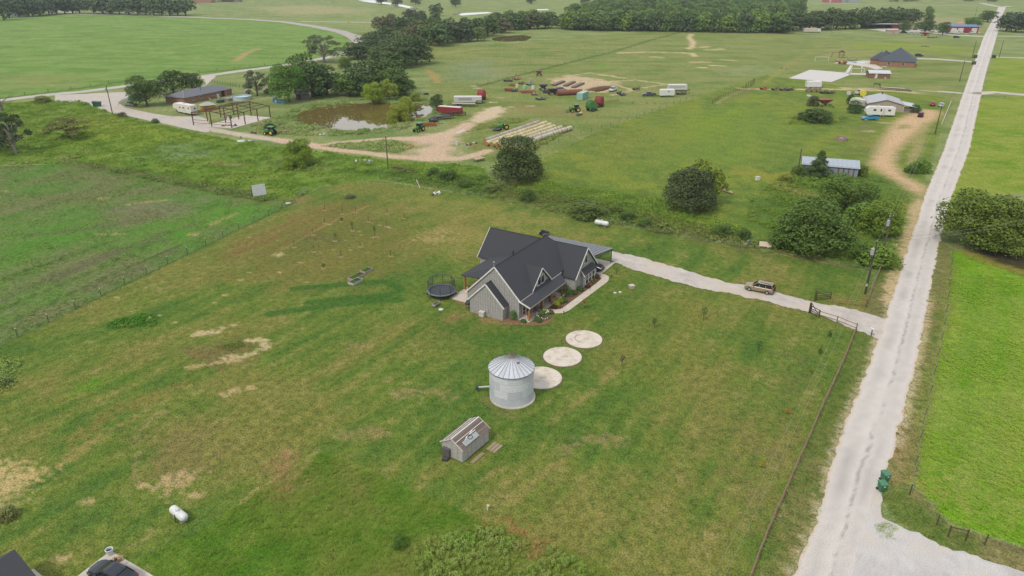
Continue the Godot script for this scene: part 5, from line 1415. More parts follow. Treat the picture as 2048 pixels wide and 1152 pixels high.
	obj("carton", Sh.new().box(Vector3(0, 0.17, 0), Vector3(0.5, 0.34, 0.4)), mc("b08e68", 0.85), cbx)
	for s in [-1, 1]: obj("flap", Sh.new().boxt(Transform3D(Basis(Vector3.FORWARD, s * 0.5), Vector3(0.33 * s, 0.38, 0)), Vector3(0.24, 0.015, 0.38)), mc("bb9a72", 0.85), cbx)
	# small posts and pipes on the lawn
	var vp := thing("vent_stub", "short white pipe standing alone in the mown lawn", "pipe", Vector2(-2.29, -51.1))
	obj("tube", Sh.new().cyl(Vector3.ZERO, Vector3(0, 0.55, 0), 0.07), mc("e8e4da", 0.6), vp)
	obj("elbow", Sh.new().cyl(Vector3(-0.05, 0.55, 0), Vector3(0.16, 0.55, 0), 0.075), mc("e8e4da", 0.6), vp)
	var wp2 := thing("leaning_pipe", "white plastic pipe leaning at the mown lawn's far edge", "pipe", Vector2(-21.36, -157.62), 0.0)
	obj("tube", Sh.new().cyl(Vector3.ZERO, Vector3(-0.7, 1.9, 0), 0.09), mc("f0eeea", 0.6), wp2)
	obj("cap", Sh.new().cyl(Vector3(-0.7, 1.9, 0), Vector3(-0.74, 2.0, 0), 0.12), mc("e0deda", 0.6), wp2)
	junk_heap("heap of pale stones and dark scrap at the lawn's far edge", Vector2(-17.06, -152.82), 1.2, ["e6e2da", "d8d8d4", "5a5854", "eae8e4"], 9, 51)
	var sgn := thing("corrugated_sheet", "white corrugated metal panel propped up in the weeds", "metal panel", Vector2(-56.44, -151.28), 0.56)
	for k in 7: obj("rib", Sh.new().boxt(Transform3D(Basis(Vector3.RIGHT, -0.12), Vector3(0, 0.3 + k * 0.35, -0.04 * k)), Vector3(2.9, 0.33, 0.06 if k % 2 else 0.1)), mc("e4e8ec", 0.45, 0.2), sgn)
	for s in [-1, 1]: obj("prop", Sh.new().bar(Vector3(1.5 * s, 0, -1.2), Vector3(1.5 * s, 2.4, -0.3), 0.08, 0.08), mc("6a6458", 0.8), sgn)
	var stn := thing("white_stone", "flat white stone beside the field gate", "stone", Vector2(-48.34, -145.39), 0.3)
	obj("slab", Sh.new().ball(Vector3(0, 0.15, 0), Vector3(0.7, 0.22, 0.45), 9, 5), mc("dedad2", 0.9), stn)
	var dbr := thing("concrete_chunk", "broken concrete slab leaning at the driveway thicket", "slab", Vector2(46.21, -119.54), -0.3)
	obj("slab", Sh.new().boxt(Transform3D(Basis(Vector3.RIGHT, 0.5), Vector3(0, 0.5, 0)), Vector3(2.1, 0.16, 1.2)), mc("d4c2ae", 0.9, 0.0, "concrete"), dbr)
	obj("rubble", Sh.new().ball(Vector3(-1.0, 0.15, 0.2), Vector3(0.4, 0.2, 0.3), 7, 4).ball(Vector3(0.6, 0.12, 0.6), Vector3(0.3, 0.16, 0.3), 7, 4), mc("c0ae9a", 0.9), dbr)
	junk_heap("scrap metal and timber heap beside the fence thicket", Vector2(43.51, -120.56), 1.6, ["8a90a0", "b8aca0", "6a6258", "c8bcb0"], 10, 52)

func null_pad(flat: Array) -> Sh:
	var p := []
	for k in range(0, flat.size(), 2): p.append_array([flat[k], -flat[k + 1]])
	return Sh.new().extrude(p, Transform3D(Basis(Vector3.RIGHT, -PI / 2), Vector3(0, 0.01, 0)), 0.1)

func ring_tube(r: float, y: float, t: float) -> Sh:
	var s := Sh.new()
	for k in 28:
		var a := TAU * k / 28
		var b := TAU * (k + 1) / 28
		s.cyl(Vector3(cos(a) * r, y, sin(a) * r), Vector3(cos(b) * r, y, sin(b) * r), t, t, 6, false)
	return s

func junk_heap(label: String, at: Vector2, size: float, hexes: Array, n: int, seed_: int) -> void:
	var r := RandomNumberGenerator.new()
	r.seed = seed_
	var t := thing("scrap_heap", label, "scrap heap", at, r.randf() * TAU)
	for k in n:
		var m := mc(hexes[k % hexes.size()], 0.75)
		var p := Vector3(r.randf_range(-1, 1), 0, r.randf_range(-0.6, 0.6)) * size
		var s := Sh.new()
		var kind := r.randi() % 4
		if kind == 0:
			s.boxt(Transform3D(Basis.from_euler(Vector3(r.randf_range(-0.3, 0.3), r.randf() * TAU, r.randf_range(-0.3, 0.3))), p + Vector3(0, 0.2, 0)), Vector3(r.randf_range(0.5, 1.1), 0.15, r.randf_range(0.3, 0.7)))
			obj("sheet", s, m, t)
		elif kind == 1:
			s.bar(p + Vector3(0, 0.05, 0), p + Vector3(r.randf_range(-1.2, 1.2), r.randf_range(0.1, 0.6), r.randf_range(-0.6, 0.6)), 0.1, 0.08)
			obj("beam", s, m, t)
		elif kind == 2:
			s.ball(p + Vector3(0, 0.2, 0), Vector3(r.randf_range(0.25, 0.5), r.randf_range(0.2, 0.35), r.randf_range(0.25, 0.45)), 7, 5)
			obj("lump", s, m, t)
		else:
			s.cyl(p + Vector3(0, 0.0, 0), p + Vector3(0.05, r.randf_range(0.35, 0.7), 0), r.randf_range(0.2, 0.32))
			obj("drum", s, m, t)

# ---------- fences and poles ----------
func pipe_fence(label: String, flat: Array, gap: float, h: float, rails: Array, hex: String, thick := 0.08) -> Node3D:
	var n := maxi(1, int(poly_len(flat) / gap))
	var p := resample(flat, n)
	var t := thing("pipe_fence", label, "fence", p[0])
	var m := mc(hex, 0.8)
	for k in p.size():
		var q := Vector3(p[k].x - p[0].x, 0, p[k].y - p[0].y)
		obj("post", Sh.new().cyl(q, q + Vector3.UP * (h + 0.08), thick, thick, 8), m, t)
		if k > 0:
			var o := Vector3(p[k - 1].x - p[0].x, 0, p[k - 1].y - p[0].y)
			for y in rails: obj("rail", Sh.new().cyl(o + Vector3.UP * y, q + Vector3.UP * y, thick * 0.62, thick * 0.62, 6, false), m, t)
	return t

func wire_fence(label: String, flat: Array, gap: float, h: float, hex: String, thick := 0.035, wires := 3, tip := "") -> Node3D:
	var n := maxi(1, int(poly_len(flat) / gap))
	var p := resample(flat, n)
	var t := thing("wire_fence", label, "fence", p[0])
	var m := mc(hex, 0.8)
	for k in p.size():
		var q := Vector3(p[k].x - p[0].x, 0, p[k].y - p[0].y)
		var po := obj("post", Sh.new().bar(q, q + Vector3(0.02, h, 0), thick * 2, thick * 2), m, t)
		if tip != "": obj("tip", Sh.new().box(q + Vector3(0.02, h, 0), Vector3(thick * 2.6, 0.16, thick * 2.6)), mc(tip, 0.7), po)
	for w in wires:
		var s := Sh.new()
		var y := h * (w + 1.0) / (wires + 0.4)
		for k in n:
			s.bar(Vector3(p[k].x - p[0].x, y, p[k].y - p[0].y), Vector3(p[k + 1].x - p[0].x, y, p[k + 1].y - p[0].y), 0.012, 0.012)
		obj("wire", s, mc("8a8680", 0.6), t)
	return t

func gate(label: String, hinge: Vector2, free: Vector2, hex: String, h := 1.25) -> void:
	var d := free - hinge
	var t := thing("farm_gate", label, "gate", hinge, atan2(-d.y, d.x))
	var L := d.length()
	var m := mc(hex, 0.75)
	obj("hinge_post", Sh.new().box(Vector3(-0.12, 0.85, 0), Vector3(0.22, 1.7, 0.22)), m, t)
	for y in [0.25, 0.55, 0.85, h]: obj("rail", Sh.new().bar(Vector3(0.05, y, 0), Vector3(L, y, 0), 0.06, 0.09), m, t)
	for x in [0.1, L - 0.04]: obj("stile", Sh.new().bar(Vector3(x, 0.2, 0), Vector3(x, h + 0.06, 0), 0.06, 0.1), m, t)
	obj("brace", Sh.new().bar(Vector3(0.1, h + 0.35, 0), Vector3(L, 0.3, 0), 0.06, 0.08), m, t)

func build_fences() -> void:
	pipe_fence("brown pipe fence flanking the driveway entrance on the lawn side", [44.5, -90.9, 45.6, -90.7, 46.7, -88.5, 48.1, -86.7], 2.4, 1.15, [0.55, 1.1], "9c8064")
	pipe_fence("long brown pipe fence running down the lawn beside the road", [48.1, -86.7, 43.5, -79.4, 38.8, -72.2, 35.2, -66.9, 31.3, -60.8, 28.7, -56.9, 26.2, -53, 24, -49.7, 21.6, -45.9, 20.1, -43.4, 18, -39.8], 3.0, 1.15, [0.55, 1.1], "9c8064")
	pipe_fence("brown pipe fence on the far side of the driveway entrance", [48.5, -95.9, 50.7, -95, 53.1, -94.5], 2.6, 1.15, [0.3, 0.7, 1.1], "9a7e50")
	pipe_fence("short brown pipe fence climbing beside the road past the power pole", [53.1, -94.5, 57.9, -102.2, 62.8, -109.8], 2.8, 1.15, [0.55, 1.1], "9c8064")
	gate("open dark gate leaf swung in on the lawn side of the driveway", Vector2(43.88, -92.32), Vector2(44.56, -90.69), "453c34")
	gate("open brown gate leaf on the far side of the driveway", Vector2(46.38, -96.6), Vector2(48.89, -97.13), "5a4630")
	var fg := thing("tube_gate", "grey tubular field gate in the weeds beside the white stone", "gate", Vector2(-47.72, -150.52), 1.27)
	for y in [0.25, 0.5, 0.75, 1.0, 1.25]: obj("rail", Sh.new().cyl(Vector3(0, y, 0), Vector3(3.6, y, 0), 0.035, 0.035, 6), mc("9aa098", 0.5, 0.3), fg)
	for x in [0.0, 1.8, 3.6]: obj("stile", Sh.new().cyl(Vector3(x, 0.1, 0), Vector3(x, 1.3, 0), 0.04, 0.04, 6), mc("9aa098", 0.5, 0.3), fg)
	wire_fence("green steel post fence with pale tips between crop field and lawn", [-69.6, -80.6, -68.9, -82.5, -67.4, -87, -65.8, -90.7, -65.1, -93.8, -63.8, -97.7, -60.8, -107, -56.7, -118.8, -52.2, -132.3, -47.3, -146.8], 4.6, 1.35, "4f5a44", 0.04, 3, "d8d8c8")
	wire_fence("wire fence on thin posts along the bright hay field", [78.2, -115.6, 62.6, -90.2, 51.9, -73.9, 44.5, -62.7, 38.3, -53.2], 5.0, 1.2, "6a6252", 0.035, 3)
	wire_fence("wire fence turning along the hay field above the gravel driveway", [38.3, -53.2, 38.3, -50.4, 39, -47.9, 40.3, -47.4, 42.3, -46.4, 44.7, -45.4, 49.1, -43.4], 4.0, 1.2, "5a5040", 0.04, 3)
	var hb := thing("brace_posts", "rusty pipe brace of two posts and a top rail by the hay field", "fence brace", Vector2(38.91, -47.73), -0.36)
	var L := 1.37
	for x in [0.0, L]: obj("post", Sh.new().cyl(Vector3(x, 0, 0), Vector3(x, 1.25, 0), 0.07, 0.07, 8), mc("5c4632", 0.8), hb)
	obj("rail", Sh.new().cyl(Vector3(0, 1.1, 0), Vector3(L, 1.1, 0), 0.05, 0.05, 8), mc("5c4632", 0.8), hb)
	wire_fence("wire fence crossing the pasture above the machinery yard", [-15.1, -315.2, 3.9, -350.6, 25.6, -389.8, 62.3, -455.3, 105.4, -545.7, 144.4, -620.5], 9.0, 1.3, "5e5848", 0.06, 2)
	wire_fence("wire fence dividing the machinery yard from the mown pasture", [-1.8, -178.7, 11, -201.6, 26.1, -221, 40.1, -240.5, 56.4, -262.5, 71.5, -283.6], 6.0, 1.3, "6a6250", 0.05, 3)
	wire_fence("dark post fence at the far corner of the pasture", [75.7, -269.9, 81.7, -281.2, 90.4, -293.4, 99.3, -306.7], 2.6, 1.6, "5c5040", 0.09, 3)
	wire_fence("tall dark corner posts where the pasture fences meet", [99.7, -306.7, 103.2, -312.3, 107.7, -321.1], 3.0, 2.6, "4a4238", 0.09, 2)
	wire_fence("wire fence through the weeds left of the white metal panel", [-132.9, -178.7, -119.8, -182.9, -97, -171.8, -72.8, -158.4, -58.2, -149.8], 5.0, 1.2, "6a6450", 0.04, 2)
	wire_fence("fence of dark posts behind the brick ranch house garden", [-135, -325.7, -129.9, -321.1, -120.1, -312.3, -111.6, -306.7], 2.2, 1.4, "6e5c48", 0.08, 3)
	wire_fence("brush-grown wire fence behind the propane tank", [-32, -165.3, -17.8, -156.8, -2.6, -148.3, 17.7, -133.8, 29.3, -126.5, 41.4, -118.8], 5.5, 1.2, "5a5444", 0.04, 3)
	wire_fence("wire fence along the far side of the county road", [-202.8, -283.6, -187, -308.1, -171.6, -343.6, -140.1, -375.2, -116.1, -410.4], 9.0, 1.3, "6a5c48", 0.07, 2)
	wire_fence("wire fence round the field by the distant lane", [186.3, -283.6, 202, -282.4, 243.2, -272.1], 8.0, 1.2, "6a6252", 0.05, 2)
	# white fence line by the red and white cars
	var wf := thing("white_fence", "long low white board fence beside the neighbour's gravel drive", "fence", Vector2(140.39, -230.38), 1)
	var WL := 49.64
	var nb := int(WL / 3.0)
	for k in nb + 1: obj("post", Sh.new().box(Vector3(WL * k / nb, 0.5, 0), Vector3(0.12, 1.0, 0.12)), mc("e8e8e4", 0.6), wf)
	for k in nb:
		for y in [0.35, 0.8]: obj("board", Sh.new().box(Vector3(WL * (k + 0.5) / nb, y, 0.08), Vector3(WL / nb - 0.02, 0.22, 0.04)), mc("eeeeea", 0.6), wf)
	# posts of a mailbox at the driveway mouth
	var mb := thing("mailbox", "white mailbox on a brown post at the driveway mouth", "mailbox", Vector2(49.61, -85.35))
	obj("post", Sh.new().box(Vector3(0, 0.5, 0), Vector3(0.1, 1.0, 0.1)), mc("7a5c40", 0.8, 0.0, "wood"), mb)
	obj("box", Sh.new().extrude([-0.14, 0, 0.14, 0, 0.14, 0.14, 0.08, 0.24, -0.08, 0.24, -0.14, 0.14], Transform3D(Basis(Vector3.UP, 0.5), Vector3(0, 1.0, 0)), 0.55), mc("eceae6", 0.5), mb)

func pole(label: String, at: Vector2, h: float, arm := 0.0, turn := 0.0, transformer := false, hex := "5a4e42", called := "utility_pole") -> Vector3:
	var t := thing(called, label, "utility pole", at, turn)
	obj("shaft", Sh.new().cyl(Vector3.ZERO, Vector3.UP * h, 0.17, 0.11, 10), mc(hex, 0.85, 0.0, "wood"), t)
	if arm > 0.0:
		var a := obj("crossarm", Sh.new().box(Vector3(0, h - 0.5, 0), Vector3(arm, 0.12, 0.1)), mc(hex, 0.85), t)
		for s in [-1, 1]: obj("insulator", Sh.new().cyl(Vector3(s * arm * 0.45, h - 0.44, 0), Vector3(s * arm * 0.45, h - 0.22, 0), 0.06, 0.04, 8), mc("d8dcdc", 0.3), a)
	else:
		obj("insulator", Sh.new().cyl(Vector3(0, h, 0), Vector3(0, h + 0.22, 0), 0.07, 0.04, 8), mc("d8dcdc", 0.3), t)
	if transformer:
		var c := obj("transformer", Sh.new().cyl(Vector3(-0.42, h - 2.1, 0), Vector3(-0.42, h - 1.1, 0), 0.27, 0.27, 14), mc("b8bcc0", 0.5, 0.1), t)
		obj("bushing", Sh.new().cyl(Vector3(-0.42, h - 1.1, 0), Vector3(-0.42, h - 0.85, 0), 0.06, 0.04, 8), mc("e4e4e0", 0.3), c)
		obj("meter_box", Sh.new().box(Vector3(-0.16, 1.6, 0.12), Vector3(0.25, 0.4, 0.16)), mc("c8ccd0", 0.5), t)
	return Vector3(at.x, h, at.y)

func power_line(label: String, a: Vector3, b: Vector3, offsets: Array, sag := 0.5, r := 0.016) -> void:
	var t := thing("power_line", label, "wire", Vector2(a.x, a.z))
	for o in offsets:
		var s := Sh.new()
		var n := 14
		for k in n:
			var u0 := float(k) / n
			var u1 := float(k + 1) / n
			var p := (b - a) * u0 + Vector3(o[0], a.y + o[1] - 4 * sag * u0 * (1 - u0), 0)
			var q := (b - a) * u1 + Vector3(o[0], a.y + o[1] - 4 * sag * u1 * (1 - u1), 0)
			s.cyl(p, q, r, r, 5, false)
		obj("strand", s, mc("8f8c84", 0.5), t)

func build_poles() -> void:
	var p1 := pole("dark utility pole with transformer beside the farm driveway gate", Vector2(55.11, -99.14), 8.74, 0.0, 0.3, true, "4c443c")
	var p2 := pole("utility pole with transformer rising out of the roadside bushes", Vector2(64.15, -112.77), 8.6, 0.9, 0.4, true, "6a6058")
	var p3 := pole("utility pole next to the white board fence", Vector2(130.65, -216.55), 8.6, 1.2, 0.4)
	var p4 := pole("utility pole on the brick house's lawn near the road", Vector2(203.58, -328.81), 9.0, 1.2, 0.4)
	var p5 := pole("utility pole past the brick house driveway", Vector2(265.44, -422.68), 9.5, 1.2, 0.4)
	pole("utility pole across the road by the field track", Vector2(282.64, -425.23), 9.5)
	pole("thin pole at the corner of the silver barn", Vector2(70.04, -168.04), 6.81, 0.0, 0.0, false, "6a5e50")
	var p8 := pole("weathered pole standing before the pond track", Vector2(-31.63, -175.19), 8.29, 0.0, 0.0, false, "6e665c")
	var p9 := pole("leaning utility pole beside the green dumpster", Vector2(-141.08, -250.58), 9.77, 0.0, 0.2, true)
	pole("pale wooden pole before the white box truck and trees", Vector2(258.07, -600.01), 11.0, 0.0, 0.0, false, "9a907c")
	pole("grey pole among the woodland trees behind the white car", Vector2(124.3, -631.29), 17.0, 0.0, 0.0, false, "8a8a88")
	pole("distant pole on the road verge by the trees", Vector2(508.03, -822.55), 11.0)
	power_line("twin power lines sagging over the lawn towards the viewer", p1 + Vector3(0, -0.4, 0), Vector3(4.9, 8.2, -22.0), [[0.0, 0.0], [0.7, -0.3]], 0.9, 0.014)
	power_line("power line between the two transformer poles", p1, p2, [[0.0, 0.1]], 0.2)
	power_line("power line along the road to the white fence pole", p2, p3, [[-0.4, 0.0], [0.4, 0.0]], 0.9)
	power_line("power line from the white fence pole to the brick house lawn", p3, p4, [[-0.4, 0.0], [0.4, 0.0]], 0.9)
	power_line("power line from the brick house lawn up the road", p4, p5, [[-0.4, 0.0], [0.4, 0.0]], 0.9)
	power_line("service wire crossing the thicket from the roadside pole", p2, Vector3(Vector2(70.04, -168.04).x, 8.0, Vector2(70.04, -168.04).y), [[0.0, 0.0]], 1.2)
	power_line("service wires crossing over the roadside tree", p1, Vector3(Vector2(108.19, -120.56).x, 8.5, Vector2(108.19, -120.56).y), [[0.0, -0.3], [0.0, 0.3]], 1.0)

# ---------- buildings ----------
# front left corner at the origin, x along the front, body towards -z
func building(called: String, label: String, at: Vector2, turn: float, W: float, D: float, eave: float, ridge: float, kind: String, wall: String, roof: String, wall_tex := "grime", roof_tex := "grime", metal := 0.0, over := 0.35) -> Node3D:
	var t := thing(called, label, "house" if called.ends_with("house") else "building", at, turn)
	var wm := mc(wall, 0.85, 0.0, wall_tex)
	var rm := mc(roof, 0.9 if metal == 0.0 else 0.45, metal, roof_tex)
	var s := Sh.new()
	var r := Sh.new()
	var y := eave - over * 0.4
	if kind == "hip":
		s.slab(0, W, 0, eave, -D, 0)
		var e := minf(W, D) / 2
		var A := Vector3(-over, y, over)
		var B := Vector3(W + over, y, over)
		var C := Vector3(W + over, y, -D - over)
		var E := Vector3(-over, y, -D - over)
		var p := Vector3(e, ridge, -D / 2) if W > D else Vector3(W / 2, ridge, -e)
		var q := Vector3(W - e, ridge, -D / 2) if W > D else Vector3(W / 2, ridge, -D + e)
		if W > D:
			plate(r, [A, B, q, p]); plate(r, [C, E, p, q]); plate(r, [B, C, q]); plate(r, [E, A, p])
		else:
			plate(r, [A, B, p]); plate(r, [B, C, q, p]); plate(r, [C, E, q]); plate(r, [E, A, p, q])
	elif kind == "x":
		s.slab(0, W, 0, eave, -D, 0)
		for e in [0.03, W - 0.03]: s.extrude([0, eave, -D / 2, ridge - 0.1, -D, eave], Transform3D(Basis(Vector3(0, 0, 1), Vector3.UP, Vector3(-1, 0, 0)), Vector3(e, 0, 0)), 0.06)
		for sg in [0, 1]:
			var z := over if sg == 0 else -D - over
			plate(r, [Vector3(-over, y, z), Vector3(W + over, y, z), Vector3(W + over, ridge, -D / 2), Vector3(-over, ridge, -D / 2)], 0.1)
	else:
		s.slab(0, W, 0, eave, -D, 0)
		for e in [-0.03, -D + 0.03]: s.extrude([0, eave, W / 2, ridge - 0.1, W, eave], Transform3D(Basis(), Vector3(0, 0, e)), 0.06)
		for sg in [0, 1]:
			var x := -over if sg == 0 else W + over
			plate(r, [Vector3(x, y, over), Vector3(x, y, -D - over), Vector3(W / 2, ridge, -D - over), Vector3(W / 2, ridge, over)], 0.1)
	obj("wall", s, wm, t)
	obj("roof", r, rm, t)
	return t

func trailer_box(called: String, label: String, at: Vector2, turn: float, L: float, W: float, H: float, hex: String, roof: String, axles: Array, tongue := 1.2, floor_y := 0.55) -> Node3D:
	# tongue towards +x, centre at the origin
	var t := thing(called, label, "trailer", at, turn)
	obj("body", Sh.new().loft([ring(-L / 2, W / 2, floor_y, floor_y + H, 0.98, 0.08), ring(L / 2 - 0.3, W / 2, floor_y, floor_y + H, 0.98, 0.08), ring(L / 2, W / 2 * 0.9, floor_y, floor_y + H * 0.92, 0.95, 0.08)]), mc(hex, 0.45), t)
	obj("roof", Sh.new().box(Vector3(-0.1, floor_y + H + 0.02, 0), Vector3(L - 0.3, 0.06, W * 0.94)), mc(roof, 0.5), t)
	obj("tongue", Sh.new().bar(Vector3(L / 2, floor_y - 0.05, -0.5), Vector3(L / 2 + tongue, floor_y, 0), 0.1, 0.1).bar(Vector3(L / 2, floor_y - 0.05, 0.5), Vector3(L / 2 + tongue, floor_y, 0), 0.1, 0.1), mc("3a3a3c", 0.6), t)
	obj("jack", Sh.new().bar(Vector3(L / 2 + tongue * 0.8, 0, 0), Vector3(L / 2 + tongue * 0.8, floor_y + 0.2, 0), 0.08, 0.08), mc("3a3a3c", 0.6), t)
	obj("chassis", Sh.new().box(Vector3(0, floor_y - 0.08, 0), Vector3(L * 0.96, 0.14, W * 0.8)), mc("3a3a3c", 0.7), t)
	wheels(t, axles, W / 2 + 0.02, 0.36, 0.22, "c8c8c4")
	return t

func caravan(label: String, at: Vector2, turn: float, L: float, hex := "ece8e0", fifth := false) -> void:
	var t := thing("caravan", label, "caravan", at, turn)
	var m := mc(hex, 0.4)
	var prof := [-L / 2, 0.6, -L / 2, 3.2, L / 2 - 1.0, 3.2, L / 2 - 0.25, 2.6, L / 2, 1.5, L / 2 - 0.6, 0.6]
	if fifth: prof = [-L / 2, 0.6, -L / 2, 3.3, L / 2 - 1.4, 3.35, L / 2 - 0.4, 3.0, L / 2, 2.2, L / 2 - 0.3, 1.5, L / 2 - 2.4, 1.45, L / 2 - 2.9, 0.6]
	obj("shell", Sh.new().extrude(prof, Transform3D(), 2.45), m, t)
	obj("roof", Sh.new().box(Vector3(-0.5, 3.37 if fifth else 3.24, 0), Vector3(L - 1.6, 0.06, 2.3)), mc("f2f0ea", 0.6), t)
	var wn := [[-L * 0.3, 2.2, 0.9, 0.6], [-L * 0.02, 2.2, 0.5, 0.8], [L * 0.2, 2.2, 0.9, 0.6]]
	if fifth: wn = [[-L * 0.37, 2.4, 0.7, 0.5], [-L * 0.1, 2.3, 1.0, 0.55], [L * 0.1, 2.2, 0.7, 0.5]]
	for w in wn:
		for s in [-1, 1]: obj("window", Sh.new().box(Vector3(w[0], w[1], s * 1.235), Vector3(w[2], w[3], 0.05)), glass(), t)
	obj("rear_window", Sh.new().box(Vector3(-L / 2 - 0.01, 2.3, 0.3), Vector3(0.05, 0.6, 0.5)), glass(), t)
	if fifth:
		for w in [[-L * 0.33, 2.6], [-L * 0.02, 2.4], [L * 0.18, 1.9]]:
			var so := obj("slide_out", Sh.new().box(Vector3(w[0], 2.0, 1.45), Vector3(w[1], 2.0, 0.5)), mc("f0ece4", 0.45), t)
			obj("slide_window", Sh.new().box(Vector3(w[0] - 0.3, 2.3, 1.71), Vector3(0.7, 0.55, 0.04)), glass(), so)
			for e in [-1, 1]: obj("slide_trim", Sh.new().box(Vector3(w[0] + e * w[1] / 2, 2.0, 1.68), Vector3(0.09, 2.02, 0.08)), mc("4a4640", 0.5), so)
	obj("stripe", Sh.new().box(Vector3(-0.3, 1.15, 1.236), Vector3(L * 0.8, 0.12, 0.03)), mc("8a7c6a", 0.5), t)
	obj("underbelly", Sh.new().box(Vector3(-0.4, 0.62, 0), Vector3(L - 2.0, 0.3, 2.2)), mc("3a3a3c", 0.8), t)
	obj("door", Sh.new().box(Vector3(-L * 0.12, 1.75, -1.24), Vector3(0.75, 1.9, 0.04)), mc("dcd8d0", 0.5), t)
	obj("roof_vent", Sh.new().box(Vector3(0.5, 3.5, 0.2), Vector3(0.7, 0.25, 0.7)), mc("dedcd6", 0.6), t)
	obj("jack", Sh.new().bar(Vector3(L / 2 - 0.9, 0, 0.6), Vector3(L / 2 - 0.9, 1.4 if fifth else 0.7, 0.6), 0.1, 0.1), mc("4a4a4a", 0.6), t)
	wheels(t, [-1.2, -0.3], 1.15, 0.37, 0.22, "d0d0cc")

func tractor(label: String, at: Vector2, turn: float, loader := false, cab := true) -> void:
	var t := thing("farm_tractor", label, "tractor", at, turn)
	var gm := mc("3f8a3c", 0.4)
	var yl := "e8c832"
	obj("hood", Sh.new().loft([ring(0.2, 0.42, 0.9, 1.75, 0.85), ring(1.5, 0.4, 0.85, 1.65, 0.8), ring(1.95, 0.34, 0.85, 1.45, 0.8)]), gm, t)
	obj("frame", Sh.new().box(Vector3(0.2, 0.85, 0), Vector3(3.0, 0.4, 0.5)), mc("2f3a2e", 0.6), t)
	if cab:
		var c := obj("cab", Sh.new().loft([ring(-1.15, 0.68, 1.1, 2.5, 0.88), ring(0.2, 0.72, 1.1, 2.5, 0.85)]), glass(), t)
		obj("roof", Sh.new().box(Vector3(-0.48, 2.6, 0), Vector3(1.7, 0.2, 1.5)), mc("57a058", 0.45), c)
		for q in [[-1.15, -0.66], [-1.15, 0.66], [0.2, -0.68], [0.2, 0.68]]: obj("pillar", Sh.new().bar(Vector3(q[0], 1.1, q[1]), Vector3(q[0], 2.5, q[1] * 0.9), 0.08, 0.08), mc("2f3a2e", 0.5), c)
	else:
		obj("seat", Sh.new().box(Vector3(-0.6, 1.45, 0), Vector3(0.5, 0.5, 0.5)), mc("d8b82a", 0.6), t)
		obj("steering_wheel", Sh.new().cyl(Vector3(0.0, 1.75, 0), Vector3(0.03, 1.8, 0), 0.22), mc("26282a", 0.6), t)
	for s in [-1, 1]:
		obj("fender", Sh.new().extrude([-1.6, 1.3, -1.4, 1.75, -0.8, 1.85, -0.2, 1.6, -0.2, 1.5, -0.8, 1.72, -1.3, 1.62, -1.5, 1.3], Transform3D(Basis(), Vector3(0, 0, s * 0.85)), 0.5), gm, t)
		for w in [[-0.85, 0.85, 1.12, 0.42], [1.4, 0.55, 0.95, 0.3]]:
			var ty := obj("wheel", Sh.new().cyl(Vector3(w[0], w[1], s * (w[2] - w[3])), Vector3(w[0], w[1], s * w[2]), w[1], w[1] * 0.97, 18), mc("2a2a2a", 0.9), t)
			obj("rim", Sh.new().cyl(Vector3(w[0], w[1], s * (w[2] - 0.05)), Vector3(w[0], w[1], s * (w[2] + 0.02)), w[1] * 0.58, w[1] * 0.5, 14), mc(yl, 0.45), ty)
	obj("exhaust", Sh.new().cyl(Vector3(0.9, 1.7, 0.3), Vector3(0.9, 2.6, 0.3), 0.06), mc("3a3a3a", 0.6), t)
	if loader:
		for s in [-1, 1]: obj("loader_arm", Sh.new().bar(Vector3(0.0, 1.5, s * 0.62), Vector3(1.8, 1.65, s * 0.62), 0.12, 0.2).bar(Vector3(1.75, 1.7, s * 0.62), Vector3(3.0, 0.4, s * 0.62), 0.12, 0.2), gm, t)
		obj("bucket", Sh.new().extrude([2.9, 0.05, 3.7, 0.05, 3.0, 0.5, 3.05, 0.75, 2.85, 0.75], Transform3D(), 1.9), mc("35703a", 0.5), t)

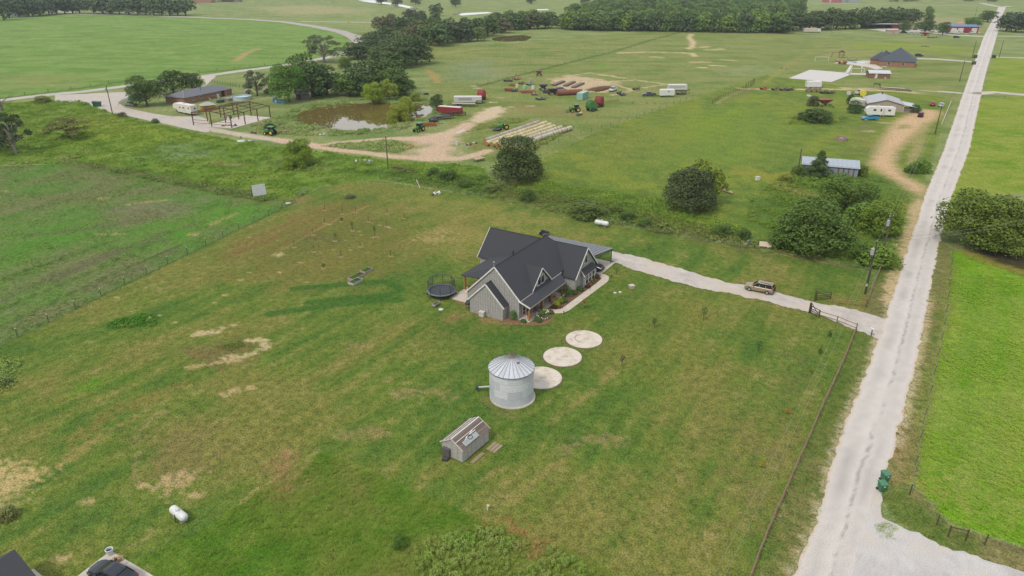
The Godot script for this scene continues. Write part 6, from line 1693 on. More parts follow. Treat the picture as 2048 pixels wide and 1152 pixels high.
func implement(label: String, at: Vector2, turn: float, L: float, W: float, hex: String, kind: int, called := "farm_implement") -> void:
	var t := thing(called, label, "farm implement", at, turn)
	t.scale = Vector3.ONE * (1.4 if kind == 1 else 1.25)
	var m := mc(hex, 0.75)
	var dk := mc("4a443e", 0.8)
	obj("drawbar", Sh.new().bar(Vector3(L * 0.3, 0.5, 0), Vector3(L * 0.5, 0.45, 0), 0.12, 0.12), dk, t)
	if kind == 0:  # disc harrow or rake
		obj("frame", Sh.new().bar(Vector3(-L / 2, 0.7, -W / 2), Vector3(L * 0.35, 0.7, -W / 3), 0.14, 0.14).bar(Vector3(-L / 2, 0.7, W / 2), Vector3(L * 0.35, 0.7, W / 3), 0.14, 0.14).bar(Vector3(-L / 2, 0.7, -W / 2), Vector3(-L / 2, 0.7, W / 2), 0.14, 0.14).bar(Vector3(L * 0.1, 0.72, -W / 2.3), Vector3(L * 0.1, 0.72, W / 2.3), 0.14, 0.14), m, t)
		for k in 6: obj("disc", Sh.new().cyl(Vector3(-L * 0.3 + k * L * 0.1, 0.36, W * 0.4), Vector3(-L * 0.3 + k * L * 0.1, 0.36, W * 0.4 + 0.08), 0.36, 0.3, 12), m, t)
		for k in 6: obj("disc", Sh.new().cyl(Vector3(-L * 0.3 + k * L * 0.1, 0.36, -W * 0.4), Vector3(-L * 0.3 + k * L * 0.1, 0.36, -W * 0.4 - 0.08), 0.36, 0.3, 12), m, t)
	elif kind == 1:  # round baler
		obj("chamber", Sh.new().extrude([-1.2, 0.6, -1.6, 1.2, -1.4, 2.1, -0.7, 2.7, 0.2, 2.6, 0.9, 1.9, 1.0, 1.0, 0.6, 0.5], Transform3D(), 1.7), m, t)
		for k in 3: obj("belt_rib", Sh.new().extrude([-1.25, 0.7, -1.65, 1.2, -1.45, 2.15, -0.72, 2.76, 0.22, 2.66, 0.2, 2.6, -0.7, 2.7, -1.4, 2.1, -1.6, 1.2], Transform3D(Basis(), Vector3(0, 0, (k - 1) * 0.6)), 0.12), dk, t)
		obj("pickup", Sh.new().cyl(Vector3(0.9, 0.4, -0.8), Vector3(0.9, 0.4, 0.8), 0.3), dk, t)
		obj("tongue", Sh.new().bar(Vector3(0.8, 0.8, 0), Vector3(2.6, 0.6, 0), 0.16, 0.16), dk, t)
		wheels(t, [-0.5], 1.15, 0.5, 0.3, hex)
	elif kind == 2:  # tank or drum on skids
		obj("tank", Sh.new().cyl(Vector3(-L / 2, 0.8, 0), Vector3(L / 2, 0.8, 0), W / 2, W / 2, 16), m, t)
		for s in [-1, 1]: obj("skid", Sh.new().box(Vector3(0, 0.15, s * W * 0.3), Vector3(L * 0.9, 0.3, 0.14)), dk, t)
		obj("band", Sh.new().cyl(Vector3(-0.05, 0.8, 0), Vector3(0.05, 0.8, 0), W / 2 + 0.03, W / 2 + 0.03, 16), dk, t)
	elif kind == 3:  # gravity wagon or hopper with reel
		obj("hopper", Sh.new().loft([[Vector3(-0.5, 0.7, -0.4), Vector3(0.5, 0.7, -0.4), Vector3(0.5, 0.7, 0.4), Vector3(-0.5, 0.7, 0.4)], [Vector3(-L / 2, 2.0, -W / 2), Vector3(L / 2, 2.0, -W / 2), Vector3(L / 2, 2.0, W / 2), Vector3(-L / 2, 2.0, W / 2)]]), m, t)
		wheels(t, [-L * 0.3, L * 0.3], W / 2, 0.36, 0.2, "c8c0a8")
	else:  # mower / cultivator with wheels
		obj("deck", Sh.new().box(Vector3(-L * 0.1, 0.45, 0), Vector3(L * 0.6, 0.22, W)), m, t)
		obj("gearbox", Sh.new().box(Vector3(-L * 0.05, 0.68, 0), Vector3(0.4, 0.3, 0.4)), dk, t)
		obj("tower", Sh.new().bar(Vector3(L * 0.15, 0.5, -0.4), Vector3(L * 0.2, 1.25, 0), 0.09, 0.09).bar(Vector3(L * 0.15, 0.5, 0.4), Vector3(L * 0.2, 1.25, 0), 0.09, 0.09), m, t)
		wheels(t, [-L * 0.4], W * 0.4, 0.3, 0.18, hex)

func build_left_neighbour() -> void:
	# brick ranch house with hipped grey roof
	var rh := building("ranch_house", "long brick ranch house with a hipped grey shingle roof", Vector2(-123.23, -268.8), 1.19, 25.0, 9.3, 2.5, 4.3, "hip", "b08a6e", "7d7f86", "brick", "shingle")
	# front faces the machinery yard: x runs away along the wall
	for x in [4.5, 8.5, 15.0, 17.5]: window(rh, Vector3(x, 1.5, 0.02), 1.1, 1.0, 0.0, 2)
	obj("patio_door", Sh.new().box(Vector3(20.0, 1.1, 0.04), Vector3(1.6, 2.1, 0.08)), glass(), rh)
	obj("vent_pipe", Sh.new().cyl(Vector3(10.5, 3.6, -1.6), Vector3(10.5, 5.4, -1.6), 0.1), mc("4a4a4c", 0.6), rh)
	for x in [21.5, 24.8]: obj("porch_post", Sh.new().box(Vector3(x, 1.2, 0.3), Vector3(0.14, 2.4, 0.14)), mc("d8d0c0", 0.7), rh)
	obj("hip_ridge", Sh.new().bar(Vector3(-0.3, 2.45, 0.3), Vector3(4.6, 4.36, -4.6), 0.2, 0.05), mc("a0a2a8", 0.8), rh)
	var lp := thing("spare_screen", "white panel leaning on the ranch house wall", "panel", Vector2(-115.09, -280.03), 1.19)
	obj("sheet", Sh.new().boxt(Transform3D(Basis(Vector3.RIGHT, -0.15), Vector3(0, 1.1, 0.4)), Vector3(1.1, 2.2, 0.06)), mc("e6e6e4", 0.6), lp)
	obj("frame", Sh.new().boxt(Transform3D(Basis(Vector3.RIGHT, -0.15), Vector3(0, 1.1, 0.44)), Vector3(0.1, 2.2, 0.06)), mc("c8c8c4", 0.6), lp)
	chair("lawn_chair", "white lawn chair before the ranch house wall", Vector2(-117.12, -277.72), 2.2, "e8e8e6", 0.0)
	caravan("white fifth-wheel caravan with slide-outs before the ranch house", Vector2(-115.12, -250.58), 2.51, 11.5, "ebe5da", true)
	var ts := building("tan_shed", "mustard yellow garden shed with grey hipped roof behind the caravan", Vector2(-110.67, -254.43), 0.62, 4.6, 3.4, 2.1, 3.0, "hip", "c0973e", "b9b6ae", "grime", "grime")
	obj("door", Sh.new().box(Vector3(1.2, 0.95, 0.03), Vector3(0.9, 1.9, 0.05)), mc("a07c34", 0.7), ts)
	# above-ground pool
	var po := thing("round_pool", "round above-ground pool with pale wall and turquoise water", "pool", Vector2(-105.89, -280.03))
	obj("wall", Sh.new().lathe([3.6, 0.0, 3.6, 1.3, 3.75, 1.32, 3.75, 1.38, 3.5, 1.38, 3.5, 0.9], Vector3.ZERO, 32), mc("cfd6da", 0.6), po)
	obj("water", Sh.new().lathe([3.52, 1.12, 0.0, 1.12], Vector3.ZERO, 32), mc("7fc4cc", 0.08, 0.0, ""), po)
	obj("ladder", Sh.new().bar(Vector3(3.7, 0, 0.3), Vector3(3.3, 2.0, 0.3), 0.06, 0.06).bar(Vector3(3.7, 0, -0.3), Vector3(3.3, 2.0, -0.3), 0.06, 0.06), mc("f0f0ee", 0.5), po)
	var dk := thing("pool_deck", "grey timber deck with railings between ranch house and pool", "deck", Vector2(-109.58, -278.87), 0.9)
	for k in 8: obj("plank", Sh.new().box(Vector3(0, 0.9, -2.0 + k * 0.5), Vector3(4.6, 0.06, 0.47)), mc("a8a196", 0.85, 0.0, "wood"), dk)
	for k in 6: obj("baluster", Sh.new().box(Vector3(-2.25 + k * 0.9, 1.0, 2.0), Vector3(0.1, 2.0, 0.1)), mc("bdb6aa", 0.85), dk)
	obj("handrail", Sh.new().bar(Vector3(-2.3, 1.85, 2.0), Vector3(2.3, 1.85, 2.0), 0.12, 0.08), mc("bdb6aa", 0.85), dk)
	obj("skirt", Sh.new().box(Vector3(0, 0.43, 0), Vector3(4.4, 0.84, 3.8)), mc("8f887e", 0.85), dk)
	# steel frame
	var e := thing("steel_frame", "rusty red steel building frame without cladding over a slab", "steel frame", Vector2(-89.49, -224.81), 1.21)
	var st := mc("6a4238", 0.8)
	var L := 19.0
	var W := 15.5
	obj("slab", Sh.new().slab(-0.3, L + 0.3, 0.0, 0.12, -11.0, 0.3), mc("dcd4cc", 0.9, 0.0, "concrete"), e)
	for k in 4:
		var x := L * k / 3
		for z in [0.0, -8.0, -W]: obj("column", Sh.new().box(Vector3(x, 2.0 if z != -8.0 else 2.4, z), Vector3(0.25, 4.0 if z != -8.0 else 4.8, 0.25)), st, e)
		obj("rafter", Sh.new().bar(Vector3(x, 3.95, 0.3), Vector3(x, 4.95, -W / 2), 0.16, 0.25), st, e)
		obj("rafter", Sh.new().bar(Vector3(x, 3.95, -W - 0.3), Vector3(x, 4.95, -W / 2), 0.16, 0.25), st, e)
	for k in 7:
		var z := -W * k / 6.0
		var y := 4.1 + 1.0 * (1.0 - absf(z + W / 2) / (W / 2))
		obj("purlin", Sh.new().bar(Vector3(-0.2, y, z), Vector3(L + 0.2, y, z), 0.1, 0.16), st, e)
	for y in [0.9, 1.8]: obj("girt", Sh.new().bar(Vector3(-0.15, y, -W), Vector3(-0.15, y, -0.1), 0.08, 0.12), mc("8a5a4c", 0.8), e)
	obj("girt", Sh.new().bar(Vector3(L + 0.15, 1.6, -W), Vector3(L + 0.15, 1.6, -0.1), 0.08, 0.12), mc("b0a090", 0.8), e)
	junk_heap("rusty scrap lying on the slab under the steel frame", local_to(Vector2(-89.49, -224.81), 1.21, 2.2, 4.2), 1.4, ["8a6a5a", "a08878", "5a4a44"], 8, 61)
	junk_heap("dark machine parts at the near corner of the steel frame", local_to(Vector2(-89.49, -224.81), 1.21, 3.4, 1.4), 1.0, ["4a4646", "6a6260"], 6, 62)
	junk_heap("heap of white and blue boxes stored under the steel frame", local_to(Vector2(-89.49, -224.81), 1.21, 13.0, 13.0), 2.6, ["e4e6ea", "56627a", "d0d4da", "3c4250"], 16, 63)
	vehicle("pickup", "7f868e", Vector2(-141.99, -265.6), 2.67, "grey pickup parked on the gravel loop by the dark oak")
	vehicle("pickup", "c8ced4", Vector2(-141.31, -292.16), 2.09, "pale pickup half hidden between the oaks and ranch house")
	var ut := thing("utility_buggy", "dark green utility buggy on the grass before the ranch house", "buggy", Vector2(-111.52, -273.19), -2.21)
	obj("body", Sh.new().loft([ring(-1.4, 0.7, 0.4, 0.95, 0.95), ring(1.0, 0.7, 0.4, 0.95, 0.9), ring(1.4, 0.6, 0.4, 0.8, 0.9)]), mc("3a4a40", 0.5), ut)
	obj("canopy", Sh.new().box(Vector3(0.1, 1.75, 0), Vector3(1.5, 0.08, 1.3)), mc("4a5850", 0.5), ut)
	for q in [[-0.6, -0.6], [-0.6, 0.6], [0.8, -0.6], [0.8, 0.6]]: obj("roll_bar", Sh.new().bar(Vector3(q[0], 0.9, q[1]), Vector3(q[0] * 0.9, 1.75, q[1]), 0.06, 0.06), mc("26282a", 0.6), ut)
	wheels(ut, [-0.95, 0.95], 0.75, 0.33, 0.24, "8a8a86")
	var ds := thing("waste_skip", "dark green steel skip on the weedy side of the loop drive", "skip", Vector2(-153.91, -264.55), 0.3)
	obj("hull", Sh.new().loft([[Vector3(-1.2, 0.1, -0.8), Vector3(1.2, 0.1, -0.8), Vector3(1.2, 0.1, 0.8), Vector3(-1.2, 0.1, 0.8)], [Vector3(-1.4, 1.9, -1.0), Vector3(1.4, 1.6, -1.0), Vector3(1.4, 1.6, 1.0), Vector3(-1.4, 1.9, 1.0)]]), mc("2f6a58", 0.6), ds)
	obj("lid", Sh.new().boxt(Transform3D(Basis(Vector3.FORWARD, 0.1), Vector3(0, 1.8, 0)), Vector3(2.9, 0.08, 2.1)), mc("2a584a", 0.5), ds)
	for k in 3: obj("rib", Sh.new().bar(Vector3(-1.0 + k, 0.2, 0.86), Vector3(-1.0 + k, 1.6, 1.03), 0.08, 0.08), mc("28564a", 0.6), ds)
	var tb := building("teal_container", "teal storage container behind the grey pickup and dark oak", Vector2(-147.45, -275.44), 0.15, 3.6, 2.4, 2.2, 2.3, "x", "7fa8a4", "88b0ac", "grime", "grime", 0.0, 0.05)
	obj("door", Sh.new().box(Vector3(1.8, 1.0, 0.03), Vector3(1.0, 1.9, 0.05)), mc("6a9490", 0.6), tb)
	# sheds and clutter under the pond trees
	for q in [[Vector2(-108.33, -292.16), 0.5, "small weathered doghouse under the grey tree", 2.4, 2.0, "b8aca0"], [Vector2(-101.4, -293.43), 0.4, "low grey hutch left of the tall bright tree", 2.6, 1.8, "a09484"]]:
		var sh := building("animal_hutch", q[2], q[0], q[1], q[3], q[4], 1.3, 2.1, "z", q[5], "9a948c")
		obj("door_hole", Sh.new().box(Vector3(q[3] / 2, 0.45, 0.02), Vector3(0.6, 0.8, 0.05)), mc("3a3430", 0.9), sh)
	var ph := thing("blue_playhouse", "bright blue plastic playhouse at the pond trees", "playhouse", Vector2(-90.48, -273.19), 0.2)
	obj("wall", Sh.new().box(Vector3(0, 0.7, 0), Vector3(1.7, 1.4, 1.5)), mc("4f9ac8", 0.5), ph)
	obj("roof", Sh.new().extrude([-1.1, 1.35, 0, 2.0, 1.1, 1.35], Transform3D(), 1.9), mc("78b8dc", 0.5), ph)
	obj("doorway", Sh.new().box(Vector3(0.2, 0.6, 0.76), Vector3(0.6, 1.0, 0.05)), mc("dce8f0", 0.6), ph)
	var tp := thing("blue_tarp", "blue tarpaulin fence panel beside the plastic playhouse", "tarp", Vector2(-87.71, -270.98), -0.1)
	for k in 3: obj("sheet", Sh.new().boxt(Transform3D(Basis(Vector3.UP, 0.25 * (k - 1)), Vector3(k * 1.0 - 1.0, 0.85, absf(k - 1.0) * 0.12)), Vector3(1.0, 1.6, 0.05)), mc("4f94ae", 0.7), tp)
	for k in 2: obj("stake", Sh.new().box(Vector3(k * 3.0 - 1.5, 0.95, 0), Vector3(0.07, 1.9, 0.07)), mc("5a5048", 0.8), tp)
	var b1 := building("old_shed", "weathered grey plank shed in the shade of the pond trees", Vector2(-84.23, -278.87), 0.25, 5.0, 4.0, 2.4, 3.4, "x", "7c7470", "b4b4b0", "wood", "galvanised", 0.2)
	obj("door", Sh.new().box(Vector3(1.4, 1.0, 0.03), Vector3(1.1, 1.9, 0.05)), mc("4c4642", 0.9), b1)
	var b2 := building("lean_shed", "open lean-to shed with a white sheet roof behind the pond bank", Vector2(-80.56, -287.19), 0.25, 6.0, 3.5, 2.2, 2.9, "x", "5f5852", "d4d4d0", "wood", "galvanised", 0.2)
	obj("opening", Sh.new().box(Vector3(3.0, 0.9, 0.03), Vector3(4.4, 1.7, 0.05)), mc("2c2826", 0.95), b2)
	# things by the dirt track
	tractor("green cab tractor with yellow wheels beside the steel frame track", Vector2(-74.14, -215.11), 2.85)
	junk_heap("rusty wire bundle left of the green cab tractor", Vector2(-80.09, -217.28), 1.0, ["7a5a50", "8a6a5c"], 8, 64)
	var tr := thing("flat_cart", "weathered wooden flat cart right of the green cab tractor", "cart", Vector2(-70.76, -218.75), 0.2)
	for k in 5: obj("plank", Sh.new().box(Vector3(0, 0.6, -0.8 + k * 0.4), Vector3(2.8, 0.08, 0.37)), mc("a08a70", 0.9, 0.0, "wood"), tr)
	obj("axle", Sh.new().bar(Vector3(0, 0.35, -1.0), Vector3(0, 0.35, 1.0), 0.1, 0.1), mc("4a4038", 0.8), tr)
	wheels(tr, [-0.8, 0.8], 0.9, 0.35, 0.16, "8a7a68")
	junk_heap("dark brushwood heap behind the flat cart", Vector2(-75.1, -227.96), 1.6, ["5c5044", "6c5c4c"], 9, 65)
	boat("white rowing boat upturned on the pond bank", Vector2(-62.17, -224.81), 0.7, 3.4, "c8d4d4")
	boat("small white hull lying in weeds beside the dirt track", Vector2(-79.89, -206.14), 0.2, 2.2, "d4e0dc")
	junk_heap("pale buckets by the pond side of the dirt track", Vector2(-58.94, -215.11), 1.6, ["e8e8e4", "7a8088", "d0d4d4"], 6, 66)
	junk_heap("white tub and lids among weeds by the track bend", Vector2(-77.15, -205.48), 1.4, ["dce4dc", "9ab8a4", "e8ece8"], 5, 67)
	junk_heap("pair of old black tyres by the dirt track", Vector2(-81.71, -210.88), 0.7, ["2a2828", "34302e"], 4, 68)
	junk_heap("grey frame and pipes dumped before the pond track", Vector2(-37.61, -181.32), 2.2, ["a8b0b0", "8a9090", "c0c4c4"], 9, 69)
	junk_heap("white drum and box dumped in weeds before the pond track", Vector2(-41.09, -182.91), 1.2, ["e0dcd4", "c8c0b0", "7a7468"], 6, 70)
	var ps := thing("pipe_stack", "stack of long rusty pipes lying in the weeds below the pole", "pipes", Vector2(-27.34, -173.72), -0.55)
	for k in 5: obj("pipe", Sh.new().cyl(Vector3(-3.4, 0.2 + (k % 2) * 0.2, -0.5 + k * 0.24), Vector3(3.4, 0.2 + (k % 2) * 0.2, -0.4 + k * 0.24), 0.11), mc("6a4c44", 0.85), ps)

func boat(label: String, at: Vector2, turn: float, L: float, hex: String) -> void:
	var t := thing("rowing_boat", label, "boat", at, turn)
	var rings := []
	for k in 7:
		var u := k / 6.0
		var w := 0.62 * sqrt(maxf(0.04, 1.0 - pow(absf(u * 2 - 0.75) / 1.3, 2.2)))
		rings.append([Vector3((u - 0.5) * L, 0.0, -w), Vector3((u - 0.5) * L, 0.35, -w * 0.7), Vector3((u - 0.5) * L, 0.5, 0), Vector3((u - 0.5) * L, 0.35, w * 0.7), Vector3((u - 0.5) * L, 0.0, w)])
	obj("hull", Sh.new().loft(rings), mc(hex, 0.5), t)
	obj("keel", Sh.new().bar(Vector3(-L * 0.45, 0.52, 0), Vector3(L * 0.45, 0.52, 0), 0.07, 0.07), mc("a8b0ae", 0.6), t)

func build_machinery_yard() -> void:
	tractor("green cab tractor parked where the pond track meets the yard", Vector2(-29.17, -220.24), -2.09)
	implement("rusty orange hay rake behind the pond-side tractor", Vector2(-26.63, -228.76), 0.35, 7.0, 2.0, "a86a3c", 0)
	tractor("old green tractor without cab beside the hay bale stack", Vector2(-2.86, -223.27), -2.81, false, false)
	implement("dark mower implement hitched beside the old green tractor", Vector2(-5.21, -221.74), 2.9, 3.0, 2.0, "5a565e", 4)
	tractor("green tractor with raised front loader by the pasture fence", Vector2(22.48, -253.45), -2.87, true)
	implement("green round baler behind the loader tractor", Vector2(28.75, -255.41), 0.55, 3.0, 2.2, "3f8a3c", 1, "round_baler")
	implement("tall red round baler at the pasture fence", Vector2(32.49, -264.55), 1.06, 3.0, 2.2, "a02c2c", 1, "round_baler")
	var sp := thing("field_sprayer", "small yellow and green sprayer on the grass before the loader tractor", "sprayer", Vector2(23.33, -246.83), 1.01)
	obj("tank", Sh.new().cyl(Vector3(0.2, 0.7, 0), Vector3(1.8, 0.7, 0), 0.38, 0.38, 12), mc("e8dc8c", 0.5), sp)
	obj("carrier", Sh.new().box(Vector3(-0.8, 0.55, 0), Vector3(1.4, 0.7, 1.0)), mc("5a7a70", 0.6), sp)
	wheels(sp, [-0.8, 1.0], 0.6, 0.3, 0.2, "c8c8b0")
	# trailers beside the pond
	var rt := trailer_box("grain_trailer", "dark red grain trailer with a white top beside the pond", Vector2(-21.49, -247.76), -0.35, 8.6, 2.4, 2.0, "9a3038", "e8e4de", [-1.4, -0.4], 1.6, 0.9)
	for k in 9: obj("stake", Sh.new().box(Vector3(-3.9 + k * 0.95, 1.9, 1.22), Vector3(0.08, 1.9, 0.06)), mc("842830", 0.5), rt)
	obj("hitch_neck", Sh.new().bar(Vector3(4.2, 1.4, 0), Vector3(5.9, 1.3, 0), 0.3, 0.3).bar(Vector3(5.8, 1.3, 0), Vector3(5.8, 0.6, 0), 0.16, 0.16), mc("5a3838", 0.6), rt)
	var wt := trailer_box("livestock_trailer", "long white livestock trailer at the far end of the pond-side row", Vector2(-16.71, -270.98), 0, 10.5, 2.3, 2.1, "d8d8d4", "eceae6", [-1.2, -0.2], 1.4, 0.6)
	for k in 5: obj("slat_gap", Sh.new().box(Vector3(-1.0, 1.4 + k * 0.2, 1.16), Vector3(5.0, 0.06, 0.03)), mc("6a6a6c", 0.7), wt)
	flatbed("pale decked flatbed trailer beside the white livestock trailer", Vector2(-17.89, -265.6), -0.1, 9.0, "c6bcae")
	flatbed("dark gooseneck flatbed trailer on the pond bank below the red trailer", Vector2(-23.46, -240.53), 0.5, 6.4, "4a4a4e")
	implement("black low trailer with pale load at the water's edge", Vector2(-25.58, -236.2), 0.1, 3.6, 1.8, "3a3e42", 4)
	implement("large red grain hopper behind the livestock trailer", Vector2(-11.74, -280.03), 1.23, 3.6, 2.8, "b03a3c", 1, "grain_hopper")
	var pn := thing("metal_sheet", "flat white metal sheet lying at the edge of the bare dirt", "metal sheet", Vector2(-16.1, -219.49), 1.13)
	obj("sheet", Sh.new().box(Vector3(0, 0.06, 0), Vector3(5.4, 0.05, 1.2)), mc("e2dcd6", 0.6), pn)
	obj("rib", Sh.new().box(Vector3(0, 0.1, 0), Vector3(5.4, 0.05, 0.08)), mc("cfc9c2", 0.6), pn)
	junk_heap("jumble with blue and red scrap beside the hay bales", Vector2(-12.48, -202.23), 2.2, ["3a5aa0", "c04848", "e8e6e2", "5a4a44", "6a5a50"], 14, 71)
	var dr := thing("white_drum", "white plastic drum left of the blue scrap jumble", "drum", Vector2(-15.92, -201.59))
	obj("shell", Sh.new().cyl(Vector3.ZERO, Vector3(0, 1.0, 0), 0.42, 0.42, 14), mc("d8dedc", 0.5), dr)
	obj("rim", Sh.new().cyl(Vector3(0, 0.97, 0), Vector3(0, 1.06, 0), 0.45, 0.45, 14), mc("c4ccca", 0.5), dr)
	pipe_fence("rusty panel fence beside the near end of the hay bales", [-11.6, -197.2, -8.7, -195.4], 0.6, 1.2, [0.5, 1.1], "9a6a4a", 0.05)
	var ht := thing("hay_wagon", "small flat wooden wagon in the grass left of the big oak", "wagon", Vector2(-8.75, -182.91), 0.76)
	for k in 4: obj("plank", Sh.new().box(Vector3(0, 0.75, -0.6 + k * 0.4), Vector3(3.0, 0.1, 0.37)), mc("cdb49a", 0.85, 0.0, "wood"), ht)
	for x in [-1.2, 1.2]:
		for z in [-0.6, 0.6]: obj("leg", Sh.new().box(Vector3(x, 0.36, z), Vector3(0.12, 0.72, 0.12)), mc("5a4638", 0.85), ht)
	# hay bales: rows lying end to end
	var a0 := Vector2(-8.71, -202.23)
	var b0 := Vector2(-0.28, -195.39)
	var d := Vector2(0.545, -0.838)
	var counts := [20, 22, 21, 20, 20, 21]
	var hexes := [["c8c2c2", "bab4b6"], ["ece6c4", "dcd4ac"], ["eee8c6", "e0d8b0"], ["ece6c8", "e2dab6"], ["dcdad0", "d0cec6"], ["e0ded4", "d6d4ca"]]
	var says := ["round hay bale in the greyish row nearest the old tractor", "round hay bale in the second straw-coloured row from the old tractor", "round hay bale in the third straw-coloured row", "round hay bale in the fourth straw-coloured row", "round hay bale in the grey row next to the outermost", "round hay bale in the outermost grey row along the pasture fence"]
	var bm := Sh.new()
	bm.cyl(Vector3(-0.74, 0.74, 0), Vector3(0.74, 0.74, 0), 0.74, 0.74, 18, false)
	var be := Sh.new()
	for k in 18:
		var p := TAU * k / 18
		var q := TAU * (k + 1) / 18
		be.tri(Vector3(0.78, 0.74, 0), Vector3(0.74, 0.74 + cos(p) * 0.74, sin(p) * 0.74), Vector3(0.74, 0.74 + cos(q) * 0.74, sin(q) * 0.74), Vector3.RIGHT)
	var bmesh := bm.mesh()
	var bend := be.mesh()
	for r in 6:
		for k in counts[r]:
			var p: Vector2 = a0.lerp(b0, r / 5.0) + d.rotated((r - 2.5) * 0.014) * (k * 1.6 + (2.4 if r == 0 else 0.0)) + Vector2(rng.randf_range(-0.08, 0.08), rng.randf_range(-0.08, 0.08))
			var o := obj("hay_bale", bmesh, mc(hexes[r][rng.randi() % 2], 0.95, 0.0, "straw"))
			for e in 2: obj("straw_end", bend, mc("b98a5e", 0.95, 0.0, "straw"), o).transform = Transform3D(Basis(Vector3.UP, PI * e), Vector3.ZERO)
			o.position = Vector3(p.x, 0, p.y)
			o.rotation.y = atan2(-d.y, d.x) + rng.randf_range(-0.06, 0.06)
			tag(o, says[r], "hay bale", "hay bales stacked end to end in rows")
	# upper yard
	var ct := thing("shipping_container", "pale teal shipping container on the grass above the loader tractor", "container", Vector2(25.15, -278.87), -0.44)
	obj("shell", Sh.new().slab(0, 2.5, 0.05, 2.6, -7.0, 0), mc("94c4b4", 0.55), ct)
	for k in 14:
		for s in [[-0.03, 0.0], [2.5, 2.53]]: obj("corrugation", Sh.new().slab(s[0], s[1], 0.15, 2.5, -0.35 - k * 0.48, -0.13 - k * 0.48), mc("86b6a6", 0.55), ct)
	obj("roof", Sh.new().slab(0.05, 2.45, 2.6, 2.66, -6.95, -0.05), mc("a8d0c0", 0.5), ct)
	for x in [0.64, 1.86]: obj("door", Sh.new().box(Vector3(x, 1.32, 0.04), Vector3(1.14, 2.4, 0.06)), mc("9ccaba", 0.55), ct)
	for x in [0.35, 0.95, 1.55, 2.15]: obj("lock_bar", Sh.new().box(Vector3(x, 1.32, 0.09), Vector3(0.05, 2.4, 0.04)), mc("cfe0d8", 0.5), ct)
	var ls := [[Vector2(20.69, -321.11), 1.17, "leftmost stack of long weathered timbers above the machinery"], [Vector2(25.47, -319.61), 1.2, "middle stack of long weathered timbers above the machinery"], [Vector2(28.86, -315.19), 1.17, "stack of long weathered timbers nearest the brown soil heap"]]
	for l in ls:
		var t := thing("timber_stack", l[2], "timber", l[0], l[1])
		for k in 4:
			for j in 2: obj("timber", Sh.new().box(Vector3(rng.randf_range(-0.4, 0.4), 0.25 + j * 0.32, -0.75 + k * 0.5), Vector3(13.0, 0.28, 0.42)), mc(["8a7c70", "7a6e64", "968a7c"][(k + j) % 3], 0.9, 0.0, "wood"), t)
		for x in [-4.0, 4.0]: obj("bearer", Sh.new().box(Vector3(x, 0.06, 0), Vector3(0.2, 0.12, 2.0)), mc("5a5048", 0.9), t)
	var sh := thing("soil_heap", "long low heap of dark brown soil left of the white pickup", "soil heap", Vector2(38.03, -303.94), 0.95)
	obj("heap", Sh.new().ball(Vector3(0, 0.0, 0), Vector3(6.0, 0.9, 1.4), 16, 8), mc("6a4632", 0.95, 0.0, "straw"), sh)
	obj("clod", Sh.new().ball(Vector3(-4.6, 0.1, 1.0), Vector3(0.5, 0.3, 0.4), 7, 5), mc("6a4632", 0.95, 0.0, "straw"), sh)
	vehicle("pickup", "e8ecee", Vector2(42.33, -301.25), -2.06, "white pickup parked at the edge of the bare ground")
	vehicle("pickup", "4c545e", Vector2(55.13, -288.42), -3.14, "dark grey pickup hitched before the white cargo trailer")
	var ca := trailer_box("cargo_trailer", "white enclosed cargo trailer hitched behind the dark pickup", Vector2(61.92, -287.19), PI + 0.1, 5.6, 2.3, 2.3, "ececea", "f2f2f0", [-0.5, 0.4], 1.3, 0.5)
	obj("emblem", Sh.new().box(Vector3(-0.4, 2.1, -1.17), Vector3(0.8, 0.35, 0.03)), mc("6a7078", 0.6), ca)
	var lv := trailer_box("livestock_trailer", "white livestock trailer behind the white cargo trailer", Vector2(69.15, -301.25), 0.05, 8.0, 2.3, 2.1, "dcdcd8", "f0eeea", [-1.2, -0.2], 1.6, 0.6)
	for k in 4: obj("slat_gap", Sh.new().box(Vector3(-0.4, 1.5 + k * 0.22, 1.16), Vector3(6.4, 0.06, 0.03)), mc("a8a8a8", 0.7), lv)
	implement("dark low plough behind the white cargo trailer", Vector2(69.64, -292.16), 0.1, 5.0, 1.6, "3c3c3e", 4)
	implement("dark implement on bare dirt left of the dark pickup", Vector2(53.03, -303.94), 0.1, 3.4, 1.6, "4a403a", 4)
